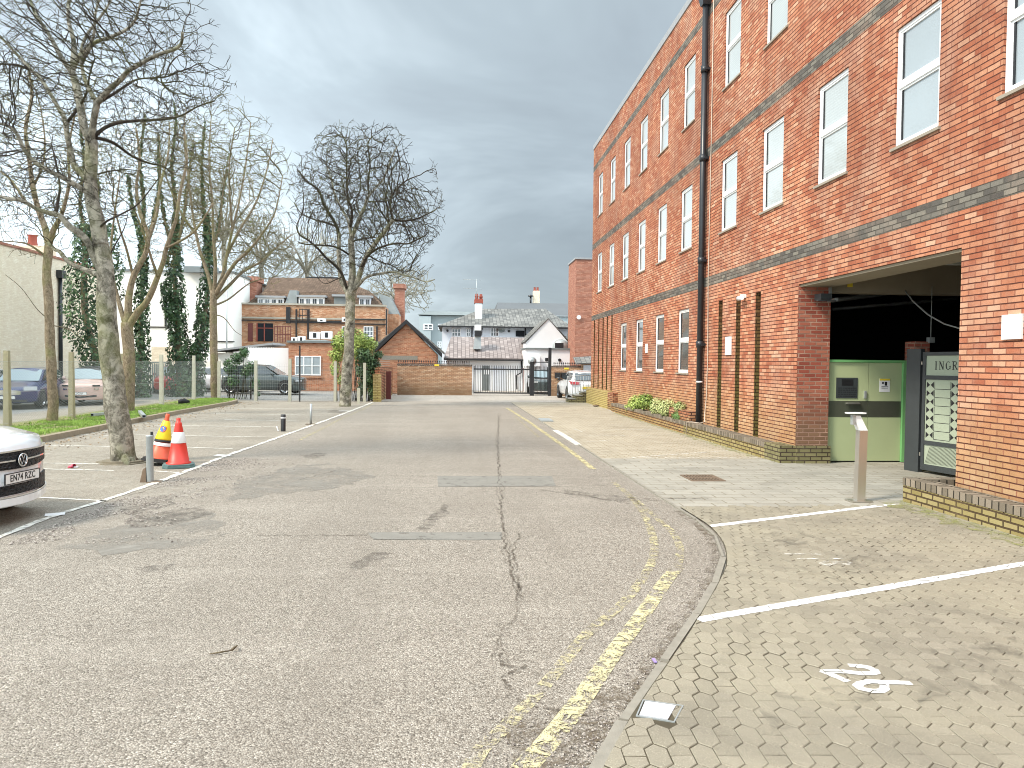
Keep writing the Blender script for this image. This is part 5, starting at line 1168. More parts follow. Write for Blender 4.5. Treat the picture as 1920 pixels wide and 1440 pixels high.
for i, (x0, y0, x1, y1_, Y, n) in enumerate(((545, 632, 557, 643, 49, 'white'), (558, 630, 571, 643, 49, 'white'), (580, 622, 600, 636, 50, 'white'), (602, 621, 622, 636, 50, 'white'), (595, 597, 610, 603, 51, 'white'), (641, 595, 650, 603, 51, 'white'))):
    a, b = AY(x0, y0, Y), AY(x1, y1_, Y); zb_ = b.z
    lab = ['leftmost small white air conditioner on the flat roof edge', 'second small white air conditioner on the flat roof edge', 'white condenser under the mansion windows, left of the pair', 'white condenser under the mansion windows, right of the pair', 'small white box high on the mansion ledge, left one', 'small white box high on the mansion ledge behind the bare tree'][i]
    u = empty('air_conditioner', ((a.x + b.x) / 2, Y, zb_), lab, 'air conditioner', 'rooftop air conditioners')
    g = MB(); g.box((a.x, Y, zb_), (b.x, Y + .35, a.z)); g.build('body', 'white', u)
    g = MB(); g.box((a.x + (b.x - a.x) * .35, Y - .01, zb_ + (a.z - zb_) * .2), (a.x + (b.x - a.x) * .65, Y - .002, a.z - .08)); g.build('fan_grille', 'black', u)
a, b = AY(572, 640, 48), AY(614, 643, 48); g = MB(); g.box((a.x, 47.5, ZF + .121), (b.x, 49, a.z + .08)); g.build('skylight', 'galv', wing)
# white palisade fence beside the extension
o = empty('palisade_fence', (-12, 45, 0), 'white palisade fence left of the white garage wall', 'fence')
a, b = AY(466, 650, 45.3), AY(512, 650, 45.3); g = MB(); n = 16
for i in range(n): x = a.x + (b.x - a.x) * i / (n - 1); g.extr([(x - .045, 45.3, .05), (x + .045, 45.3, .05), (x + .045, 45.3, a.z - .1), (x, 45.3, a.z), (x - .045, 45.3, a.z - .1)], (0, .02, 0))
g.build('pales', 'white', o, fix=True)
g = MB()
for z in (.6, 2.0): g.box((a.x, 45.33, z), (b.x, 45.36, z + .06))
g.build('rails', 'white', o)
# ---- cream brick building on the left
CX = -20.0
cre = empty('cream_brick_building', (CX, 36, 0), 'long cream painted brick building behind the parked cars at left', 'building')
zA, zB = AX(0, 458, CX), AX(112, 492, CX); yE = AX(186, 600, CX).y; Hc = zA.z
g = MB(); g.box((CX - 9, 12, 0), (CX, yE, Hc)); g.build('wall', 'cream', cre)
g = MB(); g.box((CX - 9.05, 11.9, Hc), (CX + .06, yE + .05, Hc + .12)); g.build('parapet_coping', 'tall', cre)
p = AX(110, 600, CX); g = MB(); g.cyl((CX + .1, p.y, 0), (CX + .1, p.y, Hc - .8), .09, 8); g.box((CX + .002, p.y - .22, Hc - .95), (CX + .28, p.y + .22, Hc - .55)); g.build('downpipe', 'pipe', cre)
g = MB(); g.box((CX + .001, p.y - 1.0, 0), (CX + .05, p.y - .3, Hc - .9)); g.build('pilaster', 'cream', cre)
a = AY(47, 460, 40); g = MB(); g.box((a.x - .9, 40, Hc), (a.x + 1.0, 41, a.z)); c_ = g.build('chimney', 'cream', cre); g = MB(); g.lathe([(.25, a.z), (.2, a.z + .5), (.26, a.z + .6)], 8, (a.x + .1, 40.5, 0)); g.build('chimney_pot', 'pot', c_)
# white building between
wh = empty('pale_rendered_building', (-17, 50, 0), 'bright pale rendered building behind the ivy covered trunks', 'building')
a, b = AY(150, 507, 50), AY(446, 507, 50); g = MB(); g.box((a.x, 50, 0), (b.x - .3, 60, a.z)); g.build('wall', 'cream_plain', wh)
g = MB(); g.box((a.x - .1, 49.9, a.z), (b.x - .2, 60, a.z + .14)); g.build('parapet_coping', 'lead', wh)
c, d = AY(342, 498, 49), AY(402, 510, 49); g = MB(); g.box((c.x, 49.2, d.z), (d.x, 49.9, c.z)); g.build('roof_box', 'lead', wh)
g = MB(); c, d = AY(276, 614, 50), AY(330, 611, 50); g.box((c.x, 49.95, c.z), (d.x, 49.998, c.z + .07)); c = AY(311, 560, 50); g.box((c.x - .05, 49.9, AY(311, 612, 50).z), (c.x + .05, 49.999, c.z)); c, d = AY(375, 641, 50), AY(440, 643, 50); g.box((c.x, 49.95, c.z), (d.x, 49.998, c.z + .07)); g.build('pipework', 'black', wh)
a, b = AY(284, 650, 48), AY(322, 650, 48); g = MB(); g.box((a.x, 48, 0), (b.x, 49.9, a.z)); g.build('low_wall', 'cream', wh)
g = MB(); g.cyl((AY(425, 520, 48).x, 48, 0), (AY(425, 520, 48).x, 48, AY(425, 515, 48).z), .05, 6); g.build('lamp_post', 'galv', wh)

# ================================================================ FENCES, VERGE
VX0, VX1 = -11.1, -9.05
vk = smooth_line([(-8.85, 6), (-8.83, 13), (-8.85, 16.4), (-8.97, 20.3), (-9.1, 24), (-9.1, 28.8), (-9.1, 31.5), (-9.5, 33.2), (-10.4, 33.9)], 4)
g = MB()
for a, b in zip(vk, vk[1:]):
    g.quad([(a[0], a[1], .12), (b[0], b[1], .12), (-11.6, b[1], .10), (-11.6, a[1], .10)][::-1])
tag(g.build('verge_turf', 'verge'), kind='structure')
g = MB()
for a, b in zip(vk, vk[1:]):
    if b[1] - a[1] < .01: continue
    g.hexa([(a[0], a[1], -.03), (a[0] + .13, a[1], -.03), (b[0] + .13, b[1] - .012, -.03), (b[0], b[1] - .012, -.03), (a[0], a[1], .135), (a[0] + .12, a[1], .125), (b[0] + .12, b[1] - .012, .125), (b[0], b[1] - .012, .135)])
M['vkerb'] = paint('weathered_verge_kerb', (0.26, 0.215, 0.15), 0.95, 0.4, scale=7, bump=.6); tag(g.build('verge_kerb', 'vkerb', fix=True), kind='structure')
def vkx(y):
    for a, b in zip(vk, vk[1:]):
        if a[1] <= y <= b[1]: return a[0] + (b[0] - a[0]) * (y - a[1]) / (b[1] - a[1] + 1e-6)
    return -9.3
g = MB(); rg = random.Random(4)
for _ in range(46000):
    y = 14 + 20 * rg.random() ** 1.0; xk = vkx(y); t = rg.random(); x = -11.0 + (xk + .03 + 11.0) * t
    dn = mnoise.noise(Vector((x * 1.1, y * 0.9, 3)));
    if dn < -.12 and rg.random() < .75: continue
    if x < -10.6 and rg.random() < .55: continue
    h = rg.uniform(.02, .06) * (1 + .5 * dn); a = rg.uniform(0, 6.28); w = .006 + .006 * rg.random(); dx, dy = math.cos(a) * w, math.sin(a) * w; lx, ly = rg.uniform(-.03, .03), rg.uniform(-.03, .03)
    z = .115
    g.quad([(x - dx, y - dy, z), (x + dx, y + dy, z), (x + lx, y + ly, z + h)], tint=min(1, max(0, .5 + dn * .7 + rg.uniform(-.35, .35))))
tag(g.build('verge_grass', 'grassblade'), kind='stuff', label=None)
# chain link fence on concrete posts
FX = -10.9
cf = empty('chain_link_fence', (FX, 27, .1), 'chain link fence on concrete posts along the grass verge', 'fence')
py = [13.1, 16.15, 19.2, 22.3, 25.6, 28.9, 32.4, 35.4]
for i, y in enumerate(py):
    m_ = 'concretepost' if y < 26 else 'palepost'; h = 1.98
    g = MB(); g.hexa([(FX - .07, y - .07, .0), (FX + .07, y - .07, .0), (FX + .07, y + .07, .0), (FX - .07, y + .07, .0), (FX - .055, y - .055, h), (FX + .055, y - .055, h), (FX + .05, y + .05, h), (FX - .055, y + .055, h)]); g.build('post', m_, cf)
g = MB(); y0_, y1_ = py[0], py[-1]; wr = .0016; z0_, z1_ = .16, 1.72
def wire(mb, a, b, r=wr): mb.tube([a, b], r, 3, cap=False, smooth=False)
pitch = .075; hgt = z1_ - z0_; n = int((y1_ - y0_ + hgt) / pitch)
for i in range(n):
    s0 = y0_ - hgt + i * pitch
    for sg in (1, -1):
        ya, yb = s0, s0 + hgt; za, zb = (z0_, z1_) if sg > 0 else (z1_, z0_)
        if ya < y0_: t = (y0_ - ya) / hgt; ya, za = y0_, za + (zb - za) * t
        if yb > y1_: t = (yb - y1_) / hgt; yb, zb = y1_, zb - (zb - ((z0_ if sg > 0 else z1_))) * t * 1.0
        if yb - ya > .02: wire(g, (FX + .05, ya, za), (FX + .05, yb, zb))
g.build('mesh', 'wire', cf)
g = MB()
for z in (.2, .95, 1.72): wire(g, (FX + .055, y0_, z), (FX + .055, y1_, z), .004)
g.build('line_wire', 'wire', cf)
# cross fence of weldmesh at the end of the car park
wf = empty('wire_mesh_fence', (-7.5, 33.8, 0), 'welded wire mesh fence across the end of the car park', 'fence')
for px, yy, h, m_ in ((543, 33.7, 1.9, 'palepost'), (410, 33.9, 1.75, 'palepost'), (628, 33.6, 1.8, 'palepost'), (683, 33.6, 1.75, 'palepost'), (479, 33.8, 1.8, 'palepost')):
    x = AY(px, 750, yy).x; g = MB(); g.box((x - .06, yy, 0), (x + .06, yy + .12, h)); g.build('post', m_, wf)
x = AY(562, 750, 33.7).x; g = MB(); g.box((x - .03, 33.66, 0), (x + .03, 33.72, AY(562, 648, 33.7).z)); g.build('tall_post', 'black', wf)
x = AY(672, 750, 32.2).x; g = MB(); g.box((x - .06, 32.2, 0), (x + .06, 32.32, AY(672, 728, 32.2).z)); g.build('short_post', 'palepost', wf)
g = MB(); xa, xb = AY(410, 750, 33.7).x, AY(690, 750, 33.7).x; x = xa
while x < xb: wire(g, (x, 33.64, .03), (x, 33.64, 1.66), .0018); x += .075
z = .05
while z < 1.7: wire(g, (xa, 33.645, z), (xb, 33.645, z), .002); z += .15
g.build('mesh', 'wire', wf)
# grey palisade between the trees
o = empty('palisade_fence', (-15, 41, 0), 'weathered grey green palisade fence between the ivy covered trunks', 'fence')
a, b = AY(266, 680, 41), AY(322, 680, 41); g = MB(); n = 15
for i in range(n): x = a.x + (b.x - a.x) * i / (n - 1); g.extr([(x - .04, 41, 0), (x + .04, 41, 0), (x + .04, 41, a.z - .1), (x, 41, a.z), (x - .04, 41, a.z - .1)], (0, .02, 0))
g.build('pales', 'palisade', o, fix=True)
g = MB()
for z in (.5, 1.6): g.box((a.x, 41.03, z), (b.x, 41.07, z + .06))
g.build('rails', 'palisade', o)

# ================================================================ STREET OBJECTS
M['cone_red'] = paint('cone_red_plastic', (0.62, 0.035, 0.02), 0.45, 0.1); M['cone_white'] = paint('cone_white_sleeve', (0.78, 0.78, 0.76), 0.45, 0.04); M['cone_yellow'] = paint('cone_yellow_sleeve', (0.80, 0.62, 0.02), 0.45, 0.06)
M['cone_orange'] = paint('cone_orange_plastic', (0.66, 0.10, 0.04), 0.45, 0.1); M['blue_spot'] = paint('blue_disc', (0.05, 0.18, 0.55), 0.5, 0.05); M['pinkred'] = paint('red_ring', (0.60, 0.05, 0.06), 0.5, 0.1)
def cone(loc, label, rz, tilt, yellow):
    o = empty('traffic_cone', loc, label, 'traffic cone', 'traffic cones by the tree', rz); o.rotation_euler = (tilt[0], tilt[1], rz)
    body = 'cone_orange' if yellow else 'cone_red'
    g = MB(); P = []; s_ = .25; c_ = .08
    P = [(-s_ + c_, -s_), (s_ - c_, -s_), (s_, -s_ + c_), (s_, s_ - c_), (s_ - c_, s_), (-s_ + c_, s_), (-s_, s_ - c_), (-s_, -s_ + c_)]
    g.prism(P, 0.0, .028); g.prism([(x * .93, y * .93) for x, y in P], .0281, .055); g.build('base', 'rubber' if yellow else 'tealrubber', o, local=True)
    if yellow: pf = [(.20, .055), (.20, .075), (.17, .08), (.118, .34), (.088, .48), (.045, .70), (.034, .76), (.034, .81), (.026, .82), (.001, .82)]
    else: pf = [(.195, .055), (.195, .075), (.165, .085), (.115, .40), (.078, .575), (.050, .72), (.045, .74), (.032, .745), (.032, .80), (.026, .815), (.001, .815)]
    g = MB(); g.lathe(pf, 28); g.build('body', body, o, local=True)
    if yellow:
        g = MB(); g.lathe([(.112, .42), (.120, .36), (.124, .355), (.128, .40), (.058, .69), (.05, .70)], 28); y_ = g.build('sleeve', 'cone_yellow', o, local=True)
        g = MB(); g.lathe([(.133, .335), (.137, .345), (.130, .375), (.125, .375)], 28); g.build('black_band', 'rubber', o, local=True)
        g = MB(); g.lathe([(.142, .27), (.137, .32), (.130, .325)], 28); g.build('white_band', 'cone_white', o, local=True)
        for r_, m_, off in ((.062, 'pinkred', .003), (.048, 'blue_spot', .0055)):
            g = MB(); ring = []
            for k in range(20):
                t = 2 * math.pi * k / 20; u = r_ * math.cos(t); v = r_ * math.sin(t); zc = .56 + v; rr = .128 - (zc - .40) * (.128 - .058) / .29 + off; th = u / rr - 1.75
                ring.append((rr * math.cos(th), rr * math.sin(th), zc))
            g.quad(ring); g.build('printed_disc', m_, o, local=True)
        g = MB(); ring = []
        for u, v in ((-.042, .030), (-.030, .042), (.042, -.030), (.030, -.042)):
            zc = .56 + v; rr = .128 - (zc - .40) * (.128 - .058) / .29 + .008; th = u / rr - 1.75; ring.append((rr * math.cos(th), rr * math.sin(th), zc))
        g.quad(ring); g.build('printed_bar', 'pinkred', o, local=True)
    else:
        g = MB(); g.lathe([(.119, .40), (.121, .405), (.085, .575), (.080, .58)], 28); g.build('white_sleeve', 'cone_white', o, local=True)
    return o
ln = G(335, 876); cone((ln.x, ln.y + .0, .012), 'upright red and white traffic cone on a teal base nearer the road', .35, (0, 0), False)
ln = G(291, 873); cone((ln.x + .02, ln.y + .12, .06), 'leaning red cone in a yellow sleeve beside the flaking trunk', .1, (-.06, .16), True)
# galvanised bollard with wedge
b0 = G(281, 904); o = empty('metal_bollard', b0, 'galvanised round bollard with a steel wedge at its foot near the cones', 'bollard')
g = MB(); h = AY(279, 816, b0.y).z; g.lathe([(.052, 0), (.05, h - .03), (.053, h - .02), (.053, h), (.0, h + .004)], 20, (b0.x, b0.y, 0)); g.build('tube', 'galv', o)
g = MB(); g.box((b0.x + .015, b0.y - .015, h), (b0.x + .045, b0.y + .015, h + .05)); g.build('bolt', 'black', o)
g = MB(); g.hexa([(b0.x - .12, b0.y - .06, .0), (b0.x - .03, b0.y - .06, .0), (b0.x - .03, b0.y + .1, .0), (b0.x - .12, b0.y + .1, .0), (b0.x - .085, b0.y - .04, .19), (b0.x - .045, b0.y - .04, .22), (b0.x - .045, b0.y + .08, .22), (b0.x - .085, b0.y + .08, .19)]); g.build('wedge', 'rust', o)
g = MB(); g.box((b0.x - .02, b0.y - .08, .002), (b0.x + .16, b0.y + .08, .014)); g.build('base_plate', 'rust', o)
b0 = G(531, 809); o = empty('black_bollard', b0, 'short black bollard with a white band on the car park line', 'bollard')
h = AY(531, 777, b0.y).z; g = MB(); g.lathe([(.062, 0), (.062, h - .01), (.05, h), (0, h)], 16, (b0.x, b0.y, 0)); g.build('post', 'black', o)
g = MB(); g.lathe([(.063, h - .10), (.0645, h - .098), (.0645, h - .075), (.063, h - .073)], 16, (b0.x, b0.y, 0)); g.build('reflective_band', 'white', o)
g = MB(); g.hexa([(b0.x - .14, b0.y, .01), (b0.x - .11, b0.y, .01), (b0.x - .11, b0.y + .03, .01), (b0.x - .14, b0.y + .03, .01), (b0.x - .18, b0.y, .13), (b0.x - .15, b0.y, .13), (b0.x - .15, b0.y + .03, .13), (b0.x - .18, b0.y + .03, .13)]); tag(g.build('white_stub', 'white'), 'little leaning white stub beside the short black bollard', 'stub')
b0 = G(583, 796); h = AY(583, 757, b0.y).z; o = empty('thin_post', b0, 'thin pale metal post with a plate foot on the white edge line', 'post')
g = MB(); g.cyl((b0.x, b0.y, 0), (b0.x, b0.y, h), .035, 10); g.build('tube', 'galv', o); g = MB(); g.box((b0.x - .14, b0.y - .1, .009), (b0.x + .14, b0.y + .1, .02)); g.build('foot_plate', 'rust', o)
# litter
b0 = G(134, 878); o = empty('crushed_cup', b0, 'crushed pink paper cup lying in an empty parking bay', 'cup')
M['pink'] = paint('pink_paper', (0.72, 0.12, 0.18), 0.6, 0.3, scale=40)
g = MB(); g.lathe([(.001, -.05), (.028, -.05), (.036, .0), (.040, .055), (.034, .055)], 10, (0, 0, 0)); 
for v in g.v: v.z *= 1; v.x *= .75
rm = Matrix.Rotation(R(80), 3, 'Y') @ Matrix.Rotation(.3, 3, 'X')
g.v = [rm @ v + Vector((b0.x, b0.y, .032)) + Vector((0, 0, .008 * math.sin(40 * v.z))) for v in g.v]; g.build('cup', 'pink', o)
g = MB(); P = [(b0.x + .05, b0.y - .03), (b0.x + .10, b0.y - .01), (b0.x + .09, b0.y + .05), (b0.x + .05, b0.y + .03)]; g.prism(P, .012, .03); g.build('lid', 'white', o)
g = MB(); g.tube([G(393, 1226, .012), G(412, 1223, .014), G(436, 1219, .012)], [.004, .006, .003], 5); g.tube([G(434, 1219, .012), G(440, 1214, .03), G(445, 1210, .02)], [.009, .008, .004], 4); tag(g.build('dry_twig', 'bark2'), 'dry twig lying on the asphalt in the foreground', 'twig')
b0 = G(1228, 1240, .01); M['purple'] = paint('purple_foil', (0.30, 0.22, 0.50), 0.5, 0.2); g = MB(); g.extr([(b0.x - .01, b0.y - .02, .008), (b0.x + .008, b0.y - .02, .008), (b0.x + .005, b0.y + .03, .014), (b0.x - .012, b0.y + .03, .012)], (0, 0, .006)); tag(g.build('sweet_wrapper', 'purple'), 'tiny purple wrapper on asphalt beside the kerb edging', 'wrapper')
def profile_piece(pa, pb, lab, open_end=True):
    o = empty('metal_channel', (pa + pb) / 2, lab, 'metal channel'); d = (pb - pa).normalized(); n = Vector((-d.y, d.x, 0)) * .05; up = Vector((0, 0, .075)); g = MB()
    g.hexa([pa - n, pb - n, pb + n, pa + n, pa - n + up, pb - n + up, pb + n + up, pa + n + up]); g.build('channel', 'galv', o, fix=True)
    g = MB(); e_ = pa; g.quad([e_ - n * .8 - d * .003 + up * .12, e_ + n * .8 - d * .003 + up * .12, e_ + n * .8 - d * .003 + up * .88, e_ - n * .8 - d * .003 + up * .88]); g.build('open_end', 'dark_in', o)
profile_piece(G(270, 783, .15), G(262, 774, .15), 'short galvanised channel lying on the grass right of the flaking tree')
profile_piece(G(173, 780, .14), G(204, 777, .14), 'pale metal channel lying at the back of the grass left of the flaking tree')
b0 = G(343, 758, .1); g = MB(); g.lathe([(.02, 0), (.16, .03), (.18, .12), (.10, .2), (.03, .17)], 9, b0); 
for v in g.v: v.x += .08 * math.sin(v.y * 30); v.z += .03 * math.sin(v.x * 25)
tag(g.build('bin_bag', 'rubber'), 'crumpled black bag lying on the verge below the fence', 'bag')
b0 = G(1023, 788, .02); g = MB(); g.box((b0.x - .18, b0.y - .5, .018), (b0.x + .18, b0.y + .5, .05)); o = g.build('steel_plate', 'galv'); tag(o, 'small steel plate lying on the block paving near the far yellow line', 'plate')
b0 = G(1117, 762, .02); g = MB(); g.lathe([(.05, 0), (.13, .02), (.12, .06), (.03, .07)], 9, b0); tag(g.build('stone_lump', 'rust'), 'small dark lump on the paving below the mossy plinth', 'stone')
# steps with railing past the far end of the office
o = empty('brick_steps', (5.9, 34.8, 0), 'brick steps with a pale metal railing beyond the far corner of the office', 'steps')
for k in range(3):
    g = MB(); g.box((5.35 + .32 * k, 34.15, .16 * k), (6.9, 35.3, .16 * (k + 1))); g.build('step', 'mossend', o)
    g = MB(); g.box((5.33 + .32 * k, 34.13, .16 * (k + 1)), (5.65 + .32 * k + (1.0 if k == 2 else 0), 35.32, .16 * (k + 1) + .03)); g.build('tread', 'stone', o)
r_ = empty('stair_railing', (5.9, 34.2, .1), 'pale grey metal railing on the brick steps in front of the white car', 'railing')
g = MB(); zt = lambda x: 1.0 + .32 * (x - 5.2)
g.tube([(5.25, 34.2, .1), (5.25, 34.2, 1.22), (6.5, 34.2, 1.30)], .022, 6); g.tube([(5.25, 34.2, .35), (6.5, 34.2, .62)], .018, 6); g.build('rail', 'galv', r_)
g = MB()
for k in range(9): x = 5.38 + k * .125; g.cyl((x, 34.2, .35 + (x - 5.25) * .21), (x, 34.2, 1.23 + (x - 5.25) * .06), .011, 5)
g.build('uprights', 'galv', r_)

# ================================================================ CARS
M['car_white'] = paint('white_car_paint', (0.78, 0.79, 0.80), 0.25, 0.02, coat=1.0); M['car_blue'] = paint('blue_car_paint', (0.010, 0.015, 0.095), 0.25, 0.05, coat=1.0)
M['car_pink'] = paint('pale_pink_car_paint', (0.60, 0.42, 0.36), 0.3, 0.03, coat=1.0); M['car_grey'] = paint('dark_grey_green_car_paint', (0.055, 0.072, 0.070), 0.25, 0.05, coat=1.0)
M['car_red'] = paint('red_car_paint', (0.42, 0.02, 0.02), 0.3, 0.05, coat=1.0); M['chrome'] = paint('chrome', (0.78, 0.79, 0.80), 0.12, 0.02, metal=1.0)
M['plate_white'] = paint('plate_white', (0.80, 0.80, 0.78), 0.4, 0.02); M['lamp'] = paint('clear_lamp', (0.60, 0.64, 0.66), 0.1, 0.1, coat=1.0); M['tail'] = paint('red_tail_lamp', (0.50, 0.01, 0.02), 0.15, 0.1, coat=1.0)
def gr():
    m = NM('honeycomb_grille'); v = m.voro(m.mapping(m.coord('Object'), (1, 1, 1.6)), 26, out=0); m.set(m.ramp(v, [(0.25, (0.004, 0.004, 0.005)), (0.6, (0.022, 0.023, 0.025))]), 0.45, spec=.3); m.bump(v, 1.0, 0.02); return m.m
M['grille'] = gr()
def car(name, label, loc, rz, paintm, L=4.1, Wd=1.76, H=1.50, nose=.78, hood=.98, ws=(1.05, 1.80), rear=(.55, .15), plate=None, k=.42, zb=.22, wr=.32, detail=None, roofm=None, cat='car', group='parked cars'):
    o = empty(name, loc, label, cat, group, rz); h = L / 2; hw = Wd / 2; belt = hood - .02
    def wf(d): return min(hw, math.sqrt(max(d, .0001) / k))
    def fx(y): return h - k * y * y
    # lower body
    st = [(.003, nose - .10), (.02, nose - .03), (.06, nose + .01), (.12, nose + .035), (.20, nose + .055), (.30, nose + .07), (.42, nose + .085), (.7, (nose + hood) / 2 + .05), (ws[0], hood), (ws[0] + .3, belt), (L / 2, belt), (L - .9, belt + .02)]
    sec = [(h - d, wf(d) * (1 - (.02 if d > .5 else 0)), z) for d, z in st]
    for d, z in ((.42, belt), (.25, belt - .02), (.14, belt - .06), (.06, belt - .10), (.02, belt - .16), (.004, belt - .2)): sec.append((-h + d, min(hw, math.sqrt(d / .30)) , z))
    g = MB(); ring = []
    for x, w, zt in sec:
        b_ = min(zt - .03, belt - .02 if x < h - ws[0] else zt - .045)
        pts = [(0, zb), (w * .86, zb), (w * .97, zb + .07), (w, zb + .22), (w * .995, (zb + b_) / 2 + .08), (w * .97, b_ - .08), (w * .90, b_), (w * .55, zt - .004), (0, zt + .012)]
        full = [(p[0], p[1]) for p in pts] + [(-p[0], p[1]) for p in pts[-2:0:-1]]
        k0 = len(g.v); g.v += [Vector((x, p[0], p[1])) for p in full]; ring.append((k0, len(full)))
    for (a, n), (b, _) in zip(ring, ring[1:]):
        for i in range(n):
            j = (i + 1) % n; g.f.append([a + i, b + i, b + j, a + j]); g.m.append(0); g.sm.append(True); g.tint.append(.5)
    for a, n in (ring[0], ring[-1]): g.f.append([a + i for i in range(n)]); g.m.append(0); g.sm.append(False); g.tint.append(.5)
    g.build('body', paintm, o, local=True, fix=True)
    # cabin
    wb, wt = hw * .90, hw * .70; A = h - ws[0]; B = h - ws[1]; D = -h + rear[0]; E_ = -h + rear[1]; C_ = (B + D) / 2 + .1
    bz = belt - .06; rz_ = {B: H - .05, C_: H, D: H - .07}
    g = MB(); top = []
    def P(x, y, z): return Vector((x, y, z))
    def rf(x, f): return H - .05 if x == B else (H if x == C_ else H - .08)
    xs = [B, C_, D]
    for a, b in zip(xs, xs[1:]):
        for s0, s1 in ((-1, -.5), (-.5, .5), (.5, 1)):
            za = lambda s_: -.05 if abs(s_) == 1 else 0
            g.quad([P(a, wt * s0, rf(a, 0) + za(s0)), P(a, wt * s1, rf(a, 0) + za(s1)), P(b, wt * s1, rf(b, 0) + za(s1)), P(b, wt * s0, rf(b, 0) + za(s0))][::-1], smooth=True)
    for s in (-1, 1):
        q = [P(A, wb * s * .92, bz), P(B, wt * s, rf(B, 0) - .05), P(B - .05, wb * s, bz)]; g.quad(q)
        for a, b in zip(xs, xs[1:]): g.quad([P(a - (.05 if a == B else 0), wb * s, bz), P(a, wt * s, rf(a, 0) - .05), P(b, wt * s, rf(b, 0) - .05), P(b, wb * s, bz)])
        g.quad([P(D, wb * s, bz), P(D, wt * s, rf(D, 0) - .05), P(E_, wb * s * .9, bz)])
    g.quad([P(A, -wb * .92, bz), P(A, wb * .92, bz), P(B, wt, rf(B, 0) - .05), P(B, wt * .5, rf(B, 0)), P(B, -wt * .5, rf(B, 0)), P(B, -wt, rf(B, 0) - .05)])
    g.quad([P(E_, -wb * .9, bz), P(E_, wb * .9, bz), P(D, wt, rf(D, 0) - .05), P(D, wt * .5, rf(D, 0)), P(D, -wt * .5, rf(D, 0)), P(D, -wt, rf(D, 0) - .05)])
    g.build('roof', roofm or paintm, o, local=True, fix=True)
    def panel(nm, pts, sh, off, mat='carglass'):
        c = sum(pts, Vector()) / len(pts); n = (pts[1] - pts[0]).cross(pts[2] - pts[0]).normalized()
        if n.dot(c - Vector((0, 0, .8))) < 0: n = -n
        g = MB(); g.quad([c + (p - c) * sh + n * off for p in pts]); return g.build(nm, mat, o, local=True)
    zt_ = H - .10
    panel('windscreen', [P(A, -wb * .92, bz + .07), P(A, wb * .92, bz + .07), P(B, wt, zt_ + .01), P(B, -wt, zt_ + .01)], .93, .012, 'windscreen')
    panel('rear_window', [P(E_, -wb * .9, bz + .08), P(E_, wb * .9, bz + .08), P(D, wt, zt_ - .02), P(D, -wt, zt_ - .02)], .88, .012)
    for s in (-1, 1):
        panel('side_window', [P(A - .12, wb * s * .94, bz + .09), P(B - .02, wt * s, zt_ - .02), P(C_, wt * s, zt_ + .01), P(C_, wb * s, bz + .09)], .93, .012)
        panel('side_window', [P(C_, wb * s, bz + .09), P(C_, wt * s, zt_ + .01), P(D, wt * s, zt_ - .04), P(D - (D - E_) * .45, wb * s * .97, bz + .10)], .90, .012)
        g = MB(); g.lathe([(.001, -.09), (.06, -.07), (.075, 0), (.06, .06), (.001, .08)], 8, (A - .28, (wb + .13) * s, belt + .06)); g.box((A - .31, (wb - .04) * s, belt - .01), (A - .24, (wb + .12) * s, belt + .03)); g.build('wing_mirror', 'black' if paintm == 'car_white' and detail != 'suv' else paintm, o, local=True)
    for x in (h - .82, -h + .72):
        for s in (-1, 1):
            g = MB(); ar = [(x + (wr + .065) * math.cos(t), hw * s * 1.004, wr + (wr + .065) * math.sin(t)) for t in [R(a) for a in range(-15, 196, 15)]]; g.quad(ar); g.build('wheel_arch', 'black', o, local=True)
            Mx = Matrix.Rotation(R(90), 3, 'X'); w_ = empty('wheel', (0, 0, 0), None, None); w_.parent = o; w_.location = (x, 0, wr); WLOC[w_.name] = Vector((0, 0, 0))
            y0 = (hw - .19) * s; y1 = (hw + .018) * s
            g = MB(); g.lathe([(wr * .66, y0), (wr * .96, y0), (wr, y0 + .03 * s), (wr, y1 - .03 * s), (wr * .96, y1), (wr * .68, y1)], 24, mat=Mx.inverted()); g.build('tyre', 'rubber', w_, local=True)
            g = MB(); g.lathe([(wr * .68, y1 - .01 * s), (wr * .64, y1 - .01 * s), (wr * .60, y1 - .05 * s), (.001, y1 - .06 * s)], 20, mat=Mx.inverted(), ms=[0, 0, 1])
            for q in range(5):
                t = 2 * math.pi * q / 5; c, sn_ = math.cos(t), math.sin(t); rr = wr * .64; wd = .032
                pts = [(-wd, .02), (wd, .02), (wd * .7, rr), (-wd * .7, rr)]; pts = [(u * c - v * sn_, u * sn_ + v * c) for u, v in pts]
                g.quad([(u, y1 - .018 * s, v) for u, v in pts]); g.quad([(u, y1 - .0181 * s, v) for u, v in pts][::-1], 0)
            g.build('rim', ['chrome', 'black'], w_, local=True)
    def patch(nm, f0, f1, zlo, zhi, mat, off=.006, n=16, par=None):
        g = MB(); 
        for i in range(n):
            ya, yb = f0 + (f1 - f0) * i / n, f0 + (f1 - f0) * (i + 1) / n
            q = [(fx(ya) + off, ya, zlo(ya)), (fx(yb) + off, yb, zlo(yb)), (fx(yb) + off, yb, zhi(yb)), (fx(ya) + off, ya, zhi(ya))]
            g.quad(q, smooth=True)
            g.quad([(fx(ya) - .02, ya, zhi(ya)), (fx(ya) + off, ya, zhi(ya)), (fx(yb) + off, yb, zhi(yb)), (fx(yb) - .02, yb, zhi(yb))]); g.quad([(fx(ya) - .02, ya, zlo(ya)), (fx(ya) + off, ya, zlo(ya)), (fx(yb) + off, yb, zlo(yb)), (fx(yb) - .02, yb, zlo(yb))][::-1])
        return g.build(nm, mat, par or o, local=True)
    o['_fx'] = k
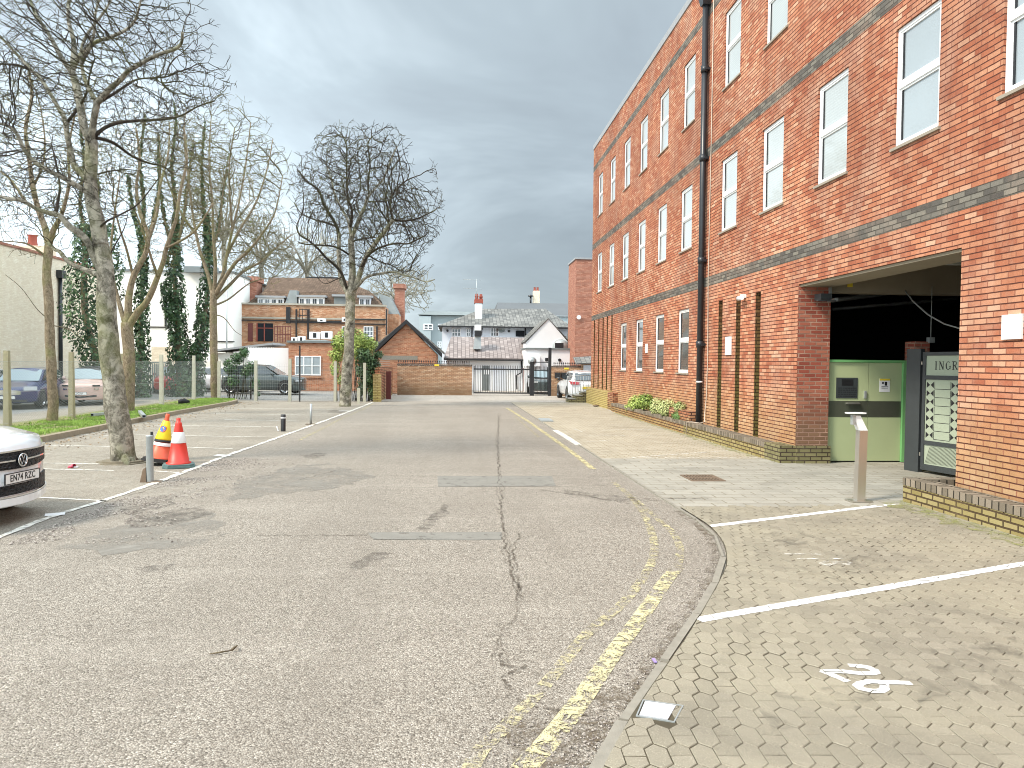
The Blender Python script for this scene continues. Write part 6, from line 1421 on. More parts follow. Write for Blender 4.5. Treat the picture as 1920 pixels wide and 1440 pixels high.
    def plt(body, y=0.0, z=.5, side=1, mat='plate_white', hide=None):
        xx = (fx(0) if side > 0 else h) + .022; g = MB(); g.box((min(xx * side, (xx + .01) * side), y - .26, z - .056), (max(xx * side, (xx + .01) * side), y + .26, z + .056)); p = g.build('number_plate', mat, o, local=True)
        g = MB()
        for a, b, c, d in ((-.262, .262, .050, .058), (-.262, .262, -.058, -.050), (-.264, -.256, -.058, .058), (.256, .264, -.058, .058)): g.box((xx * side, y + a, z + c), ((xx + .0125) * side, y + b, z + d))
        g.build('plate_rim', 'black', p, local=True).location -= Vector(WLOC[p.name])
        t = text(body, .100, 'black', p, frame(Vector(((xx + .0125) * side, y, z)) - WLOC[p.name], (0, side, 0), (side, 0, 0)), 'plate_lettering', .001, .0012, .80)
        return p
    if plate: plt(*plate)
    return o, patch, fx
# white SUV at the left edge
suv, patch, fx = car('parked_suv', 'white SUV with honeycomb grille and chrome strips cut off by the left edge', (-6.69, 8.68, 0), -.13, 'car_white', L=4.11, Wd=1.80, H=1.58, nose=.88, hood=1.08, wr=.34, plate=('EN74 RZC', 0.0, .525), detail='suv', k=.46)
gl = patch('grille', -.74, .66, lambda y: .615 + .06 * y * y, lambda y: .80 - .02 * abs(y), 'grille', .012)
patch('grille_trim', -.70, .66, lambda y: .805 - .02 * abs(y), lambda y: .822 - .02 * abs(y), 'chrome', .02)
patch('grille_trim', -.66, -.09, lambda y: .700, lambda y: .716, 'chrome', .022); patch('grille_trim', .09, .62, lambda y: .700, lambda y: .716, 'chrome', .022)
patch('headlight', -.86, -.68, lambda y: .66, lambda y: .80, 'lamp', .014, 8); patch('headlight', .68, .86, lambda y: .66, lambda y: .80, 'lamp', .014, 8)
patch('lower_grille', -.70, .70, lambda y: .345, lambda y: .50 - .05 * (abs(y) < .3), 'grille', .012)
patch('bumper_trim', -.76, .76, lambda y: .318 + .03 * y * y, lambda y: .332 + .03 * y * y, 'chrome', .024)
patch('bumper_lip', -.78, .78, lambda y: .235 + .03 * y * y, lambda y: .312 + .03 * y * y, 'car_white', .03)
em = bpy.data.objects.new('emblem', None); COL.objects.link(em); em.parent = suv; em.location = (fx(0) + .035, 0, .705); WLOC[em.name] = Vector((0, 0, 0))
def ringtube(R0, r, n=32): return [(0, R0 * math.cos(2 * math.pi * i / n), R0 * math.sin(2 * math.pi * i / n)) for i in range(n + 1)], r
g = MB(); pts, r = ringtube(.066, .0075); g.tube(pts, r, 8, cap=False); g.build('ring', 'chrome', em, local=True)
g = MB(); g.lathe([(.001, 0), (.064, 0)], 24, mat=Matrix.Rotation(R(90), 3, 'Y')); g.build('backing', 'black', em, local=True).location.x -= .006
g = MB()
for pl in ([(-.027, .055), (0, .008), (.027, .055)], [(-.053, .027), (-.027, -.050), (0, .0), (.027, -.050), (.053, .027)]):
    g.tube([(.004, a, b) for a, b in pl], .006, 6)
g.build('letters', 'chrome', em, local=True)
# cars beyond the fence
c, patch, fx = car('parked_hatchback', 'dark blue hatchback parked behind the chain link fence', (G(12,768).x - .174*1.99, G(12,768).y + .985*1.99, 0), R(-80), 'car_blue', L=3.97, Wd=1.74, H=1.48, nose=.72, hood=.97, plate=('CP', .02, .42))
patch('grille', -.42, .42, lambda y: .50 + .1 * y * y, lambda y: .68 - .2 * y * y, 'chrome', .01); patch('lower_grille', -.6, .6, lambda y: .25, lambda y: .34, 'black', .012)
for s in (-1, 1): patch('headlight', .50 * s, .86 * s, lambda y: .66, lambda y: .80, 'lamp', .012, 8)
c, patch, fx = car('parked_hatchback', 'pale pink rounded small car parked beside the blue hatchback', (G(150,761).x - .174*1.80, G(150,761).y + .985*1.80, 0), R(-80), 'car_pink', L=3.6, Wd=1.66, H=1.50, nose=.80, hood=1.0, ws=(.85, 1.35), plate=('2 CXU', -.02, .47), roofm='black', k=.38)
patch('lower_grille', -.55, .55, lambda y: .30 + .08 * abs(y), lambda y: .36 + .1 * abs(y), 'black', .012)
for s in (-1, 1): patch('headlight', .42 * s, .66 * s, lambda y: .74, lambda y: .80, 'black', .02, 8); patch('fog_light', .46 * s, .62 * s, lambda y: .60, lambda y: .67, 'chrome', .012, 6)
c, patch, fx = car('parked_hatchback', 'white car mostly hidden left of the blue hatchback', (G(-115,772).x - .174*2.05, G(-115,772).y + .985*2.05, 0), R(-80), 'car_white', L=4.1, H=1.48)
c, patch, fx = car('parked_suv', 'dark grey green SUV parked in front of the brick extension window', (-10.25, 41.6, 0), R(-6), 'car_grey', L=4.5, Wd=1.85, H=1.62, nose=.86, hood=1.06, ws=(1.25, 2.05), rear=(.75, .15), wr=.36)
for s in (-1, 1): patch('headlight', .45 * s, .85 * s, lambda y: .70, lambda y: .78, 'lamp', .012, 8)
c, patch, fx = car('parked_hatchback', 'white car partly hidden by the dark laurel bush', (-13.0, 44.2, 0), R(-4), 'car_white', L=4.2, H=1.45)
c, patch, fx = car('parked_hatchback', 'red car half hidden behind tree trunks and the wire fence', (-15.3, 42.4, 0), R(-75), 'car_red', L=4.0, H=1.5)
c, patch, fx = car('parked_hatchback', 'white hatchback with red tail lights beyond the brick steps', (6.45, 37.9, 0), R(92), 'car_white', L=4.0, Wd=1.80, H=1.48, rear=(.45, .12))
g = MB()
for s in (-1, 1):
    g = MB(); y0, y1 = .42 * s, .80 * s
    g.hexa([(-2.0, y0, .80), (-1.93, y1, .80), (-1.6, y1 * 1.06, .82), (-1.6, y0, .82), (-1.99, y0, .92), (-1.92, y1, .94), (-1.6, y1 * 1.05, .96), (-1.6, y0, .92)]); g.build('tail_light', 'tail', c, local=True, fix=True)
g = MB(); g.box((-2.015, -.26, .58), (-1.99, .26, .69)); g.build('number_plate', 'yellowsign', c, local=True)
c, patch, fx = car('parked_hatchback', 'dark car seen through the bars of the pedestrian gate', (5.35, 44.6, 0), R(-92), 'car_grey', L=3.9, Wd=1.7, H=1.45, plate=None)
for s in (-1, 1): patch('headlight', .45 * s, .82 * s, lambda y: .68, lambda y: .80, 'lamp', .012, 8)

# ================================================================ TREES AND PLANTS
class Tree:
    def __init__(s, Y0, rmin, seed, env=None, thin=.0): s.thin = thin; s.tips = 2; s.Y = Y0; s.rm = rmin; s.rg = random.Random(seed); s.tr = MB(); s.tw = MB(); s.env = env; s.lims = []
    def limb(s, px, r0, r1, dy=(0, 0), world=False, spawn=True, jit=.0):
        n = len(px); P = []
        for i, p in enumerate(px):
            P.append(Vector(p) if world else AY(p[0], p[1], s.Y + dy[0] + (dy[1] - dy[0]) * i / max(1, n - 1)))
        Q = []
        for i in range(n - 1):
            p0, p1, p2, p3 = P[max(i - 1, 0)], P[i], P[i + 1], P[min(i + 2, n - 1)]
            for k in range(5):
                t = k / 5; Q.append(0.5 * ((2 * p1) + (-p0 + p2) * t + (2 * p0 - 5 * p1 + 4 * p2 - p3) * t * t + (-p0 + 3 * p1 - 3 * p2 + p3) * t ** 3))
        Q.append(P[-1]); m = len(Q); rad = [r0 + (r1 - r0) * (i / (m - 1)) ** (.85 if spawn else .55) for i in range(m)]
        rad = [r * (1 + .10 * mnoise.noise(Q[i] * 2.3)) for i, r in enumerate(rad)]
        Q = [q + Vector((mnoise.noise(q * 1.7), mnoise.noise(q * 1.7 + Vector((9, 0, 0))), 0)) * rad[i] * .18 if 0 < i else q for i, q in enumerate(Q)]
        (s.tr if r0 > s.thin else s.tw).tube(Q, rad, 14 if r0 > .12 else (8 if r0 > .04 else 6), cap=True)
        if spawn: s.lims.append((Q, rad))
        return Q
    def grow(s, p, d, L, r, lev, kinds):
        rg = s.rg; n = max(2, int(L / kinds['step'][lev])); pts = [p]; rad = [r]; st = L / n; kids = []
        for i in range(n):
            w = kinds['wob'][lev]; d = (d + Vector((rg.gauss(0, w), rg.gauss(0, w), rg.gauss(0, w) + kinds['up'][lev]))).normalized(); p = p + d * st
            if s.env and not s.env(p): 
                if i > 0: break
            pts.append(p); rad.append(max(s.rm, r * (1 - .75 * (i + 1) / n)))
            if lev + 1 < kinds['n'] and rg.random() < kinds['pb'][lev]: kids.append((p, d, i / n, rad[-1]))
        if len(pts) < 2: return
        s.tw.tube(pts, rad, 5 if r > .02 and lev == 0 else 3, cap=False)
        if lev + 1 < kinds['n']: kids.append((pts[-1], d, 1.0, rad[-1])); 
        for (q, dd, t, rr) in kids:
            for _ in range(1 if t < 1 else 2):
                ax = dd.orthogonal().normalized(); ax = Matrix.Rotation(rg.uniform(0, 6.283), 3, dd) @ ax
                nd = (Matrix.Rotation(R(rg.uniform(*kinds['ang'])), 3, ax) @ dd).normalized()
                s.grow(q, nd, L * rg.uniform(.38, .68) * (1.1 - .35 * t), max(s.rm, rr * .75), lev + 1, kinds)
    def sprout(s, gap, L, kinds, t0=.2, rsc=.5, lmin=.35):
        for Q, rad in s.lims:
            tot = sum((b - a).length for a, b in zip(Q, Q[1:])); acc = 0; nxt = tot * t0
            for i in range(len(Q) - 1):
                sl = (Q[i + 1] - Q[i]).length
                while nxt < acc + sl:
                    t = (nxt - acc) / sl; q = Q[i].lerp(Q[i + 1], t); dd = (Q[i + 1] - Q[i]).normalized(); rr = rad[i]
                    ax = Matrix.Rotation(s.rg.uniform(0, 6.283), 3, dd) @ dd.orthogonal().normalized()
                    nd = (Matrix.Rotation(R(s.rg.uniform(35, 72)), 3, ax) @ dd).normalized(); nd.z += .15; nd.normalize()
                    s.grow(q, nd, L * s.rg.uniform(lmin, 1.0), max(s.rm * 1.5, min(rr * rsc, L * .014)), 0, kinds); nxt += gap * s.rg.uniform(.5, 1.5)
                acc += sl
            dd = (Q[-1] - Q[-2]).normalized()
            for _ in range(2):
                nd = (dd + Vector((s.rg.gauss(0, .3), s.rg.gauss(0, .3), s.rg.gauss(0, .3)))).normalized(); s.grow(Q[-1], nd, L * .8, max(s.rm * 1.5, rad[-1] * .8), 0, kinds)
    def colonise(s, att, D, infl, kill, w=.35, iters=90, e=2.25, jit=.25, org=None, bias=.5):
        import numpy as np
        if org is not None: org = np.array(AY(org[0], org[1], s.Y))
        P, par, rs = [], [], []
        for Q, rad in s.lims:
            for i, q in enumerate(Q):
                P.append(tuple(q)); par.append(len(P) - 2 if i else -1); rs.append(rad[i])
        base = len(P); P = [np.array(p) for p in P]; A = np.array(att); rng = np.random.default_rng(s.rg.randint(0, 9999))
        N = np.array(P); d = np.linalg.norm(A[:, None, :] - N[None], axis=2); near = d.argmin(1); dm = d.min(1); dirs = {}
        alive = np.ones(len(A), bool)
        for it in range(iters):
            ok = alive & (dm < infl)
            if not ok.any(): break
            acc = {}
            for k in np.nonzero(ok)[0]:
                v = A[k] - P[near[k]]; acc.setdefault(int(near[k]), []).append(v / (np.linalg.norm(v) + 1e-9))
            new = []
            for n_, vs in acc.items():
                v = np.sum(vs, 0); v = v / (np.linalg.norm(v) + 1e-9)
                if n_ in dirs: v = v + dirs[n_] * w
                if org is not None: ob = P[n_] - org; v = v + ob / (np.linalg.norm(ob) + 1e-9) * bias
                v = v + rng.normal(0, jit, 3); v /= np.linalg.norm(v); p = P[n_] + v * D
                if n_ in dirs and len(dirs) > 0 and getattr(s, 'last', {}).get(n_) is not None and np.linalg.norm(s.last[n_] - p) < D * .3: continue
                s.__dict__.setdefault('last', {})[n_] = p; new.append((n_, p, v))
            if not new: break
            i0 = len(P)
            for n_, p, v in new: dirs[len(P)] = v; P.append(p); par.append(n_); rs.append(0)
            M2 = np.array([p for _, p, _ in new]); d = np.linalg.norm(A[:, None, :] - M2[None], axis=2); j = d.argmin(1); dd = d[np.arange(len(A)), j]; up = dd < dm
            near[up] = j[up] + i0; dm[up] = dd[up]; alive &= dm > kill
        s.last = {}; n = len(P); ch = [[] for _ in range(n)]
        for i in range(base, n): ch[par[i]].append(i)
        R_ = [0.0] * n
        for i in range(n - 1, base - 1, -1): R_[i] = (max(s.rm ** e, sum(R_[c] ** e for c in ch[i]))) ** (1 / e)
        V = [Vector(p) for p in P]
        for i in range(n):
            for c in ch[i]:
                if i >= base and c == max(ch[i], key=lambda q: R_[q]): continue
                path = [V[i], V[c]]; rr = [min(R_[c] * 1.1, rs[i] if i < base else R_[i]), R_[c]]; q = c
                while ch[q]: q = max(ch[q], key=lambda z: R_[z]); path.append(V[q]); rr.append(R_[q])
                tip = path[-1] + (path[-1] - path[-2]) * .9; path.append(tip); rr.append(s.rm * .7)
                s.tw.tube(path, rr, 6 if rr[0] > .035 else (4 if rr[0] > .015 else 3), cap=False)
                dd = (path[-1] - path[-2]).normalized()
                for z in range(s.tips):
                    vv = (dd + Vector((s.rg.gauss(0, .6), s.rg.gauss(0, .6), s.rg.gauss(.15, .6)))).normalized(); a_ = path[-2 - (z % 2)]; b_ = a_ + vv * D * s.rg.uniform(.8, 1.8)
                    s.tw.tube([a_, a_.lerp(b_, .5) + Vector((0, 0, D * .12)), b_], [s.rm, s.rm * .9, s.rm * .6], 3, cap=False)
    def ball(s, cpx, rpx, n, ry=None, hollow=.0, zflat=1.0, test=None):
        c = AY(cpx[0], cpx[1], s.Y); sc = (c - CAM).dot(_f) / FPX; ax, az = rpx[0] * sc, rpx[1] * sc; ay = ry or ax; out = []
        while len(out) < n:
            v = [s.rg.uniform(-1, 1) for _ in range(3)]; l = sum(x * x for x in v) ** .5
            if l > 1 or l < hollow: continue
            p = Vector((c.x + v[0] * ax, c.y + v[1] * ay, c.z + v[2] * az))
            if mnoise.noise(p * (1.3 / max(ax, .1))) < -.30 or (l > .80 and mnoise.noise(p * (3.4 / max(ax, .1))) < .05): continue
            if test and not test(p): continue
            out.append(tuple(p))
        return out
    def done(s, name, label, bark, twig, group=None, cat='tree'):
        b = s.tr.v[0]; o = empty(name, (b.x, b.y, 0), label, cat, group)
        s.tr.build('trunk', bark, o); s.tw.build('crown', twig, o); return o
K1 = dict(n=4, step=[.14, .10, .07, .05], wob=[.17, .20, .24, .26], up=[.03, .02, .0, .0], pb=[.62, .60, .5, 0], ang=(28, 62))
# hero tree with flaking bark
t = Tree(13.4, .0042, 5, thin=.036)
base = G(231, 868)
t.limb([(234, 872), (229, 845), (224, 800), (217, 750), (210, 700), (204, 645), (201, 600), (199, 550), (196, 500), (188, 455)], .235, .135, spawn=False)
t.limb([(189, 462), (180, 410), (172, 369), (170, 310), (171, 262)], .138, .095, spawn=False)
t.limb([(171, 268), (158, 240), (149, 187), (140, 150), (134, 131)], .075, .055, (0, .3)); t.limb([(135, 135), (116, 109), (90, 62), (66, 25), (48, -30)], .05, .02, (.3, .2)); t.limb([(135, 133), (138, 80), (128, 30), (132, -60), (120, -140)], .05, .02, (.3, .8)); t.limb([(136, 132), (150, 104), (166, 87), (176, 66), (180, 20), (200, -40)], .04, .015, (.3, .0))
t.limb([(171, 262), (176, 225), (183, 190)], .07, .055, (0, -.2), spawn=False); t.limb([(183, 192), (205, 168), (219, 156), (240, 134), (259, 122), (295, 103), (328, 92), (340, 80), (342, 60)], .05, .02, (-.2, -.8)); t.limb([(182, 192), (172, 176), (160, 150), (152, 110), (160, 70), (200, 15), (225, -40)], .045, .015, (-.2, .4))
t.limb([(192, 188), (215, 175), (240, 158), (262, 148), (308, 145)], .03, .012, (-.2, .5)); t.limb([(152, 120), (175, 82), (212, 68), (247, 47), (262, 10), (270, -50)], .04, .012, (.0, -.7))
t.limb([(178, 255), (196, 240), (219, 231), (250, 227), (287, 225), (320, 222), (344, 215), (370, 200), (403, 189)], .035, .010, (0, -.6)); t.limb([(178, 258), (200, 263), (219, 272), (250, 294), (280, 306), (306, 312), (322, 325)], .035, .010, (0, .8))
t.limb([(172, 345), (156, 328), (140, 312), (134, 290), (126, 252), (122, 225), (108, 200), (94, 175), (78, 150), (59, 131), (30, 100), (0, 69), (-40, 40)], .06, .02, (0, .6)); t.limb([(124, 232), (145, 205), (162, 175), (168, 140), (178, 109)], .03, .012, (.3, -.3)); t.limb([(59, 131), (30, 122), (0, 120), (-40, 116)], .028, .01, (.5, .3))
t.limb([(178, 372), (150, 352), (125, 337), (95, 322), (69, 306), (48, 285), (31, 250), (14, 236), (-10, 228), (-60, 200)], .05, .018, (0, -.8)); 
t.limb([(196, 520), (180, 490), (165, 455), (148, 437), (130, 425), (118, 410), (107, 402), (88, 398), (70, 392), (40, 376), (5, 370), (-50, 350)], .075, .025, (0, -.5)); t.limb([(104, 402), (108, 380), (112, 350), (104, 300), (96, 270)], .03, .01, (-.2, .5))
t.limb([(198, 520), (185, 515), (165, 508), (150, 502), (132, 494), (120, 482), (112, 472), (102, 467), (90, 455)], .05, .03, (0, .8)); t.limb([(184, 430), (200, 415), (230, 400), (262, 380), (300, 330)], .022, .007, (0, -.9)); t.limb([(175, 330), (200, 322), (235, 318), (258, 320)], .02, .006, (0, .5))
t.limb([(199, 500), (210, 470), (232, 430), (240, 400)], .018, .006, (0, .6))
t.colonise(t.ball((125, 100), (300, 300), 5600, 2.3) + t.ball((60, 340), (190, 100), 900, 1.4) + t.ball((290, 130), (120, 110), 500, 1.2), .085, .8, .12, jit=.22, iters=60, org=(175, 330), bias=.35)
for dxy, w in (((-16, 873), .10), ((17, 871), .12), ((6, 875), .10)):
    a_ = G(231 + dxy[0] * 1.5, dxy[1], -.02); t.tr.tube([a_, base.lerp(a_, .5) + Vector((0, 0, .06)), base + Vector((0, 0, .30))], [.03, w * .75, .05], 8)
hero = t.done('bare_tree', 'large bare tree with pale flaking bark beside the two traffic cones', 'bark1', 'twig1', 'bare trees')
g = MB(); g.prism([(base.x + .45 * math.cos(a) * (1 + .2 * math.sin(3 * a)), base.y + .36 * math.sin(a)) for a in [2 * math.pi * i / 24 for i in range(24)]], 0.0, .02)
g.prism([(base.x + .34 * math.cos(a), base.y + .28 * math.sin(a)) for a in [2 * math.pi * i / 24 for i in range(24)]], .02, .05)
M['rootsoil'] = paint('root_soil', (0.20, 0.17, 0.12), 1.0, 0.4, scale=12, bump=1.0); tag(g.build('soil_mound', 'rootsoil'), kind='structure')
# middle tree
cx_ = AY(687, 395, 30.3)
def env2(p): return ((p.x - cx_.x) / 3.25) ** 2 + ((p.y - 30.3) / 3.1) ** 2 + ((p.z - cx_.z) / (3.35 if p.z > cx_.z else 3.0)) ** 2 < 1.0 + .25 * mnoise.noise(p * .9)
t = Tree(30.3, .0078, 8, env2, thin=.072)
t.limb([(647, 764), (649, 730), (652, 690), (655, 652), (656, 615), (657, 580), (657, 548)], .235, .19, spawn=False)
t.limb([(658, 556), (660, 520), (660, 500), (659, 470), (658, 448)], .15, .12, spawn=False)
t.limb([(655, 556), (648, 540), (640, 525), (636, 500), (635, 480), (636, 437)], .11, .075, (0, .5)); t.limb([(636, 440), (628, 418), (617, 400), (606, 380), (600, 362), (590, 350), (575, 340), (560, 320)], .07, .03, (.5, .2)); t.limb([(636, 440), (630, 425), (612, 418), (590, 412), (565, 400), (552, 380)], .05, .02, (.5, 1.2))
t.limb([(660, 556), (668, 535), (674, 515), (680, 495), (687, 480), (700, 462), (712, 445), (725, 428), (737, 412)], .12, .07, (0, -.6)); t.limb([(737, 412), (760, 414), (782, 410), (800, 402), (816, 394)], .05, .02, (-.6, -1.2)); t.limb([(737, 412), (732, 385), (738, 362), (760, 340), (782, 330)], .05, .02, (-.6, 0)); t.limb([(730, 420), (726, 390), (724, 365), (735, 320), (755, 290)], .04, .015, (-.6, .8))
t.limb([(659, 450), (655, 420), (648, 404), (640, 390), (628, 365), (622, 340), (612, 310)], .075, .025, (0, .6)); t.limb([(657, 425), (660, 395), (652, 370), (650, 325), (650, 275), (640, 250)], .06, .02, (0, -.8)); t.limb([(659, 448), (668, 425), (675, 407), (684, 388), (690, 370), (706, 350), (718, 337), (728, 315), (737, 290), (745, 275)], .09, .025, (0, .5)); t.limb([(692, 368), (690, 340), (694, 310), (690, 270), (700, 255)], .045, .015, (.3, -.5)); t.limb([(676, 405), (668, 380), (676, 350), (672, 300)], .04, .015, (.2, 1.4))
t.limb([(688, 378), (705, 378), (728, 376), (750, 362), (775, 352)], .04, .015, (.3, 1.5))
t.limb([(650, 540), (640, 512), (625, 495), (610, 482), (600, 470), (580, 452), (562, 440), (556, 425)], .06, .03, (0, -1.0)); t.limb([(657, 548), (662, 545), (675, 532), (687, 520), (708, 514), (737, 510), (757, 516), (775, 520), (798, 528), (815, 524)], .08, .02, (0, -1.2))
t.limb([(678, 500), (690, 480), (705, 468), (725, 460), (745, 456), (765, 457), (785, 448), (800, 440)], .06, .02, (-.3, -1.8)); t.limb([(655, 478), (640, 468), (625, 462), (605, 460), (575, 458), (560, 455)], .045, .02, (0, -1.4)); t.limb([(660, 452), (680, 448), (700, 445)], .04, .03, (0, .8)); t.limb([(690, 478), (710, 490), (735, 498), (755, 510), (768, 508)], .03, .012, (-.3, .8)); t.limb([(640, 520), (628, 525), (612, 532), (602, 528)], .025, .012, (0, .5))
K2_ = dict(n=4, step=[.22, .15, .11, .08], wob=[.15, .19, .22, .25], up=[.06, .05, .03, .0], pb=[.72, .66, .5, 0], ang=(25, 58))
t.colonise(t.ball((687, 382), (148, 148), 7500, 3.1, .15) + t.ball((690, 490), (125, 42), 700, 1.8), .15, 1.4, .17, jit=.17, iters=60, org=(662, 520), bias=.38)
t.done('bare_tree', 'solitary round crowned bare tree before the brick extension and outbuilding', 'bark1', 'twig1', 'bare trees')
# left slim tree
K3 = dict(n=4, step=[.2, .14, .10, .08], wob=[.12, .16, .2, .22], up=[.07, .05, .03, .0], pb=[.55, .50, .4, 0], ang=(22, 50))
t = Tree(20.9, .0055, 14)
t.limb([(98, 800), (100, 760), (97, 720), (96, 680), (93, 640), (93, 590), (90, 540), (88, 500), (91, 460)], .145, .105, spawn=False)
t.limb([(91, 462), (85, 430), (72, 392), (62, 350), (55, 300), (48, 240), (60, 180), (52, 120)], .10, .03, (0, .6)); t.limb([(91, 462), (100, 432), (112, 410), (122, 380), (130, 340), (128, 280), (140, 220)], .08, .02, (0, -.8)); t.limb([(72, 392), (50, 380), (30, 350), (12, 330), (-30, 300)], .05, .02, (.3, 1)); t.limb([(85, 480), (60, 462), (40, 455), (0, 452), (-30, 455)], .03, .01, (0, -1)); t.limb([(62, 350), (80, 310), (84, 260), (76, 200)], .04, .015, (.3, -.5)); t.limb([(93, 600), (70, 580), (40, 540), (10, 515)], .018, .006, (0, -.6), spawn=False); t.limb([(98, 610), (130, 618), (160, 640)], .02, .006, (0, .8), spawn=False)
t.colonise(t.ball((55, 290), (130, 200), 2300, 2.2), .15, 1.2, .22, jit=.2, org=(90, 480), bias=.3)
t.done('bare_tree', 'slim bare tree rising from the grass verge at far left', 'bark2', 'twig2', 'bare trees')
# forked tree behind the hero trunk
t = Tree(24.9, .0065, 15)
t.limb([(240, 780), (241, 740), (242, 690), (240, 647), (238, 605)], .20, .175, spawn=False)
t.limb([(238, 610), (240, 580), (241, 555), (252, 515), (264, 492), (273, 475), (278, 445), (270, 418), (262, 395), (256, 350), (262, 300), (255, 240)], .13, .03, (0, .5)); t.limb([(241, 612), (258, 585), (272, 570), (285, 545), (295, 520), (306, 490), (312, 465), (322, 435), (330, 410), (338, 360), (350, 300), (345, 240)], .12, .03, (0, -.6)); t.limb([(236, 612), (226, 578), (220, 555), (214, 530), (208, 470), (215, 400), (225, 330)], .09, .02, (0, .4)); t.limb([(278, 448), (294, 400), (300, 350), (315, 290), (318, 230)], .07, .02, (.3, 1)); t.limb([(250, 520), (238, 470), (225, 430), (212, 380)], .05, .02, (.2, -.8)); t.limb([(296, 518), (285, 488), (270, 440), (255, 400)], .05, .02, (-.3, -1)); t.limb([(312, 465), (350, 445), (372, 425), (400, 380)], .045, .02, (-.4, -1))
t.colonise(t.ball((275, 360), (105, 170), 2100, 2.3), .17, 1.3, .26, jit=.18, org=(245, 620), bias=.35)
t.done('bare_tree', 'forked bare tree standing close behind the flaking trunk', 'bark2', 'twig2', 'bare trees')
# tall tree right of the ivy trunks
t = Tree(34.4, .0075, 16)
t.limb([(403, 752), (402, 700), (401, 650), (400, 600), (400, 545)], .185, .15, spawn=False)
for px, r0, r1, dy in (([(399, 555), (390, 515), (378, 480), (368, 440), (360, 390), (352, 320), (345, 250), (350, 200)], .10, .02, (0, 1)), ([(401, 550), (404, 500), (400, 440), (398, 380), (392, 300), (396, 220)], .10, .02, (0, -1)), ([(403, 548), (418, 515), (425, 480), (436, 430), (450, 370), (462, 300), (470, 230)], .10, .02, (0, .5)), ([(404, 552), (420, 525), (440, 495), (466, 470), (490, 440), (515, 400), (530, 330)], .11, .02, (0, -1.2)), ([(404, 560), (430, 535), (455, 510), (490, 490), (520, 462), (548, 440)], .09, .02, (0, 1.2)), ([(425, 480), (450, 430), (480, 380), (500, 320), (512, 260)], .08, .02, (.3, 1.5)), ([(404, 572), (430, 560), (470, 530), (510, 520)], .05, .015, (0, .5)), ([(436, 430), (432, 380), (430, 310), (440, 240)], .06, .02, (.3, -.6)), ([(368, 440), (340, 400), (318, 350), (300, 290)], .06, .02, (.6, 0)), ([(402, 590), (420, 596), (440, 620), (455, 630)], .03, .01, (0, .5))):
    t.limb(px, r0, r1, dy)
K4 = dict(n=4, step=[.26, .18, .13, .1], wob=[.10, .13, .17, .2], up=[.07, .06, .03, .0], pb=[.60, .56, .45, 0], ang=(20, 46))
t.colonise(t.ball((425, 345), (125, 165), 4300, 3.6, .2) + t.ball((480, 480), (75, 60), 600, 2), .19, 1.6, .26, jit=.14, w=.6, org=(402, 560), bias=.35)
t.done('bare_tree', 'tall fan shaped bare tree between the ivy trunks and the laurel bush', 'bark2', 'twig2', 'bare trees')
def leaf(mb, c, n, sz, tint, rg, asp=.75):
    a = n.orthogonal().normalized(); a = Matrix.Rotation(rg.uniform(0, 6.28), 3, n) @ a; b = n.cross(a) * asp; h = sz / 2
    mb.quad([c - a * h, c + b * h * .8 - a * h * .1, c + a * h, c - b * h * .8 - a * h * .1], tint=min(1, max(0, tint)))
def ivy_on(mb, path, rads, n, sz, rg, out=.6):
    L = [0]
    for a, b in zip(path, path[1:]): L.append(L[-1] + (b - a).length)
    for _ in range(n):
        s = rg.random() ** 1.35 * L[-1]; i = max(j for j in range(len(L)) if L[j] <= s + 1e-9); i = min(i, len(path) - 2); t = (s - L[i]) / (L[i + 1] - L[i]); c = path[i].lerp(path[i + 1], t); r = rads[i] + (rads[i + 1] - rads[i]) * t
        th = rg.uniform(0, 6.283); u = Vector((math.cos(th), math.sin(th), 0)); nz = mnoise.noise(Vector((c.x + u.x, c.y + u.y, c.z)) * 1.6)
        rr = r * (1 + out * nz + rg.uniform(-.25, .12)); p = c + u * rr + Vector((0, 0, rg.uniform(-.05, .05)))
        nn = (u + Vector((rg.gauss(0, .45), rg.gauss(0, .45), rg.uniform(-.1, .9)))).normalized(); leaf(mb, p, nn, sz * rg.uniform(.7, 1.3), .42 + .5 * nz + rg.uniform(-.4, .45), rg)
def ivytree(label, Y, px, wpx, stems, seed, n=3600, sz=.17, extra=None):
    t = Tree(Y, .009, seed); P = [AY(x, y, Y) for x, y in px]; sc = FPX / (Y * 1.0)
    r = [w / 2 / sc for w in wpx]
    t.limb(px, r[0] * .45, r[-1] * .40, spawn=False)
    for st, r0, dy in stems: t.limb(st, r0, .015, dy)
    c0 = px[-1]; t.colonise(t.ball((c0[0], 300), (60, 110), 1100, 2.0), .22, 1.5, .32, jit=.2, w=.5)
    b = t.tr.v[0]; rg = random.Random(seed); mb = MB(); ivy_on(mb, P, r, n, sz, rg)
    for st, r0_, dy_ in stems:
        ivy_on(mb, [AY(x, y, Y + dy_[1] * i_ / len(st)) for i_, (x, y) in enumerate(st)], [max(2.0, 9 - 2.2 * i_) / 2 / sc for i_ in range(len(st))], 420, sz * .9, rg, .9)
    if extra:
        for q, w, nn in extra: ivy_on(mb, [AY(x, y, Y - .2) for x, y in q], [k_ / 2 / sc for k_ in w], nn, sz, rg)
    o = t.done('ivy_clad_tree', label, 'bark2', 'twig2', 'ivy covered trees'); mb.build('ivy', 'ivy', o); return o
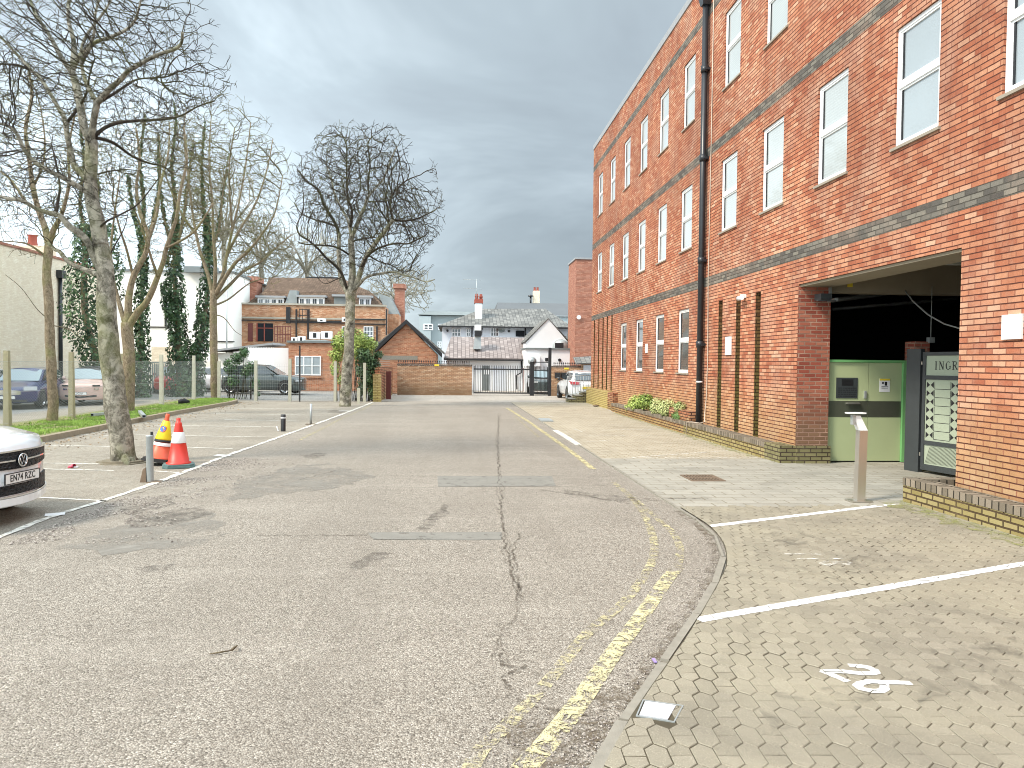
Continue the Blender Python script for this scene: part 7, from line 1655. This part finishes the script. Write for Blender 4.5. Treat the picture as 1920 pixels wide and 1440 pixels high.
ivytree('ivy clad trunk just right of the forked tree, behind the pink car', 37, [(262, 764), (262, 700), (263, 640), (266, 560), (268, 500), (266, 450)], [34, 30, 26, 22, 17, 9], [([(266, 440), (270, 380), (262, 300), (272, 220)], .12, (0, 1)), ([(267, 480), (285, 420), (300, 340), (298, 250)], .09, (0, -1)), ([(266, 450), (250, 400), (240, 330)], .07, (0, 1))], 21, 3000)
ivytree('thick straight ivy clad trunk left of a pair, with a leafy side stub', 38, [(340, 762), (338, 700), (335, 650), (332, 600), (328, 540), (327, 490), (328, 445), (330, 400)], [44, 38, 34, 32, 30, 25, 16, 8], [([(328, 450), (330, 390), (322, 310), (330, 230), (326, 190)], .14, (0, 1)), ([(329, 470), (342, 420), (352, 350), (362, 270)], .10, (0, -1)), ([(327, 470), (310, 420), (300, 350), (296, 280)], .09, (0, .5))], 22, 4600, extra=[([(326, 600), (314, 570), (308, 530)], [22, 20, 12], 500)])
ivytree('leaning ivy clad trunk, right of the pair behind the wire fence', 38.4, [(362, 758), (366, 700), (374, 650), (384, 590), (390, 540), (392, 490), (390, 445), (386, 400)], [36, 30, 28, 30, 28, 22, 14, 8], [([(390, 450), (382, 390), (378, 310), (384, 230)], .12, (0, 1)), ([(391, 480), (410, 430), (418, 360), (430, 290)], .09, (0, -1))], 23, 3800)
ivytree('broad ivy smothered tree between the slim tree and the flaking trunk', 34.5, [(188, 768), (184, 700), (172, 640), (160, 590), (158, 530), (160, 470), (156, 420)], [30, 44, 60, 70, 60, 44, 24], [([(160, 440), (150, 380), (158, 300), (150, 230)], .10, (0, .6)), ([(162, 470), (180, 420), (186, 340)], .07, (0, -.6))], 24, 6500, .14, extra=[([(205, 560), (212, 500), (205, 420)], [40, 34, 20], 900)])
# background trees: pale and twiggy
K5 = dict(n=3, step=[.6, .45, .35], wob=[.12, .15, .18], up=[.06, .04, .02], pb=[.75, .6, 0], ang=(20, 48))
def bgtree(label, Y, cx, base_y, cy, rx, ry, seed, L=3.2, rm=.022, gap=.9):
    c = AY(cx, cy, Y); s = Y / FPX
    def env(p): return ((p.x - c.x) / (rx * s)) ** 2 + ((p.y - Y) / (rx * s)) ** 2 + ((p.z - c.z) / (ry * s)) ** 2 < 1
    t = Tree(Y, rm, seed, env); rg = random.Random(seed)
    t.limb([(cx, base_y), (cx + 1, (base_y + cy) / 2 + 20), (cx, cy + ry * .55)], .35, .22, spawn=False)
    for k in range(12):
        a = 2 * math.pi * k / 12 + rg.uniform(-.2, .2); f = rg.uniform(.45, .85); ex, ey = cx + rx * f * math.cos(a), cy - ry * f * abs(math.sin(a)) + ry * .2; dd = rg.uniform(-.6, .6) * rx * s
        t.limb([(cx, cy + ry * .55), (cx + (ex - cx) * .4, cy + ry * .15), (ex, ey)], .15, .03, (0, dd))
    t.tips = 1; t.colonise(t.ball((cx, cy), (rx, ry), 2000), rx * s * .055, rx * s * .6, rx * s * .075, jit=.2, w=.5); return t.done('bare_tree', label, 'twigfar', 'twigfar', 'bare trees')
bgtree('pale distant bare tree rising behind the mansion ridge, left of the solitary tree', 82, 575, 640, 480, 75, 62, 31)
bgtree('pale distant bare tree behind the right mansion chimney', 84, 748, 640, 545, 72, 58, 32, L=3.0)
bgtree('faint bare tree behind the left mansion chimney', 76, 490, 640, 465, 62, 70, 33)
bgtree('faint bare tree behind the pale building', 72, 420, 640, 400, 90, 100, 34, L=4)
# shrubs
def blobleaf(mb, c, r, n, sz, rg, lo=.3, hi=.9, nrm_up=.4):
    for _ in range(n):
        v = Vector((rg.gauss(0, 1), rg.gauss(0, 1), rg.gauss(0, 1))).normalized(); q = rg.random() ** .45; nz = mnoise.noise((c + v * r.x * q) * 3)
        p = c + Vector((v.x * r.x, v.y * r.y, v.z * r.z)) * q * (1 + .25 * nz)
        leaf(mb, p, (v + Vector((0, 0, nrm_up)) + Vector((rg.gauss(0, .4), rg.gauss(0, .4), rg.gauss(0, .4)))).normalized(), sz * rg.uniform(.7, 1.3), (lo + hi) / 2 + (hi - lo) * (nz + rg.uniform(-.5, .5)), rg, .5)
def shrub(name, label, Y, blobs, mat, sz, seed, X=None, stems=True, cat='shrub', group=None, stemmat='twig1'):
    rg = random.Random(seed); mb = MB(); sm = MB(); s = None
    for (x, y, rx, ry, n, *m_) in blobs:
        c = AX(x, y, X) if X else AY(x, y, Y); s = FPX and (c - CAM).dot(_f) / FPX; blobleaf(mb, c, Vector((rx * s, rx * s * .9, ry * s)), n, sz, rg)
        if stems:
            b = Vector((c.x + rg.uniform(-.1, .1), c.y, .3 if X else 0)); 
            for k in range(3): sm.tube([b + Vector((rg.uniform(-.1, .1), rg.uniform(-.1, .1), 0)), b.lerp(c, .5) + Vector((rg.uniform(-.1, .1), rg.uniform(-.1, .1), 0)), c + Vector((rg.uniform(-.5, .5) * rx * s, rg.uniform(-.5, .5) * rx * s, .3 * ry * s))], [.015, .012, .006], 4)
    b = mb.v[0]; o = empty(name, (b.x, b.y, 0), label, cat, group); mb.build('foliage', mat, o)
    if stems: sm.build('stems', stemmat, o)
    return o
shrub('laurel_bush', 'dark glossy laurel bush on the end of the verge by the grey SUV', 35.5, [(432, 690, 14, 14, 420), (445, 672, 13, 14, 380), (458, 660, 10, 10, 260), (470, 690, 13, 14, 340), (436, 715, 14, 14, 300), (478, 718, 10, 14, 200), (460, 700, 10, 10, 160), (482, 738, 7, 6, 90), (425, 680, 8, 8, 120)], 'laurel', .13, 41)
shrub('yellow_green_bush', 'yellow green leafed bush rising behind the solitary bare tree', 34.6, [(638, 642, 20, 18, 950), (668, 636, 24, 20, 1300), (692, 646, 17, 15, 750), (632, 666, 16, 14, 520), (628, 692, 10, 16, 260), (655, 620, 15, 10, 420), (672, 660, 16, 14, 500), (640, 712, 9, 12, 160)], 'lime', .13, 42)
shrub('ivy_mound', 'dark ivy mound spilling over the side wall right of the solitary tree', 34.4, [(682, 668, 18, 18, 950), (698, 680, 16, 20, 950), (690, 705, 18, 20, 1050), (700, 728, 12, 22, 850), (676, 692, 12, 18, 520), (680, 726, 11, 20, 500), (709, 665, 9, 9, 260)], 'ivy', .13, 43)
shrub('planter_shrub', 'broad bright green leaved shrub at the far end of the planting', 0, [(1196, 756, 19, 17, 1200), (1212, 752, 16, 17, 1000), (1182, 765, 11, 10, 450)], 'lime', .085, 44, X=6.12, group='planter plants')
shrub('planter_shrub', 'cream and green variegated shrub in the middle of the planter', 0, [(1232, 762, 17, 18, 1200), (1252, 766, 20, 18, 1400), (1274, 762, 13, 11, 520)], 'variegated', .075, 45, X=6.12, group='planter plants')
rg = random.Random(7); g = MB(); c = AX(1250, 778, 6.12)
for _ in range(420):
    a = rg.uniform(0, 6.28); r = rg.uniform(.1, .5); p0 = Vector((c.x + rg.uniform(-.06, .06), c.y + rg.uniform(-.15, .15), .28)); tip = p0 + Vector((math.cos(a) * r * .5, math.sin(a) * r, rg.uniform(.12, .45))); mid = p0.lerp(tip, .5) + Vector((0, 0, .10)); n = Vector((-math.sin(a), math.cos(a), 0)) * .008
    g.quad([p0 - n, p0 + n, mid + n, mid - n], tint=rg.random()); g.quad([mid - n, mid + n, tip], tint=rg.random())
tag(g.build('strap_leaved_plant', 'variegated'), 'arching striped grassy plant spilling over the planter front', 'plant', 'planter plants')
g = MB(); c = AX(1270, 780, 6.08); blobleaf(g, c, Vector((.14, .34, .13)), 1500, .035, rg); tag(g.build('cushion_plant', 'tuft'), 'small blue green cushion plant at the near end of the planting', 'plant', 'planter plants')
# loose stones and dead leaves
g = MB(); rg = random.Random(9)
def stone(p, r):
    k = len(g.v); g.v += [p + Vector((r, 0, 0)), p + Vector((-r * .6, r * .8, 0)), p + Vector((-r * .6, -r * .8, 0)), p + Vector((0, 0, r * rg.uniform(.5, .9)))]
    for f in ((0, 1, 3), (1, 2, 3), (2, 0, 3)): g.f.append([k + i for i in f]); g.m.append(0); g.sm.append(False); g.tint.append(rg.random())
for _ in range(5200):
    y = rg.uniform(7.5, 14); wx_ = -4.45 + .02 * y; p = Vector((wx_ + abs(rg.gauss(.15, .55)), y, .008))
    if mnoise.noise(p * 1.2) > -.1: stone(p, rg.uniform(.006, .016))
for _ in range(900):
    s_ = rg.random(); i = int(s_ * 40); y = 2.6 + 5 * rg.random(); stone(Vector((kerbx(y) - abs(rg.gauss(.04, .12)), y, .006)), rg.uniform(.004, .010))
for _ in range(500): p = G(rg.uniform(900, 1180), rg.uniform(1335, 1450), .006); stone(p, rg.uniform(.003, .009))
M['gravel'] = leafmat('loose_gravel', (0.10, 0.08, 0.07), (0.50, 0.45, 0.40), 0.9)
tag(g.build('loose_gravel', 'gravel'), kind='stuff')
g = MB()
for _ in range(900):
    y = rg.uniform(15, 33); x = vkx(y) + .15 + abs(rg.gauss(0, .5)); leaf(g, Vector((x, y, .014)), Vector((rg.gauss(0, .3), rg.gauss(0, .3), 1)).normalized(), rg.uniform(.03, .07), rg.random(), rg)
for _ in range(500): leaf(g, Vector((rg.uniform(-12.5, -10.8), rg.uniform(33, 37), .02)), Vector((rg.gauss(0, .3), rg.gauss(0, .3), 1)).normalized(), rg.uniform(.04, .1), rg.random(), rg)
tag(g.build('dead_leaves', 'litterleaf'), kind='stuff')
